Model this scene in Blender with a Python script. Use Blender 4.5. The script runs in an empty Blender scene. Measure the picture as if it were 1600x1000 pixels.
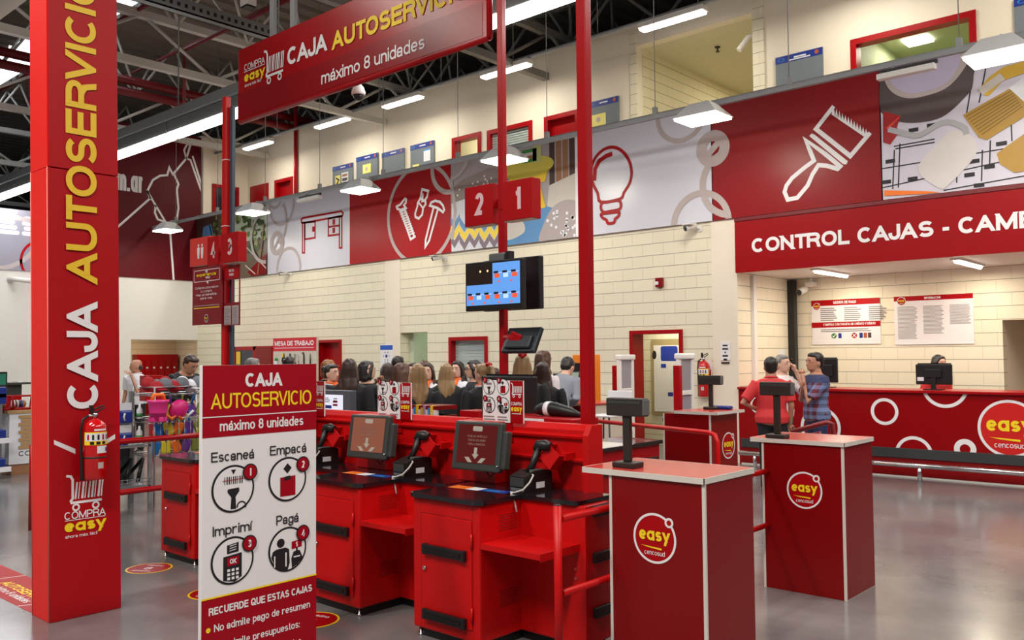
import bpy, bmesh, math, random
from mathutils import Vector as V, Matrix as M4
from mathutils.geometry import tessellate_polygon
random.seed(7)
SC = bpy.context.scene
COL = SC.collection
PI = math.pi

# ------------------------------------------------------------------ camera
EYE = V((0, 0, 1.62)); FPX = 1367.0
_yaw, _roll, _pitch = math.radians(41.8), .0085, math.atan(55 / 1367)
FW = V((-math.sin(_yaw) * math.cos(_pitch), math.cos(_yaw) * math.cos(_pitch), math.sin(_pitch)))
_r0 = V((math.cos(_yaw), math.sin(_yaw), 0)); _u0 = _r0.cross(FW)
RT = _r0 * math.cos(_roll) - _u0 * math.sin(_roll)
UP = _r0 * math.sin(_roll) + _u0 * math.cos(_roll)
cam = bpy.data.cameras.new('camera'); cam.lens = FPX / 1600 * 36; cam.sensor_width = 36
cam.clip_start = .05; cam.clip_end = 200
co = bpy.data.objects.new('camera', cam); COL.objects.link(co)
co.matrix_world = M4(((RT.x, UP.x, -FW.x, EYE.x), (RT.y, UP.y, -FW.y, EYE.y), (RT.z, UP.z, -FW.z, EYE.z), (0, 0, 0, 1)))
SC.camera = co

def _ray(x, y): return FW * FPX + RT * (x - 800) - UP * (y - 500)
def onY(x, y, Y):
    d = _ray(x, y); return EYE + d * (Y / d.y)
def onX(x, y, X):
    d = _ray(x, y); return EYE + d * (X / d.x)
def onZ(x, y, z):
    d = _ray(x, y); return EYE + d * ((z - EYE.z) / d.z)
def atD(x, y, D): return EYE + _ray(x, y) * (D / FPX)

# ------------------------------------------------------------------ world, exposure, store lighting
w = bpy.data.worlds.new('world'); SC.world = w; w.use_nodes = True
w.node_tree.nodes['Background'].inputs[0].default_value = (.93, .96, 1, 1)
w.node_tree.nodes['Background'].inputs[1].default_value = .16
vs = SC.view_settings
vs.view_transform = 'Standard'; vs.look = 'None'; vs.gamma = 1; vs.use_curve_mapping = False
vs.exposure = 0.0

def area(name, loc, sx, sy, power, col=(1, .95, .86), rot=(0, 0, 0)):
    l = bpy.data.lights.new(name, 'AREA'); l.shape = 'RECTANGLE'; l.size = sx; l.size_y = sy
    l.energy = power; l.color = col
    o = bpy.data.objects.new(name, l); COL.objects.link(o); o.location = loc; o.rotation_euler = rot
    return o
# high bay rows over the sales floor, above and behind the camera
for i, (x, y) in enumerate(((-1, -2.5), (4, 3), (-6, -2.5), (2.5, 8), (-12, -1))):
    area('high_bay_light', (x, y, 8.2), .5, 4.0, (680, 380, 480, 380, 300)[i])

# ------------------------------------------------------------------ materials
def lin(c):
    c /= 255
    return c / 12.92 if c <= .04045 else ((c + .055) / 1.055) ** 2.4
def rgb(r, g, b): return (lin(r), lin(g), lin(b), 1)
MATS = {}
def mat(name, c, rough=.5, metal=0, emit=0, var=.06, scale=6, bump=0, coat=0, spec=.5):
    if name in MATS: return MATS[name]
    m = bpy.data.materials.new(name); m.use_nodes = True; MATS[name] = m
    nt = m.node_tree; b = nt.nodes['Principled BSDF']
    col = rgb(*c)
    b.inputs['Roughness'].default_value = rough; b.inputs['Metallic'].default_value = metal
    b.inputs['Specular IOR Level'].default_value = spec
    if coat: b.inputs['Coat Weight'].default_value = coat; b.inputs['Coat Roughness'].default_value = .08
    if emit:
        b.inputs['Base Color'].default_value = col
        b.inputs['Emission Color'].default_value = col; b.inputs['Emission Strength'].default_value = emit
        return m
    tc = nt.nodes.new('ShaderNodeTexCoord'); n = nt.nodes.new('ShaderNodeTexNoise')
    n.inputs['Scale'].default_value = scale; n.inputs['Detail'].default_value = 3
    nt.links.new(tc.outputs['Object'], n.inputs['Vector'])
    mx = nt.nodes.new('ShaderNodeMix'); mx.data_type = 'RGBA'
    mx.inputs[6].default_value = tuple(v * (1 - var) for v in col[:3]) + (1,)
    mx.inputs[7].default_value = tuple(min(1, v * (1 + var)) for v in col[:3]) + (1,)
    nt.links.new(n.outputs['Fac'], mx.inputs[0]); nt.links.new(mx.outputs[2], b.inputs['Base Color'])
    if bump:
        bp = nt.nodes.new('ShaderNodeBump'); bp.inputs['Strength'].default_value = bump; bp.inputs['Distance'].default_value = .01
        n2 = nt.nodes.new('ShaderNodeTexNoise'); n2.inputs['Scale'].default_value = scale * 8
        nt.links.new(tc.outputs['Object'], n2.inputs['Vector'])
        nt.links.new(n2.outputs['Fac'], bp.inputs['Height']); nt.links.new(bp.outputs['Normal'], b.inputs['Normal'])
    return m

def block_mat(name, axis, c, mortar, bw=.39, bh=.188):
    m = bpy.data.materials.new(name); m.use_nodes = True; nt = m.node_tree; b = nt.nodes['Principled BSDF']
    tc = nt.nodes.new('ShaderNodeTexCoord'); sp = nt.nodes.new('ShaderNodeSeparateXYZ'); cb = nt.nodes.new('ShaderNodeCombineXYZ')
    nt.links.new(tc.outputs['Object'], sp.inputs[0])
    nt.links.new(sp.outputs[axis], cb.inputs[0]); nt.links.new(sp.outputs[2], cb.inputs[1])
    br = nt.nodes.new('ShaderNodeTexBrick'); nt.links.new(cb.outputs[0], br.inputs['Vector'])
    br.inputs['Scale'].default_value = 1; br.inputs['Brick Width'].default_value = bw; br.inputs['Row Height'].default_value = bh
    br.inputs['Mortar Size'].default_value = .005; br.inputs['Mortar Smooth'].default_value = .3; br.inputs['Bias'].default_value = 0
    br.inputs['Color1'].default_value = rgb(*c); br.inputs['Color2'].default_value = rgb(*[v - 3 for v in c]); br.inputs['Mortar'].default_value = rgb(*[c[i] * .7 + mortar[i] * .3 for i in range(3)])
    dv = nt.nodes.new('ShaderNodeMath'); dv.operation = 'DIVIDE'; dv.inputs[1].default_value = bh; nt.links.new(sp.outputs[2], dv.inputs[0])
    fr = nt.nodes.new('ShaderNodeMath'); fr.operation = 'FRACT'; nt.links.new(dv.outputs[0], fr.inputs[0])
    pp = nt.nodes.new('ShaderNodeMath'); pp.operation = 'PINGPONG'; pp.inputs[1].default_value = .5; nt.links.new(fr.outputs[0], pp.inputs[0])
    lt = nt.nodes.new('ShaderNodeMath'); lt.operation = 'LESS_THAN'; lt.inputs[1].default_value = .026; nt.links.new(pp.outputs[0], lt.inputs[0])
    mx = nt.nodes.new('ShaderNodeMix'); mx.data_type = 'RGBA'; nt.links.new(lt.outputs[0], mx.inputs[0]); nt.links.new(br.outputs['Color'], mx.inputs[6]); mx.inputs[7].default_value = rgb(*[v * .93 for v in mortar])
    nt.links.new(mx.outputs[2], b.inputs['Base Color'])
    bp = nt.nodes.new('ShaderNodeBump'); bp.inputs['Strength'].default_value = .6; bp.inputs['Distance'].default_value = .012; bp.invert = True
    nt.links.new(br.outputs['Fac'], bp.inputs['Height']); nt.links.new(bp.outputs['Normal'], b.inputs['Normal'])
    b.inputs['Roughness'].default_value = .62
    return m

RED = mat('red_powder_coat', (196, 12, 14), .36, var=.05, scale=3, spec=.3)
RED_D = mat('dark_red_laminate', (128, 4, 8), .3, var=.04, spec=.35)
RED_S = mat('red_sign_vinyl', (168, 4, 14), .42, var=.03, spec=.2)
RED_P = mat('red_paint_gloss', (162, 4, 14), .3, var=.04, spec=.3)
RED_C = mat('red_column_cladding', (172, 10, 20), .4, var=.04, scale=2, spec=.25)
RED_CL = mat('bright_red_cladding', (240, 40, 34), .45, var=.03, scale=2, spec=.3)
MAROON = mat('maroon_banner', (96, 4, 20), .5, var=.04, spec=.25)
PINKTOP = mat('red_laminate_worktop', (190, 60, 55), .22, var=.05)
WHITE = mat('white_print', (236, 232, 234), .45, var=.02)
LILAC = mat('white_panel_vinyl', (214, 212, 224), .3, var=.02)
YEL = mat('yellow_print', (250, 215, 30), .45, var=.02)
GOLD = mat('gold_print', (232, 190, 40), .45, var=.02)
TAUPE = mat('taupe_print', (186, 172, 170), .45, var=.02)
BLK = mat('black_plastic', (22, 21, 22), .42)
INK = mat('black_print', (24, 20, 26), .5)
BRON = mat('brown_black_plastic', (44, 38, 34), .45)
GREYP = mat('grey_plastic', (96, 98, 98), .45)
DGREY = mat('dark_grey_plastic', (58, 60, 58), .4)
STEEL = mat('brushed_steel', (190, 190, 192), .28, 1)
GALV = mat('galvanised_steel', (142, 144, 146), .45, .25)
CREAM = mat('cream_paint', (236, 224, 206), .6, var=.02, scale=2)
OFFW = mat('off_white_paint', (228, 224, 218), .6, var=.02)
TRIMW = mat('white_edge_strip', (214, 208, 200), .45)
BLACKTOP = mat('black_worktop', (26, 25, 30), .12, var=.15, scale=60, coat=.3)
TRUSSW = mat('white_truss_paint', (208, 204, 196), .5)
PIPE = mat('dark_red_pipe', (120, 10, 18), .4)
TUBE = mat('lit_tube', (255, 252, 244), emit=9)
DIFF = mat('lit_diffuser', (255, 250, 238), emit=7)
GLASS = mat('pale_window_glass', (176, 188, 186), .12, var=.03)
CHROME = mat('chrome', (225, 226, 230), .12, 1)
BLUE = mat('blue_print', (22, 48, 140), .45)
GREYB = mat('grey_board', (112, 120, 128), .5)
YPAPER = mat('yellow_paper', (240, 226, 130), .6)
ORANGE = mat('orange_print', (240, 120, 30), .5)
LBLUE = mat('light_blue_print', (60, 150, 220), .5)
GREEN = mat('green_print', (50, 130, 60), .5)
PALEG = mat('pale_green_paint', (190, 202, 178), .6)
PAPER = mat('white_paper', (226, 226, 232), .6)
GREEK = mat('grey_small_print', (138, 134, 140), .6)

# ------------------------------------------------------------------ mesh helpers
OFF = {}
class MB:
    def __init__(s): s.bm = bmesh.new(); s.mats = []; s.i = 0
    def use(s, m):
        if m not in s.mats: s.mats.append(m)
        s.i = s.mats.index(m); return s
    def _tag(s, faces):
        for f in faces: f.material_index = s.i
    def face(s, pts):
        f = s.bm.faces.new([s.bm.verts.new(p) for p in pts]); f.material_index = s.i; return f
    def box(s, a, b, bev=0, T=None):
        x0, x1 = sorted((a[0], b[0])); y0, y1 = sorted((a[1], b[1])); z0, z1 = sorted((a[2], b[2]))
        v = [s.bm.verts.new(p) for p in ((x0, y0, z0), (x1, y0, z0), (x1, y1, z0), (x0, y1, z0), (x0, y0, z1), (x1, y0, z1), (x1, y1, z1), (x0, y1, z1))]
        fs = [s.bm.faces.new([v[k] for k in q]) for q in ((0, 3, 2, 1), (4, 5, 6, 7), (0, 1, 5, 4), (1, 2, 6, 5), (2, 3, 7, 6), (3, 0, 4, 7))]
        s._tag(fs)
        if bev:
            es = list({e for f in fs for e in f.edges})
            r = bmesh.ops.bevel(s.bm, geom=es, offset=bev, segments=2, affect='EDGES', profile=.5, material=s.i)
            v = list({q for f in r['faces'] for q in f.verts} | {q for q in v if q.is_valid})
        if T is not None:
            bmesh.ops.transform(s.bm, matrix=T, verts=[q for q in v if q.is_valid])
        return s
    def frustum(s, bot, top, z0, z1, cx=0, cy=0):
        p = [(-1, -1), (1, -1), (1, 1), (-1, 1)]
        a = [s.bm.verts.new((cx + bot[0] / 2 * q[0], cy + bot[1] / 2 * q[1], z0)) for q in p]
        b = [s.bm.verts.new((cx + top[0] / 2 * q[0], cy + top[1] / 2 * q[1], z1)) for q in p]
        fs = [s.bm.faces.new((a[k], a[(k + 1) % 4], b[(k + 1) % 4], b[k])) for k in range(4)]
        fs += [s.bm.faces.new(a[::-1]), s.bm.faces.new(b)]
        s._tag(fs); return s
    def tube(s, pts, r, seg=10, cap=True):
        pts = [V(p) for p in pts]; n = len(pts)
        rs = r if isinstance(r, (list, tuple)) else [r] * n
        rings = []; up = None
        for i, p in enumerate(pts):
            d = (pts[min(i + 1, n - 1)] - pts[max(i - 1, 0)]).normalized()
            if up is None:
                up = d.orthogonal().normalized()
            up = (up - d * up.dot(d))
            up = up.normalized() if up.length > 1e-6 else d.orthogonal().normalized()
            sd = d.cross(up)
            rings.append([s.bm.verts.new(p + (up * math.cos(2 * PI * k / seg) + sd * math.sin(2 * PI * k / seg)) * rs[i]) for k in range(seg)])
        fs = []
        for a, b in zip(rings, rings[1:]):
            for k in range(seg):
                fs.append(s.bm.faces.new((a[k], a[(k + 1) % seg], b[(k + 1) % seg], b[k])))
        for f in fs: f.smooth = True
        if cap:
            fs.append(s.bm.faces.new(rings[0][::-1])); fs.append(s.bm.faces.new(rings[-1]))
        s._tag(fs); return s
    def loft(s, secs, seg=16):
        """secs: (cx,cy,z,rx,ry) elliptical sections"""
        rings = [[s.bm.verts.new((c[0] + c[3] * math.cos(2 * PI * k / seg), c[1] + c[4] * math.sin(2 * PI * k / seg), c[2])) for k in range(seg)] for c in secs]
        fs = []
        for a, b in zip(rings, rings[1:]):
            for k in range(seg): fs.append(s.bm.faces.new((a[k], a[(k + 1) % seg], b[(k + 1) % seg], b[k])))
        for f in fs: f.smooth = True
        fs.append(s.bm.faces.new(rings[0][::-1])); fs.append(s.bm.faces.new(rings[-1]))
        s._tag(fs); return s
    def lathe(s, prof, c, seg=20):
        return s.loft([(c[0], c[1], c[2] + z, max(r, .0005), max(r, .0005)) for r, z in prof], seg)
    def ball(s, c, r, T=None, seg=14):
        r = r if isinstance(r, (tuple, list)) else (r, r, r)
        n = 8
        secs = [(0, 0, -math.cos(PI * i / n) * r[2], max(.0008, math.sin(PI * i / n) * r[0]), max(.0008, math.sin(PI * i / n) * r[1])) for i in range(n + 1)]
        k0 = len(s.bm.verts); s.bm.verts.ensure_lookup_table()
        s.loft(secs, seg); s.bm.verts.ensure_lookup_table()
        vs_ = s.bm.verts[k0:]
        m = M4.Translation(V(c)) @ (T if T is not None else M4.Identity(4))
        bmesh.ops.transform(s.bm, matrix=m, verts=vs_); return s
    def prism(s, poly, d0, d1, ax='z'):
        """extrude a 2-D polygon; ax is the extrusion axis"""
        def P(a, b, d): return {'z': (a, b, d), 'y': (a, d, b), 'x': (d, a, b)}[ax]
        a = [s.bm.verts.new(P(*p, d0)) for p in poly]; b = [s.bm.verts.new(P(*p, d1)) for p in poly]
        n = len(poly)
        fs = [s.bm.faces.new((a[k], a[(k + 1) % n], b[(k + 1) % n], b[k])) for k in range(n)] + [s.bm.faces.new(a[::-1]), s.bm.faces.new(b)]
        s._tag(fs); return s
    def move(s, T, k0=0):
        s.bm.verts.ensure_lookup_table(); bmesh.ops.transform(s.bm, matrix=T, verts=s.bm.verts[k0:]); return s
    def build(s, name, parent=None, label=None, normals=True):
        if normals: bmesh.ops.recalc_face_normals(s.bm, faces=s.bm.faces)
        off = OFF.get(parent.name, V((0, 0, 0))) if parent else V((0, 0, 0))
        if parent and off.length: bmesh.ops.translate(s.bm, vec=-off, verts=s.bm.verts)
        me = bpy.data.meshes.new(name); s.bm.to_mesh(me); s.bm.free()
        for m in s.mats: me.materials.append(m)
        o = bpy.data.objects.new(name, me); COL.objects.link(o)
        if parent: o.parent = parent; OFF[o.name] = off
        if label: o['label'] = label
        return o

def B(name, m, a, b, parent=None, bev=0, label=None):
    k = MB().use(m); k.box(a, b, bev); return k.build(name, parent, label)
def T(name, m, pts, r, parent=None, seg=10, label=None):
    k = MB().use(m); k.tube(pts, r, seg); return k.build(name, parent, label)
def thing(name, label, cat, loc=(0, 0, 0), group=None):
    o = bpy.data.objects.new(name, None); COL.objects.link(o); o.location = loc; o.empty_display_size = .1
    o['label'] = label; o['category'] = cat; OFF[o.name] = V(loc)
    if group: o['group'] = group
    return o
def tag(o, label, cat, group=None):
    o['label'] = label; o['category'] = cat
    if group: o['group'] = group
    return o
def struct(o):
    o['kind'] = 'structure'; return o
def dup(root, loc, label, group=None, rotz=None):
    r = root.copy(); COL.objects.link(r); r.location = loc; r['label'] = label; OFF[r.name] = V(loc)
    if rotz is not None: r.rotation_euler = (0, 0, rotz)
    if group: r['group'] = group
    for ch in list(root.children):
        c = ch.copy(); COL.objects.link(c); c.parent = r
        for g in list(ch.children):
            d = g.copy(); COL.objects.link(d); d.parent = c
    return r
def R(deg, ax='Z'): return M4.Rotation(math.radians(deg), 4, ax)
def rrect(x0, y0, x1, y1, r, n=5):
    out = []
    for cx, cy, a0 in ((x1 - r, y0 + r, -90), (x1 - r, y1 - r, 0), (x0 + r, y1 - r, 90), (x0 + r, y0 + r, 180)):
        for k in range(n + 1):
            a = math.radians(a0 + 90 * k / n); out.append((cx + r * math.cos(a), cy + r * math.sin(a)))
    return out

# ------------------------------------------------------------------ flat graphics and lettering on a plane
def El(cx, cy, rx, ry, a0, a1, n=18, p=2.12):
    out = []
    for i in range(n + 1):
        a = math.radians(a0 + (a1 - a0) * i / n); c, q = math.cos(a), math.sin(a)
        out.append((cx + rx * math.copysign(abs(c) ** (2 / p), c), cy + ry * math.copysign(abs(q) ** (2 / p), q)))
    return out
_O = El(.5, .5, .5, .5, 0, 360, 32); _S = El(.5, .745, .46, .255, 25, 250, 14) + El(.5, .255, .5, .255, 70, -155, 14)
# letters drawn as strokes in a unit box: (relative width, strokes); a stroke with flag 1 has square ends
GL = {
 'A': (.74, [([(0, 0), (.5, 1), (1, 0)], 1), ([(.2, .3), (.8, .3)], 0)]), 'B': (.68, [([(0, 0), (0, 1)], 1), ([(0, 1), (.55, 1)] + El(.55, .765, .38, .235, 90, -90, 10) + [(0, .53)], 0), ([(0, .53), (.55, .53)] + El(.55, .265, .45, .265, 90, -90, 10) + [(0, 0)], 0)]),
 'C': (.72, [(El(.5, .5, .5, .5, 46, 314, 24), 0)]), 'D': (.72, [([(0, 0), (0, 1)], 1), ([(0, 1), (.4, 1)] + El(.4, .5, .6, .5, 90, -90, 16) + [(0, 0)], 0)]), 'E': (.62, [([(1, 1), (0, 1), (0, 0), (1, 0)], 1), ([(0, .53), (.92, .53)], 1)]),
 'F': (.58, [([(1, 1), (0, 1), (0, 0)], 1), ([(0, .5), (.85, .5)], 1)]), 'G': (.74, [(El(.5, .5, .5, .5, 46, 330, 24), 0), ([(1, 0), (1, .45), (.6, .45)], 1)]), 'H': (.7, [([(0, 0), (0, 1)], 1), ([(1, 0), (1, 1)], 1), ([(0, .52), (1, .52)], 0)]),
 'I': (0, [([(.5, 0), (.5, 1)], 1)]), 'J': (.54, [([(1, 1.0), (1, .3)] + El(.5, .3, .5, .3, 0, -180, 14), 1)]), 'K': (.7, [([(0, 0), (0, 1)], 1), ([(1, 1), (0, .36)], 1), ([(.36, .6), (1, 0)], 1)]), 'L': (.56, [([(0, 1), (0, 0), (1, 0)], 1)]),
 'M': (.84, [([(0, 0), (0, 1)], 1), ([(1, 0), (1, 1)], 1), ([(.02, 1), (.5, .02), (.98, 1)], 1)]), 'N': (.7, [([(0, 0), (0, 1)], 1), ([(1, 0), (1, 1)], 1), ([(0, 1), (1, 0)], 1)]), 'O': (.77, [(_O, 2)]),
 'P': (.64, [([(0, 0), (0, 1)], 1), ([(0, 1), (.55, 1)] + El(.55, .72, .45, .28, 90, -90, 12) + [(0, .44)], 0)]), 'Q': (.77, [(_O, 2), ([(.6, .28), (.98, 0)], 1)]), 'R': (.7, [([(0, 0), (0, 1)], 1), ([(0, 1), (.58, 1)] + El(.58, .75, .40, .25, 90, -90, 12) + [(0, .5)], 0), ([(.5, .5), (.62, .48), (.86, .36), (.92, .2), (.98, 0)], 1)]),
 'S': (.66, [(_S, 0)]), 'T': (.62, [([(0, 1), (1, 1)], 1), ([(.5, 1), (.5, 0)], 1)]), 'U': (.7, [([(0, 1), (0, .36)] + El(.5, .36, .5, .36, 180, 360, 16) + [(1, 1)], 1)]), 'V': (.7, [([(0, 1), (.5, 0), (1, 1)], 1)]),
 'X': (.7, [([(0, 1), (1, 0)], 1), ([(0, 0), (1, 1)], 1)]), 'Y': (.68, [([(0, 1), (.5, .45), (1, 1)], 1), ([(.5, .45), (.5, 0)], 1)]), 'Z': (.62, [([(0, 1), (1, 1), (0, 0), (1, 0)], 1)]),
 '1': (.34, [([(1, 0), (1, 1)], 1), ([(1, .95), (.55, .79), (0, .77)], 0)]), '2': (.54, [(El(.5, .72, .5, .28, 165, -35, 14) + [(0, 0), (1, 0)], 0)]), '3': (.56, [(El(.48, .755, .44, .245, 155, -85, 12) + El(.48, .265, .52, .265, 85, -155, 12), 0)]),
 '4': (.58, [([(.76, 0), (.76, 1), (0, .27), (1, .27)], 1)]), '8': (.56, [(El(.5, .755, .43, .245, 0, 360, 24), 2), (El(.5, .265, .5, .265, 0, 360, 24), 2)]), '$': (.6, [(_S, 0), ([(.5, 1.1), (.5, -.1)], 1)]), '-': (.28, [([(0, .36), (1, .36)], 1)]),
 'a': (.52, [(El(.48, .70, .44, .30, 168, 0, 12) + [(.92, .6), (.92, .0)], 1), ([(.92, .50), (.5, .50)] + El(.40, .25, .40, .25, 90, 270, 12) + [(.6, .02), (.92, .22)], 0)]), 'b': (.55, [([(0, 0), (0, 1.4)], 1), (_O, 2)]), 'c': (.52, [(El(.5, .5, .5, .5, 45, 315, 20), 0)]), 'd': (.55, [([(1, 0), (1, 1.4)], 1), (_O, 2)]),
 'e': (.55, [(El(.5, .5, .5, .5, 0, 318, 24), 0), ([(0, .5), (1, .5)], 0)]), 'f': (.32, [([(.45, 0), (.45, 1.1), (.6, 1.4), (1, 1.4)], 1), ([(0, 1), (.95, 1)], 0)]), 'g': (.55, [(_O, 2), ([(1, 1), (1, -.1)] + El(.5, -.1, .5, .3, 0, -155, 12), 1)]), 'h': (.53, [([(0, 0), (0, 1.4)], 1), ([(0, .55)] + El(.5, .58, .5, .42, 180, 0, 14) + [(1, 0)], 1)]),
 'i': (0, [([(.5, 0), (.5, 1)], 1), ([(.5, 1.33), (.5, 1.4)], 1)]), 'l': (0, [([(.5, 0), (.5, 1.4)], 1)]), 'm': (.86, [([(0, 0), (0, 1)], 1), ([(0, .55)] + El(.25, .62, .25, .38, 180, 0, 12) + [(.5, 0)], 1), ([(.5, .55)] + El(.75, .62, .25, .38, 180, 0, 12) + [(1, 0)], 1)]), 'n': (.53, [([(0, 0), (0, 1)], 1), ([(0, .55)] + El(.5, .58, .5, .42, 180, 0, 14) + [(1, 0)], 1)]),
 'o': (.57, [(_O, 2)]), 'p': (.55, [([(0, -.4), (0, 1)], 1), (_O, 2)]), 'q': (.55, [([(1, -.4), (1, 1)], 1), (_O, 2)]), 'r': (.46, [([(0, 0), (0, 1)], 1), ([(0, .5), (.15, .8), (.45, .98), (1, 1)], 0)]), 's': (.5, [(_S, 0)]), 't': (.32, [([(.45, 1.3), (.45, .15), (.62, 0), (1, 0)], 1), ([(0, 1), (1, 1)], 0)]),
 'u': (.53, [([(0, 1), (0, .42)] + El(.5, .42, .5, .42, 180, 350, 14) + [(1, .5)], 1), ([(1, 1), (1, 0)], 1)]), 'v': (.54, [([(0, 1), (.5, 0), (1, 1)], 1)]), 'x': (.54, [([(0, 1), (1, 0)], 1), ([(0, 0), (1, 1)], 1)]), 'y': (.56, [([(0, 1), (.5, .02)], 1), ([(1, 1), (.5, .02), (.3, -.4)], 1)]), 'z': (.5, [([(0, 1), (1, 1), (0, 0), (1, 0)], 1)]),
 '\u0251': (.6, [(_O, 2), ([(1, 1), (1, 0)], 1)]), '.': (0, [([(.5, 0), (.5, .02)], 1)]), ':': (0, [([(.5, 0), (.5, .02)], 1), ([(.5, .55), (.5, .57)], 1)]),
}
ACC = {'\u00e1': 'a', '\u00ed': 'i', '\u00f3': 'o', '\u00e9': 'e', '\u00c9': 'E', '\u00cd': 'I', '\u00c1': 'A', '\u00d1': 'N', '\u00d3': 'O'}
def kern(a, b): return -.06 if (a + b) in ('CA', 'AJ', 'JA', 'TR', 'AV', 'VA', 'RV', 'TA', 'PA', 'RA', 'TO') else 0
def tw(body, t=.17):
    """natural width of a line of lettering, in cap heights"""
    W = sum(kern(a, b) for a, b in zip(body, body[1:]))
    for ch in body:
        g = ACC.get(ch, ch); W += (.26 if ch == ' ' else max(GL[g][0], t)) + .065
    return W - .065
def stroke(pts, t, closed=False):
    """mitred quads along a polyline"""
    P_ = [V((p[0], p[1])) for p in pts]; Q = [P_[0]]
    for p in P_[1:]:
        if (p - Q[-1]).length > 1e-6: Q.append(p)
    if closed and (Q[0] - Q[-1]).length < 1e-6: Q.pop()
    n = len(Q)
    if n < 2: return []
    L, Rr = [], []
    for i, p in enumerate(Q):
        d0 = (p - Q[i - 1]).normalized() if (closed or i) else (Q[1] - p).normalized()
        d1 = (Q[(i + 1) % n] - p).normalized() if (closed or i < n - 1) else d0
        nn = V((-d0.y, d0.x)) + V((-d1.y, d1.x))
        if nn.length < 1e-4: nn = V((-d0.y, d0.x))
        nn.normalize(); m = min(1 / max(nn.dot(V((-d0.y, d0.x))), .3), 2.6) * t / 2
        L.append(p + nn * m); Rr.append(p - nn * m)
    r = range(n if closed else n - 1)
    return [[tuple(Rr[i]), tuple(Rr[(i + 1) % n]), tuple(L[(i + 1) % n]), tuple(L[i])] for i in r]
def sm(pts, n=5):
    """closed smooth curve through points"""
    out = []; N = len(pts)
    for i in range(N):
        p0, p1, p2, p3 = (V(pts[(i + k) % N][:2]) for k in (-1, 0, 1, 2))
        for j in range(n):
            u = j / n; q = .5 * ((2 * p1) + (p2 - p0) * u + (2 * p0 - 5 * p1 + 4 * p2 - p3) * u * u + (3 * p1 - p0 - 3 * p2 + p3) * u ** 3); out.append(tuple(q))
    return out

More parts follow.
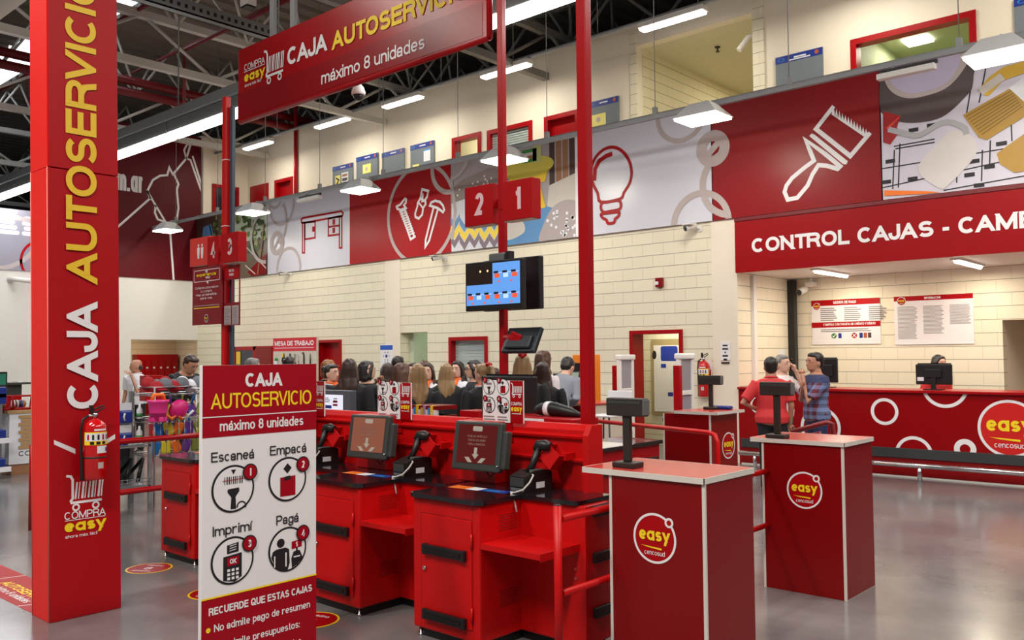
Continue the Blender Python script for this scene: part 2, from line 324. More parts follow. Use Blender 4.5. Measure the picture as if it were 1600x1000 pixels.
class Art:
    """printed marks on a plane: o + u*a + v*b, lifted off it layer by layer along n = u x v"""
    def __init__(s, o, u, v, lift=.0015, clip=None):
        s.o, s.u, s.v = V(o), V(u).normalized(), V(v).normalized(); s.n = s.u.cross(s.v); s.k = MB(); s.lift = lift; s.clip = clip
    def P(s, a, b, l): return s.o + s.u * a + s.v * b + s.n * (s.lift * l)
    def _clip(s, pts):
        if not s.clip: return pts
        x0, y0, x1, y1 = s.clip
        for ax, lim, sg in ((0, x0, 1), (0, x1, -1), (1, y0, 1), (1, y1, -1)):
            out = []
            for i, p in enumerate(pts):
                q = pts[i - 1]; dp, dq = (p[ax] - lim) * sg, (q[ax] - lim) * sg
                if (dp >= 0) != (dq >= 0):
                    t = dq / (dq - dp); out.append((q[0] + (p[0] - q[0]) * t, q[1] + (p[1] - q[1]) * t))
                if dp >= 0: out.append(p)
            pts = out
            if len(pts) < 3: return []
        return pts
    def poly(s, pts, m, l=1):
        s.k.use(m)
        ar = sum(pts[i - 1][0] * p[1] - p[0] * pts[i - 1][1] for i, p in enumerate(pts))
        if ar < 0: pts = pts[::-1]
        if s.clip and len(pts) > 4:
            for tri in tessellate_polygon([[V((p[0], p[1], 0)) for p in pts]]):
                c = [pts[i] for i in tri]
                if sum(c[i - 1][0] * p[1] - p[0] * c[i - 1][1] for i, p in enumerate(c)) < 0: c = c[::-1]
                c = s._clip(c)
                if len(c) > 2: s.k.face([s.P(a, b, l) for a, b in c])
            return s
        pts = s._clip(pts)
        if len(pts) > 2: s.k.face([s.P(a, b, l) for a, b in pts])
        return s
    def rect(s, x0, y0, x1, y1, m, l=1): return s.poly([(x0, y0), (x1, y0), (x1, y1), (x0, y1)], m, l)
    def disc(s, cx, cy, r, m, l=1, ry=None, seg=36):
        ry = ry or r
        return s.poly([(cx + r * math.cos(2 * PI * k / seg), cy + ry * math.sin(2 * PI * k / seg)) for k in range(seg)], m, l)
    def ring(s, cx, cy, r, wd, m, l=1, a0=0, a1=360, ry=None, seg=60):
        q = (ry or r) / r
        for k in range(seg):
            a, b = (math.radians(a0 + (a1 - a0) * t / seg) for t in (k, k + 1))
            s.poly([(cx + (r - wd / 2) * math.cos(a), cy + (r - wd / 2) * q * math.sin(a)), (cx + (r + wd / 2) * math.cos(a), cy + (r + wd / 2) * q * math.sin(a)),
                    (cx + (r + wd / 2) * math.cos(b), cy + (r + wd / 2) * q * math.sin(b)), (cx + (r - wd / 2) * math.cos(b), cy + (r - wd / 2) * q * math.sin(b))], m, l)
        return s
    def line(s, pts, wd, m, l=1, closed=False):
        if not closed and len(pts) > 1:
            p, q = V(pts[0]), V(pts[1]); e = (p - q).normalized() * wd * .35 if (p - q).length > 1e-6 else V((0, 0)); pts = [tuple(p + e)] + list(pts[1:])
            p, q = V(pts[-1]), V(pts[-2]); e = (p - q).normalized() * wd * .35 if (p - q).length > 1e-6 else V((0, 0)); pts = pts[:-1] + [tuple(p + e)]
        for q in stroke(pts, wd, closed): s.poly(q, m, l)
        return s
    def text(s, body, x, y, h, m, l=2, w=None, al='l', bold=.0, low=False):
        H = h / .73 if low else h; xh = H * .73; t = H * (.138 + bold * 1.9)
        nat = tw(body, .138 + bold * 1.9) * H; k = w / nat if w else .9
        t = min(t, t * (.65 + .35 * k)); X = x + {'l': 0, 'c': -nat * k / 2, 'r': -nat * k}[al]; keep = s.clip
        for ci, ch in enumerate(body):
            X += kern(body[ci - 1], ch) * H * k if ci else 0
            if ch == ' ': X += .325 * H * k; continue
            g = ACC.get(ch, ch); W = max(GL[g][0] * H * k, t); lowc = g.islower() or g == '\u0251'; top = xh if lowc else H
            def my(v):
                if v > 1: return (top - t / 2 + (v - 1) / .4 * (H - xh)) if lowc else H - t / 2 + (v - 1) * H
                return t / 2 + v * (top - t) if v >= 0 else t / 2 + v / .4 * .38 * xh
            strokes = list(GL[g][1])
            if ch in ACC:
                if g == 'i': strokes = strokes[:1]
                strokes.append(([(.5, 1.18), (.5 + (.25 if W > t * 1.5 else 1.0), 1.42)], 0) if ch != '\u00d1' else ([(.2, 1.2), (.8, 1.2)], 0))
            for i, (pts, fl) in enumerate(strokes):
                q = [(X + t / 2 + px * max(W - t, 1e-4) if GL[g][0] else X + t / 2 + (px - .5) * t, my(py)) for px, py in pts]
                lo, hi = min(p[1] for p in q) - t / 2, max(p[1] for p in q) + t / 2
                if fl == 1:
                    for e_, n_ in ((0, 1), (-1, -2)):
                        d = V(q[e_]) - V(q[n_]); d = d.normalized() if d.length > 1e-7 else V((0, 1)); ax = min(abs(d.x), abs(d.y)) < .12
                        q[e_] = tuple(V(q[e_]) + d * t * (.5 if ax else 1.1))
                    if '.' == g or g == ':' or (g == 'i' and i == 1): pass
                s.clip = (-1e6, y + lo, 1e6, y + hi)
                for f in stroke(q, t, fl == 2): s.poly([(a, y + b) for a, b in f], m, l + i * .22)
            X += W + .065 * H * k
        s.clip = keep
        return s
    def greek(s, x0, y0, x1, y1, n, m=None, l=2, fill=.5, ragged=.25, rnd=random.Random(3)):
        st = (y1 - y0) / n
        for i in range(n):
            y = y1 - st * (i + 1)
            s.rect(x0, y, x1 - (x1 - x0) * rnd.random() * ragged, y + st * fill, m or GREEK, l)
        return s
    def build(s, name, parent=None, label=None): 
        return s.k.build(name, parent, label, normals=False)

def easy_logo(A, x, y, r, base=None, l=1):
    """round shop emblem: red disc, white ring with a small satellite ring, yellow and white words"""
    A.disc(x, y, r, base or RED_S, l); A.ring(x, y, r, r * .1, WHITE, l + 1)
    sx, sy = x + r * .72, y + r * .72
    A.disc(sx, sy, r * .21, WHITE, l + 2, seg=20); A.disc(sx, sy, r * .11, base or RED_S, l + 3, seg=20)
    A.text('e\u0251sy', x, y - r * .1, r * .40, YEL, l + 2, w=r * 1.5, al='c', bold=.035, low=True)
    A.poly([(x - r * .68, y - r * .33), (x + r * .35, y - r * .38), (x + r * .35, y - r * .46), (x - r * .3, y - r * .40)], YEL, l + 2)
    A.text('cencosud', x, y - r * .70, r * .15, WHITE, l + 2, w=r * 1.0, al='c', bold=-.012, low=True)

def cart_logo(A, x, y, s, m=None, l=1):
    """shopping trolley whose basket is a bar code; x,y = lower left, s = width"""
    m = m or WHITE; W = s * .07
    A.line([(x + s * .0, y + s * 1.02), (x + s * .1, y + s * 1.0), (x + s * .15, y + s * .9), (x + s * .15, y + s * .36), (x + s * .1, y + s * .30), (x + s * .12, y + s * .24), (x + s * .95, y + s * .24)], W, m, l)
    for k, wd in enumerate((.05, .03, .06, .03, .05, .06, .03, .06, .04)):
        bx = x + s * (.2 + k * .092)
        A.poly([(bx, y + s * .34), (bx + s * wd, y + s * .34), (bx + s * (wd + .05), y + s * .82), (bx + s * .05, y + s * .82)], m, l)
    for wx in (.24, .8): A.ring(x + s * wx, y + s * .1, s * .085, s * .05, m, l, seg=24)
# ------------------------------------------------------------------ setting
WY, UY, AY, LX = 11.9, 13.4, 13.76, -22.0      # back wall, upper wall, alcove back wall, left wall
BLOCK = block_mat('cream_block', 0, (233, 224, 200), (176, 166, 146))
BLOCKX = block_mat('cream_block_side', 1, (233, 224, 200), (176, 166, 146))

def floor_mat():
    m = bpy.data.materials.new('polished_concrete'); m.use_nodes = True; nt = m.node_tree; b = nt.nodes['Principled BSDF']
    tc = nt.nodes.new('ShaderNodeTexCoord')
    def noise(sc, det, rough=.6):
        n = nt.nodes.new('ShaderNodeTexNoise'); n.inputs['Scale'].default_value = sc; n.inputs['Detail'].default_value = det
        n.inputs['Roughness'].default_value = rough
        nt.links.new(tc.outputs['Object'], n.inputs['Vector']); return n
    n1, n2 = noise(.7, 6), noise(9, 5)
    cr = nt.nodes.new('ShaderNodeValToRGB'); nt.links.new(n1.outputs['Fac'], cr.inputs[0])
    cr.color_ramp.elements[0].position = .3; cr.color_ramp.elements[0].color = rgb(98, 96, 99)
    cr.color_ramp.elements[1].position = .72; cr.color_ramp.elements[1].color = rgb(146, 141, 140)
    mx = nt.nodes.new('ShaderNodeMix'); mx.data_type = 'RGBA'; mx.blend_type = 'MULTIPLY'; mx.inputs[0].default_value = .16
    nt.links.new(cr.outputs[0], mx.inputs[6]); nt.links.new(n2.outputs['Fac'], mx.inputs[7])
    # saw-cut joints every 4.5 m
    br = nt.nodes.new('ShaderNodeTexBrick'); nt.links.new(tc.outputs['Object'], br.inputs['Vector'])
    br.inputs['Scale'].default_value = 1; br.inputs['Brick Width'].default_value = 4.5; br.inputs['Row Height'].default_value = 4.2
    br.offset = 0; br.inputs['Mortar Size'].default_value = .006
    br.inputs['Color1'].default_value = br.inputs['Color2'].default_value = (1, 1, 1, 1); br.inputs['Mortar'].default_value = (.55, .53, .52, 1)
    m2 = nt.nodes.new('ShaderNodeMix'); m2.data_type = 'RGBA'; m2.blend_type = 'MULTIPLY'; m2.inputs[0].default_value = 1
    nt.links.new(mx.outputs[2], m2.inputs[6]); nt.links.new(br.outputs['Color'], m2.inputs[7])
    nt.links.new(m2.outputs[2], b.inputs['Base Color'])
    n3 = noise(2.2, 4)
    mr = nt.nodes.new('ShaderNodeMapRange'); mr.inputs[3].default_value = .12; mr.inputs[4].default_value = .22
    nt.links.new(n3.outputs['Fac'], mr.inputs[0]); nt.links.new(mr.outputs[0], b.inputs['Roughness'])
    b.inputs['Specular IOR Level'].default_value = .8
    return m
struct(B('floor', floor_mat(), (-44, -12, -.2), (14, 26, 0)))

def wall(name, m, axis, at, th, a0, a1, z0, z1, holes=()):
    """wall in the plane axis=at, running a0..a1; holes = (b0,b1,zlo,zhi)"""
    k = MB().use(m)
    def bx(p, q, lo, hi):
        if q - p < 1e-4 or hi - lo < 1e-4: return
        k.box((p, at, lo), (q, at + th, hi)) if axis == 'y' else k.box((at, p, lo), (at + th, q, hi))
    cuts = sorted({a0, a1} | {min(max(h[i], a0), a1) for h in holes for i in (0, 1)})
    for p, q in zip(cuts, cuts[1:]):
        z = z0
        for h in sorted((h for h in holes if h[0] < (p + q) / 2 < h[1]), key=lambda h: h[2]):
            bx(p, q, z, h[2]); z = h[3]
        bx(p, q, z, z1)
    return struct(k.build(name))

def frame(name, m, axis, at, b0, b1, z0, z1, wd=.07, dp=.1, bottom=False):
    """door or window frame standing dp proud into the opening"""
    k = MB().use(m)
    def bx(p, q, lo, hi):
        k.box((p, at, lo), (q, at + dp, hi)) if axis == 'y' else k.box((at, p, lo), (at + dp, q, hi))
    bx(b0, b0 + wd, z0, z1); bx(b1 - wd, b1, z0, z1); bx(b0 + wd, b1 - wd, z1 - wd, z1)
    if bottom: bx(b0 + wd, b1 - wd, z0, z0 + wd)
    return struct(k.build(name))

# lower back wall with its door, passage, red door and shuttered window
H_D1, H_RD, H_NI, H_WI = (-8.06, -7.08, 0, 2.0), (-16.57, -15.69, 0, 2.0), (-13.72, -12.91, 0, 2.1), (-12.28, -11.25, .95, 1.98)
wall('wall_back', BLOCK, 'y', WY, .25, LX, -6.14, 0, 5.38, (H_D1, H_RD, H_NI, H_WI))
wall('wall_back_over_alcove', CREAM, 'y', WY, .25, -6.14, 3, 2.82, 5.38)
struct(B('pilaster_1', CREAM, (-14.2, WY - .012, 0), (-13.72, WY, 3.63)))
struct(B('pilaster_2', CREAM, (-6.56, WY - .015, 0), (-6.14, WY, 3.63)))
frame('door_frame_1', RED_P, 'y', WY - .03, H_D1[0], H_D1[1], 0, 2.0, .06, .32)
frame('door_frame_2', RED_P, 'y', WY - .03, H_RD[0], H_RD[1], 0, 2.0, .06, .3)
frame('window_frame_1', RED_P, 'y', WY - .03, H_WI[0], H_WI[1], .95, 1.98, .07, .2, True)
# red door with vertical lettering
d = struct(B('door_2', RED_P, (H_RD[0] + .06, WY + .16, 0), (H_RD[1] - .06, WY + .2, 1.94)))
A = Art((0, WY + .16, 0), (0, 0, 1), (-1, 0, 0)); A.text('BA\u00d1OS', 1.15, 15.86, .12, WHITE, 2, w=.55, bold=.04); A.build('lettering', d)
# shutter of the service window
k = MB().use(GLASS)
for i in range(14): k.box((H_WI[0] + .07, WY + .1, 1.02 + i * .064), (H_WI[1] - .07, WY + .115 + .008, 1.02 + i * .064 + .06))
struct(k.build('window_1'))
# passage behind the pale green niche, corridor behind the open door
NI = mat('niche_green_paint', (196, 206, 182), .6)
k = MB().use(NI); k.box((-13.72, WY + .25, 0), (-13.6, 13.35, 2.6)); k.box((-13.72, 12.9, 0), (-12.0, 13.0, 2.6)); k.box((-13.72, WY + .25, 2.4), (-12.0, 12.9, 2.5)); k.box((-12.1, WY + .25, 0), (-12.0, 12.9, 2.4))
struct(k.build('wall_passage'))
CORR = block_mat('corridor_block', 0, (206, 200, 172), (160, 152, 126)); CORRX = block_mat('corridor_block_side', 1, (206, 200, 172), (160, 152, 126))
wall('wall_corridor_back', CORR, 'y', 13.4, .1, -10.2, -6.5, 0, 2.6)
wall('wall_corridor_side', CORRX, 'x', -10.2, .1, WY + .25, 13.4, 0, 2.6)
struct(B('ceiling_corridor', OFFW, (-10.2, WY + .25, 2.5), (-6.5, 13.4, 2.6)))

# upper wall above the panels
def ub(x0, x1, ytop, z0=4.2):
    a, b = onY(x0, ytop, UY), onY(x1, ytop - (x1 - x0) * .22, UY); return (a.x, b.x, z0, (a.z + b.z) / 2)
U_RP, U_RD, U_DW, U_WI, U_R2, U_BW = ub(392, 420, 292), ub(430, 458, 282), ub(707, 752, 216), ub(762, 832, 204), ub(851, 905, 183), ub(1329, 1525, 61)
OPX0, OPX1, OPZ = onY(995, 72, UY).x, onY(1176, 22, UY).x, onY(995, 72, UY).z
wall('wall_upper', CREAM, 'y', UY, .2, LX, OPX0 - .02, 3.6, 7.67, (U_RD, U_DW, U_WI, U_R2))
wall('wall_upper_header', CREAM, 'y', UY, .2, OPX0 - .02, OPX1, OPZ, 7.72)
wall('wall_upper_right', CREAM, 'y', UY, .2, OPX1, 3, 3.6, 9.4, (U_BW,))
struct(B('pier_1', BLOCK, (OPX0 - .14, UY - .03, 3.6), (OPX0, UY, 7.55)))
struct(B('pier_2', BLOCK, (OPX1, UY - .03, 3.6), (OPX1 + .2, UY, 9.3)))
UBLK = block_mat('gallery_block', 1, (226, 216, 184), (150, 140, 112))
wall('wall_gallery_side', UBLK, 'x', OPX0 - .2, .2, UY + .2, 19, 3.6, OPZ)
wall('wall_gallery_back', UBLK, 'y', 19, .2, OPX0, OPX1 + .5, 3.6, OPZ)
wall('wall_gallery_right', UBLK, 'x', OPX1 + .2, .2, UY + .2, 19, 3.6, OPZ)
struct(B('ceiling_gallery', mat('gallery_ceiling', (214, 206, 176), .6), (OPX0 - .2, UY + .2, OPZ), (OPX1 + .4, 19.2, OPZ + .1)))
struct(B('floor_gallery', OFFW, (LX, WY + .25, 3.5), (3, 19, 3.6)))
wall('wall_upper_left', CREAM, 'x', LX - .2, .2, 12.0, UY, 3.6, 7.67)
struct(B('corner_post_1', CREAM, (LX, 11.98, 3.64), (LX + .12, 12.2, 7.6)))
for i, h in enumerate((U_RD, U_DW, U_WI, U_R2, U_BW)):
    frame('window_frame_%d' % (i + 2), RED_P, 'y', UY - .03, h[0], h[1], h[2], h[3], .09, .2)
d = struct(B('door_3', RED_P, (U_RD[0] + .09, UY + .1, 4.2), (U_RD[1] - .09, UY + .14, U_RD[3] - .09)))
A = Art((0, UY + .1, 0), (1, 0, 0), (0, 0, 1)); A.disc((U_RD[0] + .38), U_RD[3] - .75, .16, WHITE, 1, ry=.26); A.rect(U_RD[0] + .3, U_RD[3] - 1.5, U_RD[0] + .62, U_RD[3] - 1.15, WHITE); A.rect(U_RD[0] + .83, U_RD[3] - 1.3, U_RD[0] + .92, U_RD[3] - .55, WHITE); A.build('lettering', d)
struct(B('door_4', RED_P, (U_R2[0] + .09, UY + .1, 4.2), (U_R2[1] - .09, UY + .14, U_R2[3] - .09)))
struct(B('door_5', RED_P, (U_RP[0], UY - .03, 4.2), (U_RP[1], UY, U_RP[3])))
# offices behind the upper openings
OFC = mat('office_wall_paint', (210, 204, 172), .6)
def office(i, h, m, dp=2.2):
    k = MB().use(m); x0, x1, z0, z1 = h[0] - .15, h[1] + .15, 3.6, h[3] + .45
    k.box((x0, UY + dp, z0), (x1, UY + dp + .1, z1)); k.box((x0 - .1, UY + .2, z0), (x0, UY + dp, z1)); k.box((x1, UY + .2, z0), (x1 + .1, UY + dp, z1)); k.box((x0, UY + .2, z1), (x1, UY + dp, z1 + .1))
    struct(k.build('wall_office_%d' % i))
office(1, U_DW, OFC); office(2, U_WI, OFC); office(3, U_BW, mat('office_green_paint', (196, 202, 160), .6), 3.2)
struct(B('window_2', mat('shaded_glazing', (150, 160, 150), .08, var=.02), (U_WI[0] + .09, UY + .09, 4.2), (U_WI[1] - .09, UY + .1, 6.05)))
k = MB().use(GLASS)
for i in range(9): k.box((U_WI[0] + .09, UY + .05, U_WI[3] - .14 - i * .05), (U_WI[1] - .09, UY + .06, U_WI[3] - .1 - i * .05))
struct(k.build('blind_1'))
# side door on the upper left wall
a, b = onX(331, 290, LX), onX(372, 290, LX)
frame('door_frame_3', RED_P, 'x', LX, a.y, b.y, 3.6, a.z + .05, .09, .06)
struct(B('door_6', mat('dark_glazing', (34, 40, 54), .15), (LX, a.y + .09, 3.6), (LX + .03, b.y - .09, a.z - .04)))

# alcove of the control desk
AR = onY(1566, 500, AY)
struct(B('wall_alcove_left', BLOCKX, (-6.34, WY + .25, 0), (-6.14, AY + .2, 2.82)))
wall('wall_alcove_back', BLOCK, 'y', AY, .2, -6.14, 3, 0, 2.82, ((AR.x, -1.9, 0, AR.z),))
struct(B('ceiling_alcove', OFFW, (-6.14, WY + .25, 2.82), (3, AY + .2, 2.95)))
k = MB().use(CREAM); k.box((AR.x - .1, AY + 1.4, 0), (-1.7, AY + 1.5, 2.5)); k.box((-1.9, AY + .2, 0), (-1.8, AY + 1.4, 2.5)); k.box((AR.x - .1, AY + .2, 2.4), (-1.8, AY + 1.4, 2.5)); k.box((AR.x - .1, AY + .2, 0), (AR.x, AY + 1.4, 2.4)); struct(k.build('wall_alcove_passage'))

# left wall with the locker bay
wall('wall_left', OFFW, 'x', LX - .2, .2, 8.3, 12.0, 0, 7.6, ((10.1, 12.0, 0, 2.1),))
wall('wall_left_front', OFFW, 'x', LX - .2, .2, -8, 8.3, 0, onX(20, 327, LX).z)
wall('wall_locker_bay', block_mat('bay_block', 1, (228, 206, 172), (190, 168, 134)), 'x', -25.2, .1, 9.0, 13.2, 0, 2.6)
wall('wall_locker_bay_end', BLOCK, 'y', 12.9, .1, -25.2, -22.0, 0, 2.6)
wall('wall_locker_bay_start', OFFW, 'y', 9.0, .1, -25.2, -22.2, 0, 2.6)
struct(B('ceiling_locker_bay', OFFW, (-25.2, 9.0, 2.5), (-22.2, 12.9, 2.6)))

# far sides of the hall
DARKW = mat('dark_cladding', (72, 70, 68), .7)
wall('wall_far_back', DARKW, 'y', 22, .2, -44, 12, 0, 10)
wall('wall_far_left', DARKW, 'x', -42, .2, -12, 22, 0, 10)

# roof deck: folded metal sheet, with a strip skylight
SKY0, SKY1 = 7.75, 8.75
DECK = mat('roof_deck', (118, 108, 98), .6, var=.1, scale=.6)
prof = []
x = -42.0
while x < 9: prof += [(x, 9.4), (x + .22, 9.4), (x + .26, 9.48), (x + .46, 9.48)]; x += .5
k = MB().use(DECK)
for y0, y1, xa, xb in ((-12, SKY0, -42, 9), (SKY1, 22, -42, 9), (SKY0, SKY1, -17.4, 9)):
    pp = [p for p in prof if xa <= p[0] <= xb]
    for p, q in zip(pp, pp[1:]): k.face([(p[0], y0, p[1]), (p[0], y1, p[1]), (q[0], y1, q[1]), (q[0], y0, q[1])])
struct(k.build('ceiling', normals=False))
struct(B('skylight_1', mat('skylight_sheet', (236, 240, 250), emit=2.2), (-42, SKY0, 9.5), (-17.4, SKY1, 9.52)))
# ------------------------------------------------------------------ roof steel, pipes, long fixtures
def truss(X, m, y0=-6, y1=21, zt=8.1, zb=7.18, step=1.5, w=.07):
    t = thing('roof_truss', '', 'truss', (X, y0, zb), 'white roof trusses')
    B('top_chord', m, (X - w, y0, zt - w), (X + w, y1, zt + w), t)
    B('bottom_chord', m, (X - w, y0, zb - w), (X + w, y1, zb + w), t)
    k = MB().use(m); y = y0; i = 0
    while y < y1 - .1:
        a, b = ((zb, zt) if i % 2 == 0 else (zt, zb)); k.tube([(X, y, a), (X, min(y + step, y1), b)], .035, 6); y += step; i += 1
    k.build('web_members', t)
    k = MB().use(m); y = y0 + .7; i = 0
    for sx in (-.5, .5):
        k = MB().use(m); zz = []; y = y0 + .7
        while y < y1 - 1: zz += [(X + sx * .08, y, zt), (X + sx, y + .75, 9.35)]; y += 1.5
        for p, q in zip(zz, zz[1:]): k.tube([p, q], .03, 6)
        k.build('roof_struts', t)
    return t
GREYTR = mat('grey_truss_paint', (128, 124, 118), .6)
for X, m, lab in ((-16.0, TRUSSW, 'nearest white roof truss, running behind the hanging red banner'),
                  (-21.0, TRUSSW, 'white roof truss second from the camera, left of the red column'),
                  (-27.0, TRUSSW, 'white roof truss seen third, under the bright skylight'),
                  (-34.0, TRUSSW, 'most distant white roof truss at far left'),
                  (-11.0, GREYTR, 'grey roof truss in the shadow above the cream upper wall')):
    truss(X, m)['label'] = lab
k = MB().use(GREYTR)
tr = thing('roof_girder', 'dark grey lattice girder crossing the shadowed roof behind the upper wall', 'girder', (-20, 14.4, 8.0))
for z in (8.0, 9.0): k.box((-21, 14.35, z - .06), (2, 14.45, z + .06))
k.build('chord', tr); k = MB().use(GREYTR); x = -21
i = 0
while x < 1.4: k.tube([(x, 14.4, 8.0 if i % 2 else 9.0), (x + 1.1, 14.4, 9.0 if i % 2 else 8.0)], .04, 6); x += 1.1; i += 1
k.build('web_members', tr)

def pipe(pts, r, label, m=PIPE, cat='pipe', name='sprinkler_pipe', group='red sprinkler pipes'):
    o = T(name, m, pts, r, seg=10); tag(o, label, cat, group); return o
z1, z2, z3 = onX(184, 122, -20).z, onX(184, 140, -20).z, onX(0, 82, -26).z
pipe([(-20, 4, z1), (-20, 21, z1)], .10, 'thick dark red fire main right of the red column, upper of the pair')
pipe([(-20, 4, z2), (-20, 21, z2)], .10, 'thick dark red fire main right of the red column, lower of the pair')
pipe([(-26, 0, z3), (-26, 21, z3)], .15, 'large dark red fire main left of the red column below the skylight')
p, q, r_ = onY(255, 94, 8.4), onY(360, 48, 8.4), onY(288, 112, 8.4)
pipe([(r_.x, 8.4, r_.z - .9), (r_.x, 8.4, p.z), (-9, 8.4, p.z)], .035, 'thin dark red sprinkler pipe with a bend, near the banner top corner')
p = onY(184, 125, 9.6); pipe([(-22, 9.6, p.z), (-9, 9.6, p.z)], .035, 'thin dark red sprinkler pipe crossing under the nearest white truss')
p = onY(225, 10, 7.4); pipe([(-30, 7.4, p.z), (-15.5, 7.4, p.z)], .04, 'thin dark red sprinkler pipe just below the skylight')
# perforated steel beam and a small white unit near the banner
p = onX(330, 25, -12.5); t = thing('support_beam', 'grey perforated steel beam crossing the roof above the banner corner', 'beam', (-12.5, 2, p.z))
k = MB().use(GALV); k.box((-12.58, 5.2, p.z - .1), (-12.42, 8.6, p.z - .08)); k.box((-12.58, 5.2, p.z - .1), (-12.56, 8.6, p.z + .1)); k.box((-12.44, 5.2, p.z - .1), (-12.42, 8.6, p.z + .1)); k.build('channel', t)
A = Art((-12.42, 0, p.z), (0, 1, 0), (0, 0, 1), .002)
for i in range(26): A.rect(5.4 + i * .12, -.03, 5.45 + i * .12, .03, BLK)
A.build('slots', t)
k = MB().use(GALV)
for y in (5.6, 6.2): k.box((-12.9, y, p.z + .1), (-12.0, y + .07, p.z + .16)); k.box((-12.54, y, p.z + .1), (-12.48, y + .06, 9.3))
k.build('cross_bracket', t)
q = onX(388, 8, -11.5); t = thing('ceiling_speaker', 'small white box unit with a dark base hanging above the banner', 'speaker', tuple(q))
B('case', OFFW, (-11.6, q.y - .08, q.z - .02), (-11.4, q.y + .08, q.z + .25), t, .01); B('dark_base', BLK, (-11.58, q.y - .07, q.z - .05), (-11.42, q.y + .07, q.z - .02), t); T('rod', GALV, [(-11.5, q.y, q.z + .25), (-11.5, q.y, 9.35)], .012, t)
o = T('air_duct', mat('pale_duct', (206, 196, 184), .5), [(-15, 4.3, 6.93), (-10.4, 4.3, 6.93)], .33, seg=24); tag(o, 'fat pale round duct in the top left corner', 'duct')
o = pipe([(onY(462, 220, UY - .06).x, UY - .06, 3.6), (onY(462, 220, UY - .06).x, UY - .06, 9.4)], .05, 'slim red vertical pipe standing before the cream upper wall', RED_P, name='riser_pipe')

# long fluorescent run under a cable tray
FY, FZ = 7.2, 5.40
fx = thing('cable_tray', 'long galvanised cable tray carrying the bright fluorescent row', 'cable tray', (-12, FY, FZ + .42))
k = MB().use(GALV); k.box((-26.5, FY - .13, FZ + .26), (0, FY + .13, FZ + .28)); k.box((-26.5, FY - .14, FZ + .26), (0, FY - .12, FZ + .42)); k.box((-26.5, FY + .12, FZ + .26), (0, FY + .14, FZ + .42)); k.build('tray', fx)
k = MB().use(GALV)
for x in range(-26, 0, 3): k.tube([(x, FY, FZ + .27), (x, FY, 9.35)], .012, 5)
k.build('hanger', fx)
n = 0
x = -29.6
FLN = ['farthest, beyond the left wall panel', 'left of the red column', 'wholly behind the red column', 'first right of the red column', 'second right of the red column', 'beside the left lane pole', 'behind the banner left half', 'behind the banner right half', 'left of the tall pole', 'right of the tall pole', 'nearest at the right']
x = -26.4; i = 0
while x < -1:
    t = thing('batten_light', 'lit white batten light under the cable tray, %s' % FLN[i], 'batten light', (x, FY, FZ), 'fluorescent battens under the cable tray')
    k = MB().use(GREYP); k.box((x, FY - .1, FZ + .05), (x + 2.4, FY + .1, FZ + .25), .01); k.build('housing', t)
    k = MB().use(TUBE); k.box((x + .02, FY - .12, FZ - .02), (x + 2.38, FY + .12, FZ + .05), .02); k.build('tube', t)
    x += 2.44; i += 1
area('batten_row_light', (-13.5, FY, FZ - .06), 24, .25, 420, (.96, .98, 1))

# conduit and linear lamps washing the upper wall
CY, CZ = 12.4, 7.25
cd = thing('lamp_conduit', 'thin galvanised conduit running along the upper wall above the lamps', 'conduit', (-12, CY, CZ))
T('pipe', GALV, [(-22, CY, CZ), (0, CY, CZ)], .035, cd)
k = MB().use(GALV)
for x in range(-21, -2, 2): k.tube([(x, CY, CZ), (x, CY, 9.35)], .008, 5)
k.build('hanger', cd)
pos = ['above the red side door near the wall corner', 'above the gap left of the blue boards', 'above the four blue notice boards', 'above the red framed doorway at mid wall', 'over the big gallery opening at right', 'over the large red window, above the picture edge', 'right of the large red window, above the picture edge']
for i, px in enumerate((403, 519, 629, 790, 1050, 1480, 2150)):
    c = onY(px, 24 + (1050 - px) * .307 if px < 1000 else 27, CY)
    if px > 1100: c = V((-4.6 + (i - 5) * 2.9, CY, CZ))
    t = thing('linear_lamp', 'white linear wall-wash lamp ' + pos[i], 'linear lamp', (c.x, CY, CZ - .2), 'linear lamps on the conduit')
    k = MB().use(OFFW); k.box((c.x - .62, CY - .1, CZ - .13), (c.x + .62, CY + .1, CZ - .04), .012); k.build('housing', t)
    k = MB().use(TUBE); k.box((c.x - .6, CY - .085, CZ - .17), (c.x + .6, CY + .085, CZ - .13), .015); k.build('diffuser', t)
    T('bracket', GALV, [(c.x, CY, CZ - .05), (c.x, CY, CZ + .02)], .02, t)
    area('linear_lamp_light', (c.x, CY + .02, CZ - .19), 1.15, .15, 30, (1, .95, .8))

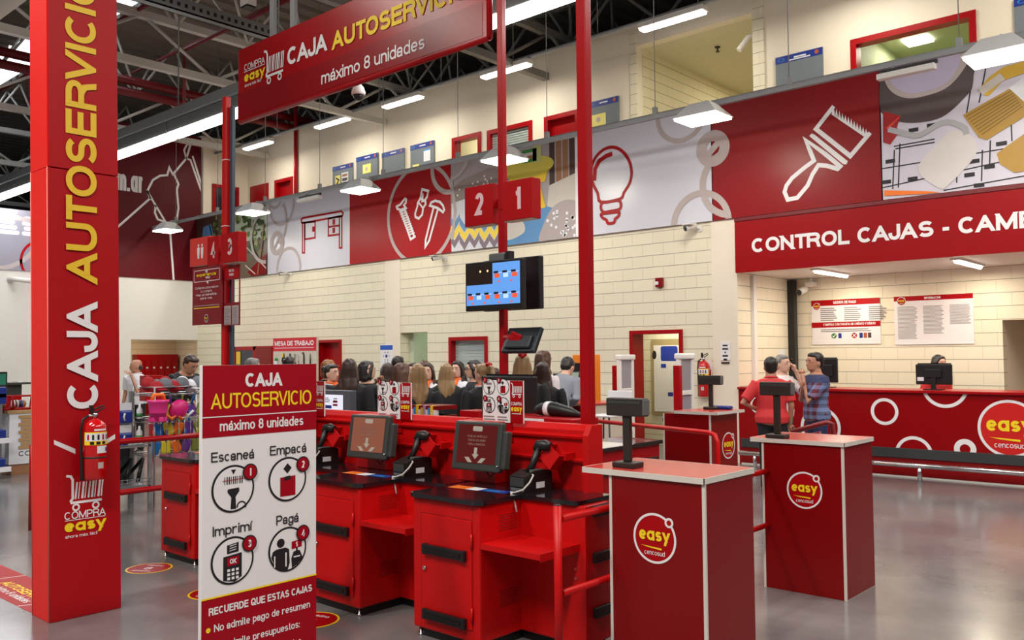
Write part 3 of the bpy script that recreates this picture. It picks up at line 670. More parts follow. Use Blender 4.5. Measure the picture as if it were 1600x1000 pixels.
# pendant flood lamps in front of the panels
PY, PZ = 10.6, 4.80
rl = thing('lamp_rail', 'grey steel rail carrying the square pendant floodlights before the panels', 'rail', (-10, PY, PZ + .22))
B('bar', GALV, (LX + .1, PY - .03, 4.97), (1, PY + .03, 5.03), rl)
k = MB().use(GALV)
for x in range(-21, 1, 2): k.tube([(x + .3, PY, 5.03), (x + .3, PY, 9.35)], .006, 5); k.box((x + .27, PY - .03, 5.03), (x + .33, PY + .03, 5.14))
k.build('suspension_cable', rl)
nm = ['far left over the maroon banner', 'before the garden picture panel', 'at the red panel with screws', 'behind the mid red pole', 'before the white panel with a bulb', 'largest at the upper right corner']
for i, (px, py) in enumerate(((262, 360), (395, 336), (563, 298), (788, 254), (1098, 186), (1562, 92))):
    c = onY(px, py, PY - .3); cx, cy, cz = c.x, PY - .3, 4.74
    t = thing('floodlight', 'square grey floodlight with a glowing face, ' + nm[i], 'floodlight', (cx, cy, cz), 'square floodlights on the rail')
    k = MB().use(mat('lamp_housing_grey', (206, 206, 206), .4)); k.frustum((.64, .5), (.3, .22), cz + .01, cz + .2, cx, cy); k.build('housing', t)
    k = MB().use(DIFF); k.box((cx - .3, cy - .23, cz - .02), (cx + .3, cy + .23, cz + .01)); k.build('diffuser', t)
    T('bracket', GALV, [(cx, cy, cz + .19), (cx, cy + .1, cz + .25), (cx, PY, 4.98)], .025, t)
    area('floodlight_light', (cx, cy + .04, cz - .03), .55, .4, 42, (1, .94, .78), (math.radians(18), 0, 0))
# small dead bracket lamps at the panel rail
for i, (a, b, lab) in enumerate((((466, 318), (500, 303), 'small white bracket lamp hanging at the desk picture panel'), ((1371, 121), (1462, 102), 'white bracket lamp at the edge of the tools picture'))):
    p, q = onY(*a, PY - .15), onY(*b, PY - .15); z = 4.8
    t = thing('bracket_lamp', lab, 'lamp', (p.x, PY - .15, z), 'unlit bracket lamps')
    B('housing', OFFW, (p.x, PY - .2, z), (q.x, PY - .1, z + .07), t, .01); B('arm', BLK, (p.x + .05, PY - .17, z + .07), (q.x + .02, PY - .13, z + .11), t)
    T('bracket', GALV, [(p.x + .15, PY - .15, z + .1), (p.x + .15, PY, 4.99)], .012, t)

# light inside the upper office, gallery sprinkler and cameras
c = onY(1434, 68, UY + 2.0)
t = thing('office_light', 'bright square ceiling light seen through the large upper window', 'ceiling light', (c.x, UY + 2, U_BW[3] + .44))
B('diffuser', TUBE, (c.x - .2, UY + 1.8, U_BW[3] + .42), (c.x + .2, UY + 2.2, U_BW[3] + .445), t)
area('office_lamp_and_fill', (c.x, UY + 1.9, U_BW[3] + .40), .6, .5, 13, (1, 1, .8))
area('office_lamp_and_fill', ((U_DW[0] + U_DW[1]) / 2, UY + 1.2, U_DW[3] + .3), .5, .5, 14, (1, .94, .76))  # unseen lamp added to brighten the office behind the mid-wall doorway
area('gallery_light', (-7.6, 16.5, OPZ - .05), .6, 1.5, 35, (1, .93, .7))
area('corridor_light', (-8, 12.8, 2.48), .5, .3, 26, (1, .93, .78))
area('passage_light', (-12.9, 12.5, 2.38), .3, .3, 4, (.95, 1, .85))
area('locker_bay_light', (-23.8, 11.3, 2.48), .8, .6, 22, (1, .86, .66))
for i, (p, lab) in enumerate((((1268, 421), 'left slim tube lamp in the alcove ceiling'), ((1486, 404), 'right slim tube lamp in the alcove ceiling'))):
    c = onZ(*p, 2.80)
    t = thing('alcove_tube_light', lab + ' above the desk', 'tube light', (c.x, 12.5, 2.82), 'alcove tube lights')
    B('housing', OFFW, (c.x - .06, 12.16, 2.795), (c.x + .06, 13.4, 2.82), t); k = MB().use(TUBE); k.tube([(c.x, 12.2, 2.785), (c.x, 13.36, 2.785)], .03, 10); k.build('tube', t)
    area('alcove_tube_light_light', (c.x, 12.8, 2.74), .1, 1.1, 26, (1, .9, .72))
area('alcove_far_light', (-1.2, 12.8, 2.74), .1, 1.1, 26, (1, .9, .72))
t = thing('ceiling_sprinkler', 'small dark sprinkler head in the gallery ceiling', 'sprinkler', onZ(1121, 73, OPZ))
c = onZ(1121, 73, OPZ); k = MB().use(BRON); k.lathe([(.05, 0), (.05, -.02), (.015, -.03), (.015, -.08), (.04, -.09), (.04, -.1)], c, 10); k.build('body', t)
# ------------------------------------------------------------------ picture panels along the back wall
PYF = 11.85                                   # face of the panels
PZ0, PZ1 = 3.63, 5.40
def yz(pts, Y=PYF): return [tuple(onY(x, y, Y).xz) for x, y in pts]
def q6(pts): return yz([(400 + x / 4, 250 + y / 4) for x, y in pts])
def q7(pts): return yz([(800 + x / 4, 250 + y / 4) for x, y in pts])
def q4(pts): return yz([(1200 + x / 4, y / 4) for x, y in pts])
def qb(pts): return yz([(1370 + x / 4, 60 + y / 4) for x, y in pts])
def rpx(A, cx, cy, dx, wd, m=TAUPE, l=2, a0=0, a1=360):
    c = onY(cx, cy, PYF); r = (onY(cx + dx, cy, PYF).x - onY(cx - dx, cy, PYF).x) / 2
    A.ring(c.x, c.z, r, wd, m, l, a0, a1)
def panel(px0, px1, m, label):
    x0 = LX + .02 if px0 is None else onY(px0, 400, PYF).x; x1 = 3 if px1 is None else onY(px1, 300, PYF).x
    t = thing('wall_panel', label, 'picture panel', (x0, PYF, PZ0), 'picture panels along the back wall')
    B('board', m, (x0, PYF, PZ0), (x1 - .004, PYF + .035, PZ1), t)
    return t, Art((0, PYF, 0), (1, 0, 0), (0, 0, 1), .002, (x0, PZ0, x1 - .004, PZ1)), x0, x1
rnd = random.Random(5)
LEAF = [mat('leaf_print_%d' % i, c, .5) for i, c in enumerate(((70, 96, 44), (106, 128, 62), (44, 66, 34), (150, 160, 96)))]
BROWN = mat('brown_print', (70, 46, 38), .5); WOOD = mat('wood_print', (150, 104, 70), .5); SKYB = mat('blue_cloth_print', (88, 140, 190), .5)
TERRA = mat('terracotta_print', (176, 84, 52), .5); PALEP = mat('pale_print', (204, 196, 188), .5)

t, A, x0, x1 = panel(None, 418, mat('garden_print', (98, 82, 66), .4), 'garden picture panel with green plants and a red box at left end')
A.rect(x0, PZ0, x0 + 1.1, PZ1, BROWN, 1)
A.poly(yz([(314, 385), (318, 355), (330, 350), (336, 380)]), SKYB, 2); A.line(yz([(327, 350), (335, 385)]), .04, WOOD, 2)
A.rect(x0 + 1.9, PZ0 + .9, x1, PZ1, PALEG, 1)
for i in range(150):
    a, b = x0 + .9 + rnd.random() * (x1 - x0 - 1.0), PZ0 + .55 + rnd.random() * 1.2
    A.disc(a, b, .04 + rnd.random() * .08, LEAF[i % 4], 2 + i * .06, ry=.03 + rnd.random() * .06, seg=8)
A.poly(yz([(388, 425), (418, 395), (418, 428), (395, 432)]), RED_D, 12)
A.line(yz([(385, 385), (418, 420)]), .03, PALEP, 13); A.line(yz([(385, 415), (400, 428)]), .03, PALEP, 13.5); A.line(yz([(414, 350), (404, 428)]), .05, WOOD, 14)
for i in range(6): A.disc(x0 + 1.2 + i * .16, PZ0 + .2 + (i % 2) * .12, .09, TERRA if i % 2 else LEAF[0], 15 + i * .3, seg=12)
rpx(A, 416, 370, 22, .09, l=17)
A.build('printed_graphics', t)

t, A, x0, x1 = panel(418, 546.5, LILAC, 'white picture panel with a red outline drawing of a desk')
LN = .045
A.line(q6([(283, 372), (286, 392), (300, 393), (540, 350), (546, 333), (535, 320), (295, 362)]), LN, RED_S, 2, True)
A.line(q6([(291, 393), (291, 580), (304, 580), (304, 392)]), LN, RED_S, 2, True)
A.line(q6([(306, 392), (370, 384), (370, 486), (306, 496)]), LN, RED_S, 2, True)
A.line(q6([(522, 352), (522, 549), (537, 549), (537, 350)]), LN, RED_S, 2, True)
A.line(q6([(522, 352), (453, 366), (453, 474), (522, 464)]), LN, RED_S, 2); A.line(q6([(453, 419), (522, 409)]), LN, RED_S, 2)
for p in ((487, 387), (487, 440), (360, 432)): a, b = q6([p])[0]; A.rect(a - .05, b - .06, a + .05, b + .06, RED_S, 2)
for i, c in enumerate(((440, 318, 19, .07), (430, 305, 11, .07), (451, 419, 18, .07), (433, 380, 8.5, .13))): rpx(A, *c, l=2 + i)
A.line(yz([(428, 390), (439, 366)]), .07, TAUPE, 6); A.ring(onY(425, 348, PYF).x, onY(425, 348, PYF).z, .62, .07, TAUPE, 7, -60, 40)
A.build('printed_graphics', t)

t, A, x0, x1 = panel(546.5, 705, RED_S, 'red picture panel with white screw, wall plug and nail drawings')
rpx(A, 657, 334, 52, .08, l=1); rpx(A, 703, 260, 28, .1, l=2)
LN = .05
A.line(q6([(880, 292), (905, 277), (932, 241), (941, 248), (938, 268), (926, 282), (938, 300), (905, 312), (884, 305)]), LN, WHITE, 3, True)
A.line(q6([(905, 312), (968, 497)]), LN, WHITE, 4); A.line(q6([(930, 302), (990, 478)]), LN, WHITE, 4); A.line(q6([(968, 497), (996, 478)]), LN, WHITE, 4.5)
for i in range(11): f = i / 11; A.line(q6([(900 + f * 63, 325 + f * 158), (938 + f * 58, 312 + f * 158)]), .035, WHITE, 5)
A.line(q6([(1040, 183), (1078, 194), (1070, 232), (1058, 250), (1062, 275), (1046, 300), (1040, 342), (1018, 366), (998, 356), (996, 335), (1010, 290), (1012, 270), (1028, 240)]), LN, WHITE, 3, True)
A.line(q6([(1030, 240), (1062, 262)]), .05, WHITE, 4); A.line(q6([(1022, 270), (1044, 300)]), .04, WHITE, 4); A.line(q6([(1045, 215), (1040, 260)]), .05, WHITE, 4.5)
A.line(q6([(1088, 285), (1096, 266), (1120, 255), (1150, 262), (1170, 285), (1178, 312), (1170, 326), (1152, 312), (1135, 300), (1110, 292)]), LN, WHITE, 3, True)
A.line(q6([(1112, 294), (1062, 500), (1060, 543), (1084, 505), (1140, 303)]), LN, WHITE, 4)
A.build('printed_graphics', t)

t, A, x0, x1 = panel(705, 904, mat('bedroom_print', (168, 158, 160), .4), 'bedroom picture panel with zigzag pillow and yellow stool')
for i in range(9):
    p = yz([(858 + i * 5.2, 218), (858 + i * 5.2, 300)]); A.rect(p[0][0], p[1][1], p[0][0] + .12, PZ1, WOOD if i % 3 else BROWN, 1) if i % 2 == 0 else 0
A.poly(yz([(858, 290), (904, 268), (904, 372), (850, 380)]), PALEP, 2)
A.poly(sm(yz([(704, 312), (712, 290), (735, 276), (775, 262), (778, 300), (745, 306), (712, 336)])), mat('dotted_cloth_print', (150, 132, 128), .5), 2)
for i in range(40):
    a, b = 712 + rnd.random() * 62, 272 + rnd.random() * 34
    if b > 300 - (a - 706) * .55: c = yz([(a, b)])[0]; A.disc(c[0], c[1], .022, WHITE, 3, seg=8)
A.poly(yz([(706, 318), (730, 310), (778, 340), (778, 385), (706, 393)]), PAPER, 3)
for j in range(5):
    for r_, m in enumerate((SKYB, YEL, mat('mauve_print', (130, 110, 124), .5))):
        bx, by = 703 + j * 15.5, 336 + r_ * 14 + (j % 2) * 3
        A.poly(yz([(bx, by), (bx + 7.7, by + 12), (bx + 15.5, by - 2), (bx + 15.5, by + 10), (bx + 7.7, by + 24), (bx, by + 12)]), m, 4)
A.poly(yz([(788, 386), (790, 352), (815, 330), (845, 320), (878, 328), (850, 378)]), SKYB, 3)
A.poly(sm(yz([(790, 372), (792, 350), (815, 345), (820, 362), (800, 374)])), PALEP, 4)
A.poly(sm(yz([(846, 380), (850, 350), (866, 322), (888, 312), (908, 322), (908, 372)])), mat('quilt_print', (170, 158, 158), .5), 4)
for i in range(26): c = yz([(852 + rnd.random() * 48, 330 + rnd.random() * 42)])[0]; A.disc(c[0], c[1], .03, PAPER, 5, seg=8)
A.poly(yz([(836, 278), (842, 278), (853, 324), (846, 326)]), GOLD, 4); A.poly(yz([(790, 268), (857, 262), (852, 284), (800, 290)]), GOLD, 4)
c = yz([(824, 262)])[0]; A.disc(c[0], c[1], .62, mat('mustard_print', (206, 190, 70), .5), 5, ry=.2)
for i in range(4): p = yz([(816, 256 - i * 5)])[0]; A.rect(p[0], p[1], p[0] + .35, p[1] + .06, (GREEN, WOOD, PALEP, GREEN)[i], 6)
p = yz([(833, 255)])[0]; A.rect(p[0], p[1], p[0] + .2, p[1] + .42, mat('vase_print', (186, 192, 120), .4), 6)
A.ring(x0 + .0, onY(705, 280, PYF).z + .5, .5, .08, TAUPE, 6); A.line(yz([(706, 285), (712, 330), (707, 372)]), .08, TAUPE, 6)
A.rect(x1 - .06, PZ0, x1, PZ1, WHITE, 6)
A.build('printed_graphics', t)

t, A, x0, x1 = panel(904, 1114, LILAC, 'white picture panel with a red light bulb outline')
LN = .055
A.line(sm(yz([(939, 316), (934, 302), (926, 285), (924, 265), (930, 247), (943, 234), (958, 230), (972, 236), (983, 251), (987, 269), (984, 286), (975, 301), (969, 311)]), 3), LN, RED_S, 2, True)
A.line(yz([(929, 280), (930, 264), (937, 251), (947, 244), (955, 241)]), .075, RED_S, 3)
A.line(sm(yz([(939, 324), (942, 317), (955, 315), (967, 313.5), (970.5, 320), (968, 327), (955, 330), (943, 331.5)]), 3), .05, RED_S, 4, True)
A.line(sm(q7([(558, 340), (580, 334), (615, 330), (650, 326), (671, 328), (666, 352), (646, 368), (638, 392), (602, 396), (592, 376), (566, 360)]), 3), .05, RED_S, 5, True)
for i, c in enumerate(((1064, 178, 37, .075), (1095, 350, 43, .1), (1114, 232, 18, .17))): rpx(A, *c, l=3 + i)
rpx(A, 1143, 285, 46, .1, l=6, a0=112, a1=262); A.line(yz([(1106, 243), (1120, 226)]), .1, TAUPE, 7)
A.build('printed_graphics', t)

t, A, x0, x1 = panel(1114, 1380, mat('deep_red_vinyl', (140, 2, 10), .35, var=.03, spec=.25), 'plain red picture panel with a white paintbrush outline')
LN = .06
A.line(q4([(405, 672), (300, 806), (515, 976), (632, 838)]), LN, WHITE, 2)
z = [(398, 716)]
for i in range(12): f = i / 12; z += [(410 + f * 222, 668 + f * 148), (410 + (f + .05) * 222, 716 + (f + .05) * 138)]
z += [(634, 830), (612, 862)]
A.poly(q4(z), WHITE, 3)
A.poly(q4([(258, 850), (275, 834), (292, 842), (500, 1008), (490, 1028), (470, 1026)]), WHITE, 2)
A.line(yz([(1259, 219), (1266, 236), (1272, 251), (1256, 263), (1238, 278), (1229, 290), (1226, 300), (1231, 312), (1246, 309), (1262, 290), (1270, 272), (1279, 258), (1292, 259), (1309, 264), (1313, 260), (1290, 241)]), LN, WHITE, 2, True)
rpx(A, 1114, 232, 18, .17); rpx(A, 1095, 350, 43, .1, l=3); rpx(A, 1143, 285, 46, .1, l=4, a0=112, a1=262); A.line(yz([(1106, 243), (1120, 226)]), .1, TAUPE, 5)
A.build('printed_graphics', t)

t, A, x0, x1 = panel(1380, None, mat('drawing_print', (206, 200, 214), .35), 'picture panel of tape, paint roller and brushes on a plan')
for a, b in (((0, 820), (920, 670)), ((30, 935), (920, 740)), ((110, 700), (100, 940)), ((145, 660), (135, 930)), ((330, 180), (330, 320)), ((660, 700), (655, 890)), ((710, 640), (705, 800)), ((420, 950), (920, 860)), ((620, 120), (560, 480)), ((700, 90), (640, 400)), ((840, 520), (845, 640)), ((120, 690), (360, 650)), ((110, 675), (360, 630)), ((500, 720), (500, 900)), ((130, 310), (330, 210))):
    dl = (dl + .05) if 'dl' in globals() else 1; A.line(qb([a, b]), .016, INK, dl)
for p in ((60, 900), (225, 880), (345, 545), (580, 855), (780, 660), (230, 575), (610, 770), (85, 770), (705, 805), (640, 920)): c = qb([p])[0]; A.rect(c[0] - .06, c[1] - .02, c[0] + .06, c[1] + .03, INK, 3)
TAPE = mat('tape_print', (74, 58, 58), .4)
A.poly(sm(qb([(20, 230), (22, 440), (70, 490), (160, 525), (300, 522), (430, 480), (570, 350), (602, 280), (602, 150), (560, 100), (420, 90), (40, 90)])), TAPE, 3)
A.poly(sm(qb([(45, 240), (95, 335), (200, 375), (340, 350), (450, 300), (540, 200), (570, 110), (420, 80), (60, 110)])), TAUPE, 4)
A.poly(sm(qb([(75, 240), (120, 310), (215, 345), (330, 325), (430, 280), (500, 200), (520, 110), (420, 80), (90, 110)])), mat('lilac_print', (190, 180, 206), .4), 5)
A.poly(qb([(40, 455), (150, 485), (125, 560), (150, 575), (85, 665), (40, 650)]), RED_P, 4); A.poly(qb([(60, 560), (150, 480), (140, 500), (70, 575)]), mat('orange_red_print', (220, 60, 30), .4), 5)
A.line(qb([(85, 572), (195, 600), (235, 608), (265, 606), (300, 590), (380, 540), (410, 527), (440, 522), (480, 528), (530, 548), (552, 562), (560, 590)]), .07, mat('wire_print', (170, 168, 172), .3), 6)
A.poly(sm(qb([(470, 575), (560, 590), (615, 640), (612, 740), (440, 925), (385, 932), (290, 870), (260, 820), (285, 760), (420, 615)])), mat('roller_print', (214, 206, 204), .5), 5)
BRS = mat('bristle_print', (176, 136, 56), .5)
A.poly(qb([(540, 480), (830, 315), (925, 400), (925, 490), (690, 635), (640, 622)]), BRS, 5); A.poly(qb([(828, 312), (935, 230), (935, 410)]), PAPER, 6)
A.poly(qb([(750, 720), (925, 595), (925, 830), (860, 840), (770, 785)]), BRS, 5)
for i in range(8): A.line(qb([(560 + i * 14, 490 + i * 16), (840 + i * 10, 330 + i * 14)]), .014, mat('bristle_shadow_print', (132, 98, 36), .5), 6)
A.poly(qb([(640, 320), (700, 245), (790, 180), (930, 140), (930, 215), (790, 265), (700, 362), (655, 350)]), mat('ruler_print', (214, 170, 50), .5), 5)
A.line(qb([(665, 325), (770, 250)]), .1, PALEP, 6)
A.poly(qb([(48, 950), (310, 955), (400, 962), (310, 972), (48, 985)]), ORANGE, 6)
A.build('printed_graphics', t)

o = tag(B('panel_rail', GALV, (LX + .02, PYF - .01, PZ1 + .002), (3, PYF + .045, PZ1 + .06)), 'grey steel rail capping the row of picture panels', 'rail')

# left wall: maroon banner and the towel picture
LB = LX + .03
def xz(pts): return [tuple(onX(x, y, LB).yz) for x, y in pts]
t = thing('wall_banner', 'large maroon wall banner with white desk lamp outline', 'banner', (LB, 8.3, 3.68))
B('board', MAROON, (LX, 8.3, 3.68), (LB, 11.96, 7.6), t)
A = Art((LB, 0, 0), (0, 1, 0), (0, 0, 1), .003, (8.3, 3.68, 11.96, 7.6))
def z1(pts): return xz([(x / 4, 250 + y / 4) for x, y in pts])
LN = .055
A.line(z1([(740, 415), (940, 238)]), LN, WHITE, 1); A.line(z1([(938, 238), (920, 195), (955, 125), (1000, 98), (1045, 95), (1058, 48), (1080, 90), (1165, -10), (1190, -95), (1170, -100), (1150, -60), (1165, -10), (1190, 0), (1262, 205)]), LN, WHITE, 1)
A.line(z1([(1205, -20), (1262, 165)]), LN, WHITE, 1); A.line(z1([(1088, 90), (1115, 150), (1105, 185), (1115, 300), (1100, 408)]), LN, WHITE, 1)
A.line(z1([(920, 195), (1042, 400)]), LN, WHITE, 1); A.line(z1([(972, 285), (968, 330), (985, 370), (1025, 385)]), LN, WHITE, 1); A.line(z1([(1065, 470), (1085, 750)]), LN, WHITE, 1)
p = z1([(738, 182), (885, 155)]); A.text('e\u0251sy.com.\u0251r', p[1][0], p[0][1] - .02, .42, WHITE, 2, w=(p[1][0] - p[0][0]) * 3.1, al='r', bold=.012, low=True)
A.build('printed_graphics', t)
t = thing('wall_panel', 'picture panel with stacked white towels left of the red column', 'picture panel', (LB, 3, 3.68), 'picture panels along the back wall')
z5 = onX(20, 327, LX).z
B('board', mat('mauve_grey_print', (150, 146, 160), .4), (LX, 3, 3.68), (LB, 8.28, z5), t)
A = Art((LB, 0, 0), (0, 1, 0), (0, 0, 1), .003, (3, 3.68, 8.28, z5))
a, b = onX(0, 365, LX), onX(26, 365, LX)
for j, (y0, y1) in enumerate(((a.y - 1.5, b.y + .05), (b.y + .1, b.y + 1.6))):
    for i in range(5 - j):
        zz = a.z + i * (z5 - a.z) / 5; A.poly(rrect(y0 + .04 * (i % 2), zz, y1 - .05 * (i % 3), zz + (z5 - a.z) / 5 - .02, .05), PAPER, 1)
c = onX(25, 415, LX)
A.ring(c.y, c.z, 1.1, .1, TAUPE, 2); A.ring(c.y - .5, c.z + .9, 1.0, .1, TAUPE, 2); c = onX(50, 408, LX); A.ring(c.y + .25, c.z, .5, .06, RED_S, 2)
A.build('printed_graphics', t)

# ------------------------------------------------------------------ hanging banner over the lanes
HB = 5.4
bx0, bx1 = onY(372, 130, HB).x, onY(761, 60, HB).x; bz0, bz1 = 4.36, 5.2
t = thing('hanging_banner', 'long red hanging banner with white and yellow self-checkout lettering', 'hanging banner', (bx0, HB, bz0))
B('board', mat('red_banner_vinyl', (160, 2, 12), .24, var=.02, spec=.35), (bx0, HB, bz0), (bx1, HB + .06, bz1), t, .006)
B('lower_band', mat('dark_red_banner_vinyl', (140, 4, 18), .26, var=.02, spec=.35), (bx0 + .004, HB - .004, bz0 + .02), (bx1 - .05, HB, bz0 + .32), t)
k = MB().use(RED_P); k.tube([(bx0, HB + .03, bz0), (bx1, HB + .03, bz0)], .03, 10); k.tube([(bx1, HB + .03, bz0 - .01), (bx1, HB + .03, bz1)], .03, 10); k.build('frame_tube', t)
k = MB().use(GALV)
for x in (bx0 + .6, bx0 + 1.0, bx1 - .8): k.box((x - .04, HB + .06, bz0 + .4), (x + .04, HB + .1, 9.3))
k.build('hanger', t)
A = Art((0, HB - .004, 0), (1, 0, 0), (0, 0, 1), .002)
def hb(x, y): return tuple(onY(x, y, HB).xz)
def tl(A, f, s, p, x1, h, m, bold=0, low=False, l=2):
    a = f(*p); b = f(x1, p[1]); A.text(s, a[0], a[1], h, m, l, w=b[0] - a[0], bold=bold, low=low)
tl(A, hb, 'CAJA', (450, 103), 511.5, .190, WHITE, .04)
tl(A, hb, 'AUTOSERVICIO', (520, 78.5), 737, .185, YEL, .04)
tl(A, hb, 'máximo 8 unidades', (503, 132.5), 666, .130, WHITE, .005)
tl(A, hb, 'COMPRA', (382.7, 111.5), 414.5, .075, WHITE, -.005)
tl(A, hb, 'e\u0251sy', (382.7, 129.3), 414.5, .085, YEL, .05, True)
tl(A, hb, 'ahora más fácil', (383.5, 136.8), 409, .036, WHITE)
a, b = hb(382, 114), hb(414.5, 114); A.rect(a[0], a[1], b[0], a[1] + .008, WHITE, 2)
a, b = hb(414, 132.5), hb(444, 132.5); cart_logo(A, a[0], a[1] - .01, b[0] - a[0], l=2)
A.build('lettering', t)

# ------------------------------------------------------------------ control desk fascia sign
t = thing('fascia_sign', 'long red fascia sign lettered CONTROL CAJAS above the desk alcove', 'sign', (-6.14, WY - .05, 2.81))
B('board', mat('fascia_red', (150, 0, 8), .4, var=.02, spec=.2), (-6.14, WY - .06, 2.81), (3, WY, 3.62), t)
B('cap', mat('dark_red_cap', (110, 6, 14), .4), (-6.14, WY - .075, 3.57), (3, WY - .06, 3.62), t)
A = Art((0, WY - .06, 0), (1, 0, 0), (0, 0, 1), .002)
def fs(x, y): return tuple(onY(x, y, WY - .06).xz)
a = fs(1175, 395.5); b = fs(1592, 357)
A.text('CONTROL CAJAS - CAMBIOS', a[0], a[1] + .005, .205, WHITE, 2, w=(b[0] - a[0]) * tw('CONTROL CAJAS - CAMBIOS') / tw('CONTROL CAJAS - CAM'), bold=.045)
A.build('lettering', t)

# ------------------------------------------------------------------ red clad column
CX0, CX1, CY0, CY1 = -6.02, -5.745, 2.15, 2.59
zs = onX(90, 262, CX1).z
t = thing('clad_column', 'tall square red column with yellow and white vertical lettering', 'column', (-5.88, 2.37, 0))
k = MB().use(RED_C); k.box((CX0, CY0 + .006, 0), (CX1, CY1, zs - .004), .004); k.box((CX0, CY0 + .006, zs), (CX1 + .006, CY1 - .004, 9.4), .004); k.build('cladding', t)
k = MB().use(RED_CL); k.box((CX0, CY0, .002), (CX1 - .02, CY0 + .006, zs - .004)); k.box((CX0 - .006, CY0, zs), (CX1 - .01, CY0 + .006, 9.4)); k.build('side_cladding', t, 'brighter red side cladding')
k = MB().use(mat('pale_red_edge', (226, 120, 112), .5)); k.tube([(CX1 - .012, CY0 + .002, .0), (CX1 - .012, CY0 + .002, zs)], .004, 6); k.tube([(CX0, CY0, 0), (CX0, CY0, zs)], .004, 6); k.build('edge_trim', t)
def cz(y): return onX(135, y, CX1).z
yl, yr = onX(112, 400, CX1).y, onX(160, 400, CX1).y
A = Art((CX1, yr, 0), (0, 0, 1), (0, -1, 0), .006)
H = yr - yl
A.text('CAJA', cz(638), .0, H, WHITE, 2, w=cz(473) - cz(638), bold=.035)
A.text('AUTOSERVICIO', cz(442), .0, H, GOLD, 2, w=(cz(9) - cz(442)) * tw('AUTOSERVICIO') / tw('AUTOSERVICI'), bold=.03)
A.build('lettering', t)
A = Art((CX1, 0, 0), (0, 1, 0), (0, 0, 1), .002)
def cp(x, y): return tuple(onX(x, y, CX1).yz)
A.poly([cp(89, 687), cp(122, 701), cp(122, 709), cp(89, 694)], WHITE); A.poly([cp(166, 689), cp(184, 678), cp(184, 685), cp(166, 696)], WHITE)
a, b = cp(108, 797), cp(163, 797); cart_logo(A, a[0], a[1] - .01, b[0] - a[0])
tl(A, cp, 'COMPRA', (103, 812.5), 167, .047, WHITE, .0)
tl(A, cp, 'e\u0251sy', (103, 832), 167, .055, YEL, .05, True)
tl(A, cp, 'ahora más fácil', (104, 841.5), 154, .02, WHITE)
a, b = cp(104, 814.5), cp(167, 808); A.rect(a[0], a[1], b[0], a[1] + .004, WHITE)
A.build('logo', t)
for ch in t.children:                          # column meshes sheared along y with height, to imitate lens distortion
    for v in ch.data.vertices: v.co.y -= .0165 * v.co.z

# ------------------------------------------------------------------ standing totem
TX, TY0, TY1, TZ = -3.9, 2.137, 2.79, 1.583
t = thing('standing_sign', 'tall white and red standing board with four numbered self-checkout steps', 'standing sign', (TX, 2.46, 0))
B('board', WHITE, (TX - .03, TY0, 0), (TX, TY1, TZ), t, .002)
A = Art((TX, 0, 0), (0, 1, 0), (0, 0, 1), .0012)
def tp(x, y): return tuple(onX(x, y, TX).yz)
zr, zl, zy = tp(318, 685)[1], tp(318, 653)[1], tp(320, 938.5)[1]
TR = mat('totem_red', (160, 6, 28), .45, var=.02, spec=.2)
A.rect(TY0, zr, TY1, TZ, TR); A.rect(TY0, 0, TY1, zy, TR); A.rect(TY0, zy, TY1, zy + .008, YEL, 2); A.rect(TY0, zl - .002, TY1, zl + .003, WHITE, 2)
tl(A, tp, 'CAJA', (383, 604.5), 440.4, .068, WHITE, .045)
tl(A, tp, 'AUTOSERVICIO', (329.4, 639.6), 486, .074, YEL, -.002)
tl(A, tp, 'máximo 8 unidades', (343, 674), 473.6, .050, WHITE, .01)
for s, p, x1, h in (('Escaneá', (329.6, 723), 397, .048), ('Empacá', (421.5, 712), 478.6, .048), ('Imprimí', (332, 839), 394, .048), ('Pagá', (431.4, 821), 466.4, .048)): tl(A, tp, s, p, x1, h, INK, .0)
tl(A, tp, 'RECUERDE QUE ESTAS CAJAS', (325.6, 963), 487, .036, WHITE, .03)
tl(A, tp, 'No admite pago de resumen', (334, 988), 484, .036, WHITE, .005)
z0 = tp(334, 988)[1]; y0, y1 = tp(334, 988)[0], tp(484, 950)[0]
A.text('No admite presupuestos:', y0, z0 - .088, .036, WHITE, 2, w=(tp(468, 988)[0] - y0), bold=.005); A.text('de ventas', tp(470, 988)[0], z0 - .176, .036, WHITE, 2, w=.17, al='r', bold=.005)
for j in range(2): A.disc(y0 - .03, z0 + .015 - .088 * j, .012, YEL, 2, seg=16)
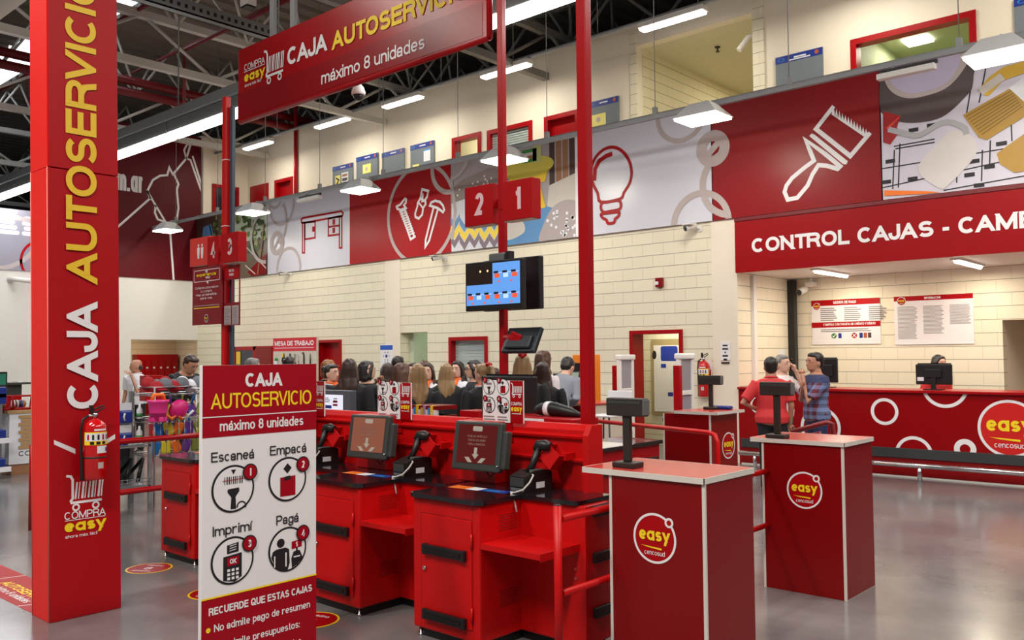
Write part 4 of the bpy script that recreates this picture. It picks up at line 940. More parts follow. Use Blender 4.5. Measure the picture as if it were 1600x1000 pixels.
def icon(A, n, cx, cz_, r, badge=None, l=2, num=True):
    """one of the four step pictograms in a ring"""
    A.disc(cx, cz_, r, INK, l); A.disc(cx, cz_, r * .91, WHITE, l + 1); L = l + 2
    P = lambda pts: [(cx + a * r, cz_ + b * r) for a, b in pts]
    if n == 1:
        A.poly(P([(-.12, .80), (.12, .80), (0, .6)]), INK, L)
        for i in range(9): A.rect(cx + r * (-.42 + i * .1), cz_ + r * .2, cx + r * (-.42 + i * .1 + (.05 if i % 3 else .03)), cz_ + r * .52, INK, L)
        A.line(P([(-.5, .36), (.5, .40)]), r * .03, TR, L + 1)
        A.poly(P([(-.26, -.0), (.26, .03), (.28, -.12), (.1, -.35), (.13, -.85), (-.13, -.85), (-.1, -.35), (-.28, -.12)]), INK, L); A.ring(cx + r * .38, cz_ - r * .78, r * .2, r * .06, INK, L, -20, 190, seg=16)
    elif n == 2:
        A.poly(P([(-.02, .72), (.2, .5), (-.02, .26), (-.24, .48)]), INK, L); A.poly(P([(-.4, .1), (.4, .14), (.4, -.75), (-.4, -.75)]), TR, L); A.poly(P([(-.2, .12), (.12, .16), (.14, .0), (-.18, -.06)]), INK, L + 1)
    elif n == 3:
        A.poly(P([(-.27, .66), (.27, .74), (.27, .34), (-.27, .30)]), INK, L)
        for i in range(3): A.line(P([(-.15, .42 + i * .1), (.15, .46 + i * .1)]), r * .03, WHITE, L + 1)
        A.poly(P([(-.44, .2), (.42, .28), (.42, -.72), (.1, -.9), (-.44, -.78)]), INK, L); A.poly(P([(-.27, .14), (.27, .18), (.27, -.18), (-.27, -.22)]), TR, L + 1)
        A.text('OK', cx, cz_ - r * .12, r * .2, WHITE, L + 2, w=r * .3, al='c', bold=.03)
        for i in range(3):
            for j in range(3): A.rect(cx + r * (-.26 + i * .2), cz_ + r * (-.44 - j * .17), cx + r * (-.13 + i * .2), cz_ + r * (-.33 - j * .17), WHITE, L + 1)
    else:
        A.disc(cx - r * .37, cz_ + r * .33, r * .2, INK, L); A.poly(P([(-.86, -.25), (-.78, .0), (-.6, .08), (-.12, .1), (.06, .0), (.1, -.6), (.0, -.9), (-.3, -.93), (-.65, -.72)]), INK, L)
        A.rect(cx - r * .72, cz_ - r * .7, cx - r * .66, cz_ - r * .2, WHITE, L + 1); A.rect(cx - r * .14, cz_ - r * .75, cx - r * .07, cz_ - r * .12, WHITE, L + 1)
        A.poly(P([(.2, .3), (.74, .36), (.74, .02), (.2, -.04)]), TR, L); A.text('$', cx + r * .47, cz_ + r * .06, r * .2, WHITE, L + 1, al='c'); A.rect(cx + r * .43, cz_ - r * .15, cx + r * .52, cz_, INK, L)
        A.poly(P([(.3, -.15), (.62, -.12), (.8, -.5), (.5, -.75), (.22, -.88), (.18, -.45)]), INK, L); A.rect(cx + r * .3, cz_ - r * .42, cx + r * .64, cz_ - r * .36, WHITE, L + 1)
    if badge:
        bx, bz, br = badge; A.disc(bx, bz, br, INK, l + 5); A.disc(bx, bz, br * .84, TR, l + 6)
        if num: A.text(str(n), bx, bz - br * .45, br * .9, WHITE, l + 7, al='c', bold=.04)
for n, c, b in ((1, (364, 763.5), (389.5, 737)), (2, (449, 748.5), (472, 725)), (3, (363, 875.5), (388.5, 848.5)), (4, (449, 858), (472, 832))):
    icon(A, n, *tp(*c), .116 if n % 2 else .114, tp(*b) + (.041,))
A.build('printed_graphics', t)
# ------------------------------------------------------------------ self-checkout units
WTZ = .825
def checkout(xr, label, last=False):
    """xr = right edge of the pedestal; the lower wing runs on to the right of it"""
    t = thing('self_checkout', label, 'checkout counter', (xr - .27, 3.8, 0), 'red self-checkout counters in a row')
    we = xr + .475
    k = MB().use(RED); k.box((xr - .54, 3.46, .05), (xr, 4.12, .80), .012); k.box((xr - .01, 3.80, .05), (we - .01, 4.03 if last else 4.11, .80), .012); k.build('cabinet', t)
    k = MB().use(BLK); k.box((xr - .52, 3.49, .0), (xr - .02, 4.08, .05)); k.box((xr - .02, 3.83, .0), (we - .03, 4.0, .05)); k.build('plinth', t)
    k = MB().use(STEEL)
    for a, b in ((xr - .5, 3.485), (xr - .03, 3.485), (we - .06, 3.825)): k.lathe([(.016, 0), (.016, .01), (.008, .012), (.008, .052)], (a, b, 0), 10)
    k.build('levelling_foot', t)
    # door with bumpers, hinges and lock
    d = B('door', RED, (xr - .445, 3.452, .118), (xr - .056, 3.466, .708), t, .003)
    for z in (.516, .148):
        k = MB().use(BLK); k.box((xr - .425, 3.426, z - .027), (xr - .095, 3.452, z + .027), .005); k.box((xr - .43, 3.424, z - .03), (xr - .40, 3.452, z + .03), .004); k.box((xr - .12, 3.424, z - .03), (xr - .09, 3.452, z + .03), .004)
        k.box((xr - .40, 3.42, z - .005), (xr - .12, 3.428, z + .005)); k.build('bumper', d, 'black rubber bumper strip')
    for z in (.60, .20): T('hinge', RED, [(xr - .052, 3.45, z - .04), (xr - .052, 3.45, z + .04)], .006, d)
    k = MB().use(CHROME); k.tube([(xr - .425, 3.452, .405), (xr - .425, 3.438, .405)], .011, 12); k.build('lock', d, 'small chrome lock')
    k = MB().use(mat('panel_gap', (90, 6, 8), .6)); k.box((xr - .47, 3.4595, .712), (xr - .05, 3.461, .715)); k.box((xr - .472, 3.4595, .06), (xr - .47, 3.461, .79)); k.box((xr - .05, 3.4595, .06), (xr - .048, 3.461, .79)); k.build('seam', t)
    # L shaped worktop
    x0, x1, x2, y0, y1, y2 = xr - .565, xr + .02, we - (.05 if last else .0), 3.435, 3.78, 4.11
    poly = [(x0, y2)] + [(x0 + .05 - .05 * math.cos(a * PI / 10), y0 + .05 - .05 * math.sin(a * PI / 10)) for a in range(6)] + [(x1 - .06 + .06 * math.sin(a * PI / 10), y0 + .06 - .06 * math.cos(a * PI / 10)) for a in range(6)] + [(x1, y1 - .0)]
    poly += ([(x2 - .05 + .05 * math.sin(a * PI / 10), y1 + .05 - .05 * math.cos(a * PI / 10)) for a in range(6)] if last else [(x2 - .03, y1)]) + [(x2 if last else x2 - .03, y2)]
    k = MB().use(BLACKTOP); k.prism(poly, .80, WTZ); k.build('worktop', t)
    # bagging shelf and vent holes
    k = MB().use(RED); k.box((xr, 3.47, .577), (xr + .42, 3.80, .595), .003); k.box((xr, 3.466, .565), (xr + .424, 3.4699, .5955)); k.box((xr + .4201, 3.47, .555), (xr + .424, 3.80, .5955)); k.build('bagging_shelf', t)
    A = Art((xr, 0, 0), (0, 1, 0), (0, 0, 1), .001); DOT = mat('vent_hole', (60, 3, 5), .7)
    for y, z in ((3.62, .64), (3.62, .22)):
        for i in range(11):
            for j in range(7): A.disc(y + i * .014 + (j % 2) * .007, z + j * .014, .0042, DOT, 1, seg=6)
    A.build('vent_grille', t)
    if last:
        for z in (.765, .515, .22): B('bumper', BLK, (we - .012, 3.86, z - .028), (we + .012, 4.01, z + .028), t, .004, 'black rubber bumper strip')
        k = MB().use(CHROME)
        for z in (.46, .41): k.tube([(xr + .40, 3.80, z), (xr + .40, 3.79, z)], .008, 8)
        k.build('bolt', t)
    # ridged back panel
    px0, px1 = xr - .735, xr + (.255 if last else .285)
    prof = [(4.10, WTZ), (4.095, .986), (4.075, .991), (4.07, 1.004), (4.095, 1.014), (4.095, 1.12), (4.075, 1.127), (4.07, 1.14), (4.095, 1.152), (4.095, 1.175), (4.13, 1.207), (4.19, 1.207), (4.19, .7), (4.10, .7)]
    k = MB().use(RED); k.prism([(a, b) for a, b in prof], px0, px1, 'x'); k.build('back_panel', t)
    if last:
        k = MB().use(RED); k.prism([(4.06, WTZ), (4.06, 1.15), (4.10, 1.209), (4.20, 1.209), (4.20, .0), (4.06, .0)], px1, px1 + .04, 'x'); k.build('end_panel', t)
    B('monitor_column', mat('monitor_column_red', (190, 12, 16), .3), (xr - .70, 3.985, WTZ), (xr - .37, 4.097, 1.204), t, .004)  # the column's own red, close to the cabinet red
    # scanner holster
    hx, hy, hz = xr + .085, 4.005, 1.025
    k = MB().use(RED); Tm = M4.Translation((hx, hy, hz)) @ R(38, 'Y') @ R(-8, 'X')
    for a, b in (((-.055, -.05, -.05), (-.05, .05, .05)), ((.05, -.05, -.05), (.055, .05, .05)), ((-.055, .045, -.05), (.055, .05, .05)), ((-.055, -.05, -.05), (.055, -.045, .05)), ((-.055, -.05, -.055), (.055, .05, -.05))): k.box(a, b, 0, Tm)
    k.box((hx + .03, hy, hz - .02), (hx + .085, 4.095, hz + .02)); k.build('scanner_holster', t)
    return t
CKL = [(-6.43, 'red self-checkout counter farthest left, behind the white standing board'), (-5.41, 'red self-checkout counter wholly behind the white standing board'),
       (-4.385, 'red self-checkout counter just right of the white standing board'), (-3.345, 'nearest red self-checkout counter, between two others and the tall red pole')]
for i, (xr, lab) in enumerate(CKL): checkout(xr, lab, i == 3)

WHO = ['left counter beside the board', 'counter behind the board', 'counter right of the standing board', 'nearest counter']
def touchscreen(x, y, z, lab, lit, yaw, tilt):
    t = thing('touch_monitor', lab, 'touch screen', (x, y, z), 'self-checkout touch screens')
    Tm = M4.Translation((x, y, z)) @ R(yaw) @ R(tilt, 'X')
    k = MB().use(DGREY); W_, H_ = .19, .15
    k.box((-W_, -.02, -H_), (W_, .025, H_), .012, Tm); k.build('bezel', t)
    k = MB().use(DGREY); k.box((-.15, .025, -.12), (.17, .10, .11), .03, Tm); k.box((W_ - .01, -.005, -.13), (W_ + .03, .05, .1), .01, Tm); k.build('rear_housing', t)
    k = MB().use(lit); k.box((-.15, -.0225, -.105), (.155, -.0195, .128), 0, Tm); s = k.build('screen', t)
    o = Tm @ V((0, -.0225, 0)); A = Art(o, Tm.to_3x3() @ V((1, 0, 0)), Tm.to_3x3() @ V((0, 0, 1)), .0008)
    G = mat('screen_grey_mark', (176, 170, 160), .3)
    A.poly(rrect(-.035, .09, .04, .12, .008), G, 1)
    for i, (s_, w_) in enumerate((('PASE SU ARTÍCULO', .155), ('POR EL ESCÁNER', .135), ('PARA COMENZAR', .135))): A.text(s_, .003, .052 - i * .024, .013, mat('screen_text', (150, 120, 112), .3), 1, w=w_, al='c')
    A.poly([(-.012, -.01), (.012, -.01), (.012, -.05), (.028, -.05), (0, -.08), (-.028, -.05), (-.012, -.05)], G, 1)
    A.poly([(-.085, -.07), (-.05, -.07), (-.02, -.1), (-.055, -.1)], G, 1); A.poly([(.085, -.07), (.05, -.07), (.02, -.1), (.055, -.1)], G, 1); A.build('screen_graphics', t)
    k = MB().use(CHROME); k.ball(tuple(Tm @ V((.178, -.022, -.112))), .009); k.build('lock', t)
    k = MB().use(BLK); k.tube([tuple(Tm @ V((0, .1, 0))), (x + .02, 3.99, z - .02)], .03, 10); k.build('arm', t)
    k = MB().use(BLK); k.tube([(x + .02, y + .04, z - .15), (x + .05, y + .05, z - .19), (x + .09, y + .06, z - .15)], .004, 6); k.build('cable', t)
SCR1 = mat('screen_glow_brown', (150, 96, 78), .15, emit=0); SCR2 = mat('screen_glow_red', (96, 22, 20), .12)
touchscreen(-4.79, 3.87, 1.065, 'touch screen with a pale brown page, beside the standing board', SCR1, 6, -9)
touchscreen(-3.745, 3.87, 1.065, 'touch screen with a dark red page, on the nearest counter', SCR2, 4, -9)
touchscreen(-5.81, 3.87, 1.065, 'touch screen hidden behind the white standing board', SCR1, 6, -9)
touchscreen(-6.83, 3.87, 1.065, 'touch screen of the far left counter, behind the board', SCR1, 6, -9)

CABLE = mat('white_cable', (196, 192, 188), .5)
def printer(x, y, lab, yaw=0):
    z = WTZ; t = thing('receipt_printer', lab, 'receipt printer', (x, y, z), 'receipt printers on the worktops')
    Tm = M4.Translation((x, y, z)) @ R(yaw)
    k = MB().use(BLK)
    pr = [(-.115, .0), (.115, 0), (.115, .105), (.09, .118), (-.02, .122), (-.115, .092)]
    k.prism(pr, -.062, .062, 'x'); k.move(Tm); k.build('case', t)
    k = MB().use(DGREY); k.box((-.056, -.117, .035), (.056, -.113, .086), .004, Tm); k.build('front_cover', t)
    k = MB().use(BRON); k.box((-.045, -.03, .119), (.045, .0, .125), .002, Tm); k.build('paper_slot', t)
    k = MB().use(GREYP); k.box((-.052, -.118, .008), (.056, -.114, .026), .002, Tm); k.box((.036, -.05, .112), (.05, .05, .128), .003, Tm); k.build('trim', t)
    k = MB().use(PAPER); k.box((.0622, -.02, .02), (.0632, .05, .055), 0, Tm); k.build('sticker', t)
def scanner(xr, lab):
    hx, hy, hz = xr + .04, 3.965, 1.04
    t = thing('barcode_scanner', lab, 'hand scanner', (hx - .05, hy - .04, .95), 'hand scanners in red holsters')
    k = MB().use(BLK); p = V((hx, hy - .012, hz + .04)); q = V((hx - .045, hy - .045, hz - .06)); e = V((hx - .065, hy - .065, hz - .105))
    k.tube([p + V((.055, .01, .005)), p + V((.02, 0, .012)), p + V((-.025, -.005, .01)), p + V((-.035, -.02, -.02))], [.026, .034, .032, .022], 14)
    k.tube([p + V((-.02, -.01, 0)), q, e], [.024, .019, .021], 12); k.build('body', t)
    k = MB().use(CABLE); c = e; X_ = hx - .04; k.tube([c, (X_ + .04, 3.87, .925), (X_ + .047, 3.83, .89), (X_ + .03, 3.79, .85), (X_ - .02, 3.775, .832), (X_ - .05, 3.77, .832), (X_ - .03, 3.755, .83), (X_ + .0, 3.748, .79), (X_ + .02, 3.745, .73)], .0055, 8); k.build('cable', t)
for i, (xr, lab) in enumerate(CKL):
    w_ = ['far left', 'hidden', 'left', 'near'][i]
    printer(xr - .03, 3.93, 'black receipt printer on the ' + WHO[i], -4); scanner(xr, 'black hand scanner in the holster of the ' + WHO[i])
    c = V((xr - .29, 3.77, WTZ))
    A = Art(c, (1, .05, 0), (-.05, 1, 0), .0012)
    A.rect(-.22, -.05, -.08, .045, ORANGE); A.rect(-.08, -.05, .02, .045, PAPER); A.rect(.02, -.05, .22, .045, BLUE); A.greek(.05, -.03, .19, .02, 3, LBLUE, 2)
    tag(A.build('worktop_sticker'), 'orange white blue strip sticker on the worktop, ' + WHO[i], 'sticker', 'strip stickers on the worktops')

def step_sign(x0, x1, z0, z1, y, lab):
    t = thing('step_sign', lab, 'sign', (x0, y, 1.2), 'small step signs above the counters')
    B('board', WHITE, (x0, y, z0), (x1, y + .012, z1), t, .002)
    A = Art((0, y, 0), (1, 0, 0), (0, 0, 1), .0012); s = x0 + (x1 - x0) * .69
    A.rect(s, z0, x1, z1, RED_P, 1)
    r = .052
    for n, a, b in ((1, .17, .81), (2, .52, .81), (3, .17, .37), (4, .52, .37)):
        cx, cz_ = x0 + (x1 - x0) * a, z0 + (z1 - z0) * b + .01
        icon(A, n, cx, cz_, r, (cx - .03, cz_ + .042, .02), 1); A.greek(cx - .05, cz_ - .095, cx + .05, cz_ - .06, 2, GREEK, 1)
    cart_logo(A, s + .01, z0 + .16, x1 - s - .02, l=2); A.text('COMPRA', (s + x1) / 2, z0 + .112, .02, WHITE, 2, w=.09, al='c'); A.text('e\u0251sy', (s + x1) / 2, z0 + .075, .026, YEL, 2, w=.09, al='c', bold=.04, low=True); A.rect(s + .015, z0 + .058, x1 - .015, z0 + .062, WHITE, 2)
    A.build('printed_graphics', t)
    k = MB().use(RED_P); k.box((x0 + (x1 - x0) * .55, y + .004, 1.08), (s + .01, y + .0118, z0 + .02)); k.build('mounting_strip', t)
SY = 4.08; a, b = onY(590, 597, SY), onY(637.5, 656, SY); c, d = onY(754, 594, SY), onY(812, 662, SY)
step_sign(a.x, b.x + .03, b.z, a.z, SY, 'white and red step sign with four pictograms, left one above the counters')
step_sign(c.x, d.x + .03, d.z, c.z, SY, 'white and red step sign with four pictograms, before the mid red pole')
step_sign(-5.97, -5.6, 1.16, 1.43, SY, 'red edged step sign peeking out behind the standing board')

# tall front pole behind the counters
t = thing('tall_pole', 'thick square red pole rising through the whole picture right of centre', 'pole', (-3.25, 4.34, 0))
B('shaft', RED_P, (-3.29, 4.30, 0), (-3.217, 4.365, 9.35), t, .006); B('base_plate', RED_P, (-3.37, 4.27, 0), (-3.13, 4.50, .012), t)

# ------------------------------------------------------------------ red guard rails
def guard(name, label, pts_list, r, posts, cat='guard rail', m=RED):
    t = thing(name, label, cat, posts[0][:2] + (0,) if posts else pts_list[0][0])
    for p in pts_list: T('rail', m, p, r, t, 12)
    for x, y, h in posts:
        T('post', m, [(x, y, 0), (x, y, h)], r * 1.12, t, 14)
        k = MB().use(BLK if m is RED else m); k.lathe([(r * 1.05, 0), (r * 1.05, .004), (.001, .005)], (x, y, h), 14); k.build('cap', t)
    return t
guard('guard_rail', 'red tube guard rail with a post before the nearest bagging shelf', [[(-2.765, 3.45, .80), (-2.765, 5.73, .80)], [(-2.765, 3.45, .43), (-2.765, 5.73, .43)]], .0185, [(-2.765, 3.42, .87)])
k = onZ(905, 655, .9); e = onZ(1108, 676, .9)
guard('guard_rail', 'red handrail bending down in front of the logo podium at back', [[(k.x, k.y, .9), (e.x, e.y, .9), (e.x + .07, e.y - .02, .88), (e.x + .1, e.y - .03, .82), (e.x + .1, e.y - .03, 0)]], .022, [(k.x, k.y, .9)])
guard('guard_rail', 'red double rail guarding the merchandise shelf left of the counters', [[(-9.0, 3.2, .77), (-9.0, 6.3, .77)], [(-9.0, 3.2, .25), (-9.0, 6.3, .25)]], .03, [(-9.0, 3.2, .8), (-9.0, 6.3, .8)], m=RED_P)

# ------------------------------------------------------------------ podiums with customer displays
def podium(label, bx, by, tx, ty, logo, zt=1.028):
    t = thing('podium', label, 'podium', ((bx[0] + bx[1]) / 2, (by[0] + by[1]) / 2, 0), 'dark red podiums with the shop emblem')
    B('body', RED_D, (bx[0], by[0], 0), (bx[1], by[1], zt - .028), t, .002)
    k = MB().use(TRIMW); e = .014
    for x, y in ((bx[1] - e, by[0] - .002), (bx[0] - .002, by[0] - .002)): k.box((x, y, 0), (x + e + .002, y + e, zt - .028))
    k.box((bx[0], by[0] + .02, 0), (bx[1], by[1], .004)); k.build('edge_trim', t)
    tp_ = B('top', PINKTOP, (tx[0] + .003, ty[0] + .003, zt - .027), (tx[1] - .003, ty[1] - .003, zt), t)
    k = MB().use(TRIMW)
    for a, b in (((tx[0], ty[0]), (tx[1], ty[0] + .004)), ((tx[0], ty[1] - .004), (tx[1], ty[1])), ((tx[0], ty[0]), (tx[0] + .004, ty[1])), ((tx[1] - .004, ty[0]), (tx[1], ty[1]))): k.box((a[0], a[1], zt - .028), (b[0], b[1], zt + .0005))
    k.build('edge_band', tp_, 'pale edge band')
    ax, p, r = logo
    A = Art((0, by[0], 0), (1, 0, 0), (0, 0, 1), .0012) if ax == 'y' else Art((bx[1], 0, 0), (0, 1, 0), (0, 0, 1), .0012)
    easy_logo(A, p[0], p[1], r, RED_S); A.build('emblem', t)
    return t
def pole_display(x, y, z, h, lab, w_=.115, hh=.105, yaw=0):
    t = thing('customer_display', lab, 'pole display', (x, y, z), 'customer pole displays')
    Tm = M4.Translation((x, y, z)) @ R(yaw)
    k = MB().use(BRON); k.box((-.068, -.05, 0), (.068, .05, .03), .006, Tm); k.build('base', t)
    k = MB().use(BRON); k.box((-.022, -.016, .03), (.022, .016, h), .006, Tm); k.build('pole', t)
    k = MB().use(BRON); k.box((-w_, -.03, h - .004), (w_, .03, h + hh), .006, Tm); k.build('display_head', t)
    k = MB().use(GREYP); k.box((w_ - .004, -.028, h + .004), (w_ + .006, .028, h + hh - .006), .002, Tm); k.build('end_cap', t)
    k = MB().use(DGREY); k.box((-w_ + .015, -.0315, h + hh - .028), (w_ - .015, -.029, h + hh - .014), 0, Tm); k.build('groove', t)
c = onY(1023, 841, 3.72); c2 = onY(1257, 766, 5.74)
podium('dark red podium with round emblem, nearest at the picture centre right', (-2.66, -2.11), (3.72, 4.215), (-2.83, -2.103), (3.705, 4.225), ('y', (c.x, c.z), .118))
podium('dark red podium with round emblem, standing alone at right', (-2.80, -2.23), (5.74, 6.26), (-2.885, -2.215), (5.725, 6.262), ('y', (c2.x, c2.z), .118))
c3 = onX(1138, 696, -4.42)
podium('dark red podium behind the bent handrail, emblem on its right side', (-4.97, -4.42), (7.93, 8.5), (-4.84, -4.345), (7.92, 8.53), ('x', (c3.y, c3.z), .13))
q = onZ(976, 731, 1.028); pole_display(q.x, q.y + .03, 1.028, .272, 'brown-black pole display on the nearest podium', .115, .09)
q = onZ(1213, 685, 1.028); pole_display(q.x, q.y + .02, 1.028, .30, 'brown-black pole display on the podium standing alone at right', .115, .09)
q = onZ(1111, 641, 1.02); pole_display(q.x, q.y, 1.028, .265, 'dark pole display on the podium behind the handrail', .13, .095)
q = V((-4.56, 8.42, 1.02))
k = MB().use(BLUE); k.box((q.x - .12, q.y - .05, 1.0285), (q.x + .12, q.y + .05, 1.066), .018); tag(k.build('pouch'), 'small blue zipped pouch on the back podium top', 'pouch')

# ------------------------------------------------------------------ lane poles with number boxes
def num_box(x0, x1, y, z0, z1, s, lab, dp=.11):
    t = thing('number_box', lab, 'number sign', (x0, y, z0), 'red lane number boxes')
    k = MB().use(RED_S); k.box((x0, y, z0), (x1, y + dp, z1), .003); k.build('box', t)
    B('light_panel', mat('pale_box_base', (226, 206, 186), .5), (x0 + .01, y + .01, z0 - .006), (x1 - .01, y + dp - .01, z0), t)
    A = Art((0, y, 0), (1, 0, 0), (0, 0, 1), .002); h = z1 - z0
    A.text(s, (x0 + x1) / 2 + .01, z0 + h * .25, h * .56, mat('pale_pink_print', (226, 190, 196), .5), 1, w=.10 if s != '1' else .07, al='c', bold=.035); A.build('numeral', t); pc = PX1 if s in '12' else PX2; B('bracket', RED_P, (min(pc, x0) if pc < x0 else (x1 if pc > x1 else pc - .02), y + dp * .5 if y > 5.4 else y + dp, z0 + h * .4), (x0 if pc < x0 else (pc if pc > x1 else pc + .02), y + dp * .5 + .02 if y > 5.4 else 5.41, z0 + h * .6), t)
PX1 = onY(782.5, 400, 5.4).x; PX2 = onY(349, 420, 5.4).x
t = thing('lane_pole', 'slim red lane pole in mid picture carrying boxes 2 and 1', 'pole', (PX1, 5.44, 0))
B('shaft', RED_P, (PX1 - .03, 5.40, 0), (PX1 + .03, 5.455, 9.3), t, .006); B('base_plate', RED_P, (PX1 - .12, 5.34, 0), (PX1 + .12, 5.56, .012), t)
t = thing('lane_pole', 'slim red lane pole at left carrying boxes 4 and 3', 'pole', (PX2, 5.44, 0))
B('shaft', RED, (PX2 - .045, 5.40, 0), (PX2 + .035, 5.47, 4.72), t, .006); B('conduit', mat('blue_grey_conduit', (52, 66, 78), .5), (PX2 + .05, 5.45, 0), (PX2 + .10, 5.49, 4.6), t, label='blue-grey conduit')
k = MB().use(WHITE)
for z in (3.17, 3.96): k.box((PX2 - .049, 5.396, z), (PX2 + .039, 5.474, z + .008))
k.build('cable_tie', t)
B('base_plate', RED, (PX2 - .12, 5.34, 0), (PX2 + .12, 5.56, .012), t)
def zy_(y, x, Y=5.34): return onY(x, y, Y).z
def nb(px0, px1, py0, py1, s, lab, Y=5.34):
    a, b = onY(px0, py0, Y), onY(px1, py0, Y); num_box(a.x, b.x, Y, onY(px0, py1, Y).z, a.z, s, lab)
nb(726, 770, 294, 355, '2', 'red number box 2 on the mid lane pole', 5.42)
nb(784, 831, 285, 346, '1', 'red number box 1 on the mid lane pole', 5.28)
nb(324, 341, 371, 416, '4', 'red number box 4 on the left lane pole', 5.42)
nb(345, 372, 366, 412, '3', 'red number box 3 on the left lane pole', 5.28)
a = onY(297, 374, 5.5); b = onY(324, 374, 5.5)
t = thing('restroom_sign', 'light red restroom sign box with two white figures', 'sign', (a.x, 5.5, onY(297, 417, 5.5).z)); z0, z1 = onY(297, 417, 5.5).z, a.z
B('box', mat('light_red_sign', (214, 56, 48), .45), (a.x, 5.5, z0), (b.x + .05, 5.56, z1), t); B('bracket', RED_P, (b.x + .05, 5.5, z0 + .1), (PX2, 5.52, z0 + .14), t); B('clamp', RED_P, (PX2 - .03, 5.465, z0 + .1), (PX2, 5.52, z0 + .14), t)
A = Art((0, 5.5, 0), (1, 0, 0), (0, 0, 1), .002)
for dx in (-.05, .04):
    cx = (a.x + b.x) / 2 + .05 + dx; cz_ = (z0 + z1) / 2
    A.disc(cx, cz_ + .075, .018, WHITE, seg=12); A.poly([(cx - .03, cz_ + .05), (cx + .03, cz_ + .05), (cx + .03, cz_ - .01), (cx + .018, cz_ - .09), (cx - .018, cz_ - .09), (cx - .03, cz_ - .01)], WHITE)
A.build('printed_graphics', t)
# hanging notices on the left pole
Y = 5.33; a, b = onY(301, 420, Y), onY(346, 506, Y)
t = thing('notice_board', 'dark red customer notice with speech bubble under box 4', 'notice', (a.x, Y, b.z))
B('board', mat('maroon_notice', (132, 8, 26), .45), (a.x, Y, b.z), (b.x, Y + .012, a.z), t)
A = Art((0, Y, 0), (1, 0, 0), (0, 0, 1), .002); cx = (a.x + b.x) / 2; W_ = b.x - a.x; zt = a.z
A.line(rrect(a.x + .04, zt - .17, b.x - .04, zt - .035, .015), .007, WHITE, 1, True); A.poly([(cx - .02, zt - .17), (cx + .04, zt - .17), (cx + .035, zt - .21)], WHITE)
A.text('mi', cx, zt - .072, .03, WHITE, 2, w=.05, al='c', bold=.03, low=True); A.text('experiencia', cx, zt - .108, .028, YEL, 2, w=W_ * .7, al='c', bold=.03, low=True); A.text('e\u0251sy', cx + .03, zt - .14, .024, WHITE, 2, w=.10, al='c', bold=.03, low=True)
for i, (s_, w_) in enumerate((('Contanos cómo estuvo', .8), ('tu compra.', .4), ('Hoy un beneficio', .72), ('para vos.', .42))): A.text(s_, cx, zt - .26 - i * .042, .02, WHITE, 2, w=W_ * w_, al='c', bold=.02 if i > 1 else 0, low=True)
A.rect(a.x + .04, zt - .465, b.x - .04, zt - .458, TAUPE, 2); A.rect(a.x + .04, zt - .495, b.x - .04, zt - .485, YEL, 2)
easy_logo(A, cx, b.z + .075, .045, MAROON); A.build('printed_graphics', t)
Y = 5.36; a, b = onY(350, 416, Y), onY(374, 508, Y)
t = thing('notice_holder', 'narrow dark red payment notice holder with an open window, under box 3', 'notice', (a.x, Y, b.z)); m = mat('maroon_notice', (132, 8, 26), .45); H_ = a.z - b.z
B('header', m, (a.x, Y, a.z - H_ * .24), (b.x, Y + .012, a.z), t); B('lower_board', m, (a.x, Y, b.z), (b.x, Y + .012, b.z + H_ * .38), t)
k = MB().use(m)
for x in (a.x, (a.x + b.x) / 2 - .006, b.x - .012): k.box((x, Y, b.z + H_ * .38), (x + .012, Y + .012, a.z - H_ * .24))
k.build('window_bar', t)
A = Art((0, Y, 0), (1, 0, 0), (0, 0, 1), .002); cx = (a.x + b.x) / 2
A.rect(a.x + .01, a.z - H_ * .21, b.x - .01, a.z - .015, RED_S); A.text('EFECTIVO', cx, a.z - H_ * .11, .028, WHITE, 2, w=.11, al='c', bold=.02); A.text('TARJETA', cx, a.z - H_ * .175, .028, WHITE, 2, w=.10, al='c', bold=.02)
for x0, x1 in ((a.x + .012, cx - .012), (cx + .012, b.x - .012)): A.rect(x0, b.z + .012, x1, b.z + H_ * .33, TAUPE); A.greek(x0 + .01, b.z + .02, x1 - .005, b.z + H_ * .31, 12)
A.build('printed_graphics', t)

# screens on the mid pole
Y = 5.22; a, b = onY(727, 412, Y), onY(816, 478, Y)
t = thing('wall_monitor', 'flat monitor on the mid pole showing blue security camera views', 'monitor', (a.x, Y, b.z))
B('casing', BLK, (a.x, Y, b.z - .02), (b.x, Y + .05, a.z), t, .006)
A = Art((0, Y, 0), (1, 0, 0), (0, 0, 1), .0015); x0, x1, z0, z1 = a.x + .015, b.x - .02, b.z + .025, a.z - .02; xm, zm = x0 + (x1 - x0) * .5, (z0 + z1) / 2
LITB = mat('screen_blue', (86, 142, 214), emit=.75); LITO = mat('screen_orange', (220, 84, 36), emit=.7); LITW = mat('screen_pale', (170, 200, 236), emit=.8)
A.rect(x0, zm, xm, z1, mat('screen_dark', (40, 28, 22), .3)); A.rect(xm, zm, x1, z1, LITB); A.rect(x0, z0, xm, zm, LITB); A.rect(xm, z0, x1, zm, LITB)
for ox, oz in ((xm, zm), (x0, z0), (xm, z0)):
    w_, h_ = (x1 - x0) / 2, (z1 - z0) / 2
    A.rect(ox + .01, oz + h_ * .5, ox + w_ - .01, oz + h_ * .53, LITW, 2)
    for i in range(3): A.rect(ox + w_ * (.08 + i * .32), oz + h_ * .28, ox + w_ * (.26 + i * .32), oz + h_ * .48, LITO if i != 1 else LITW, 2); A.rect(ox + w_ * (.05 + i * .32), oz + h_ * .5, ox + w_ * (.22 + i * .32), oz + h_ * .6, BLK, 3)
    for i in range(2): A.rect(ox + w_ * (.2 + i * .45), oz + h_ * .06, ox + w_ * (.28 + i * .45), oz + h_ * .14, LITO, 2)
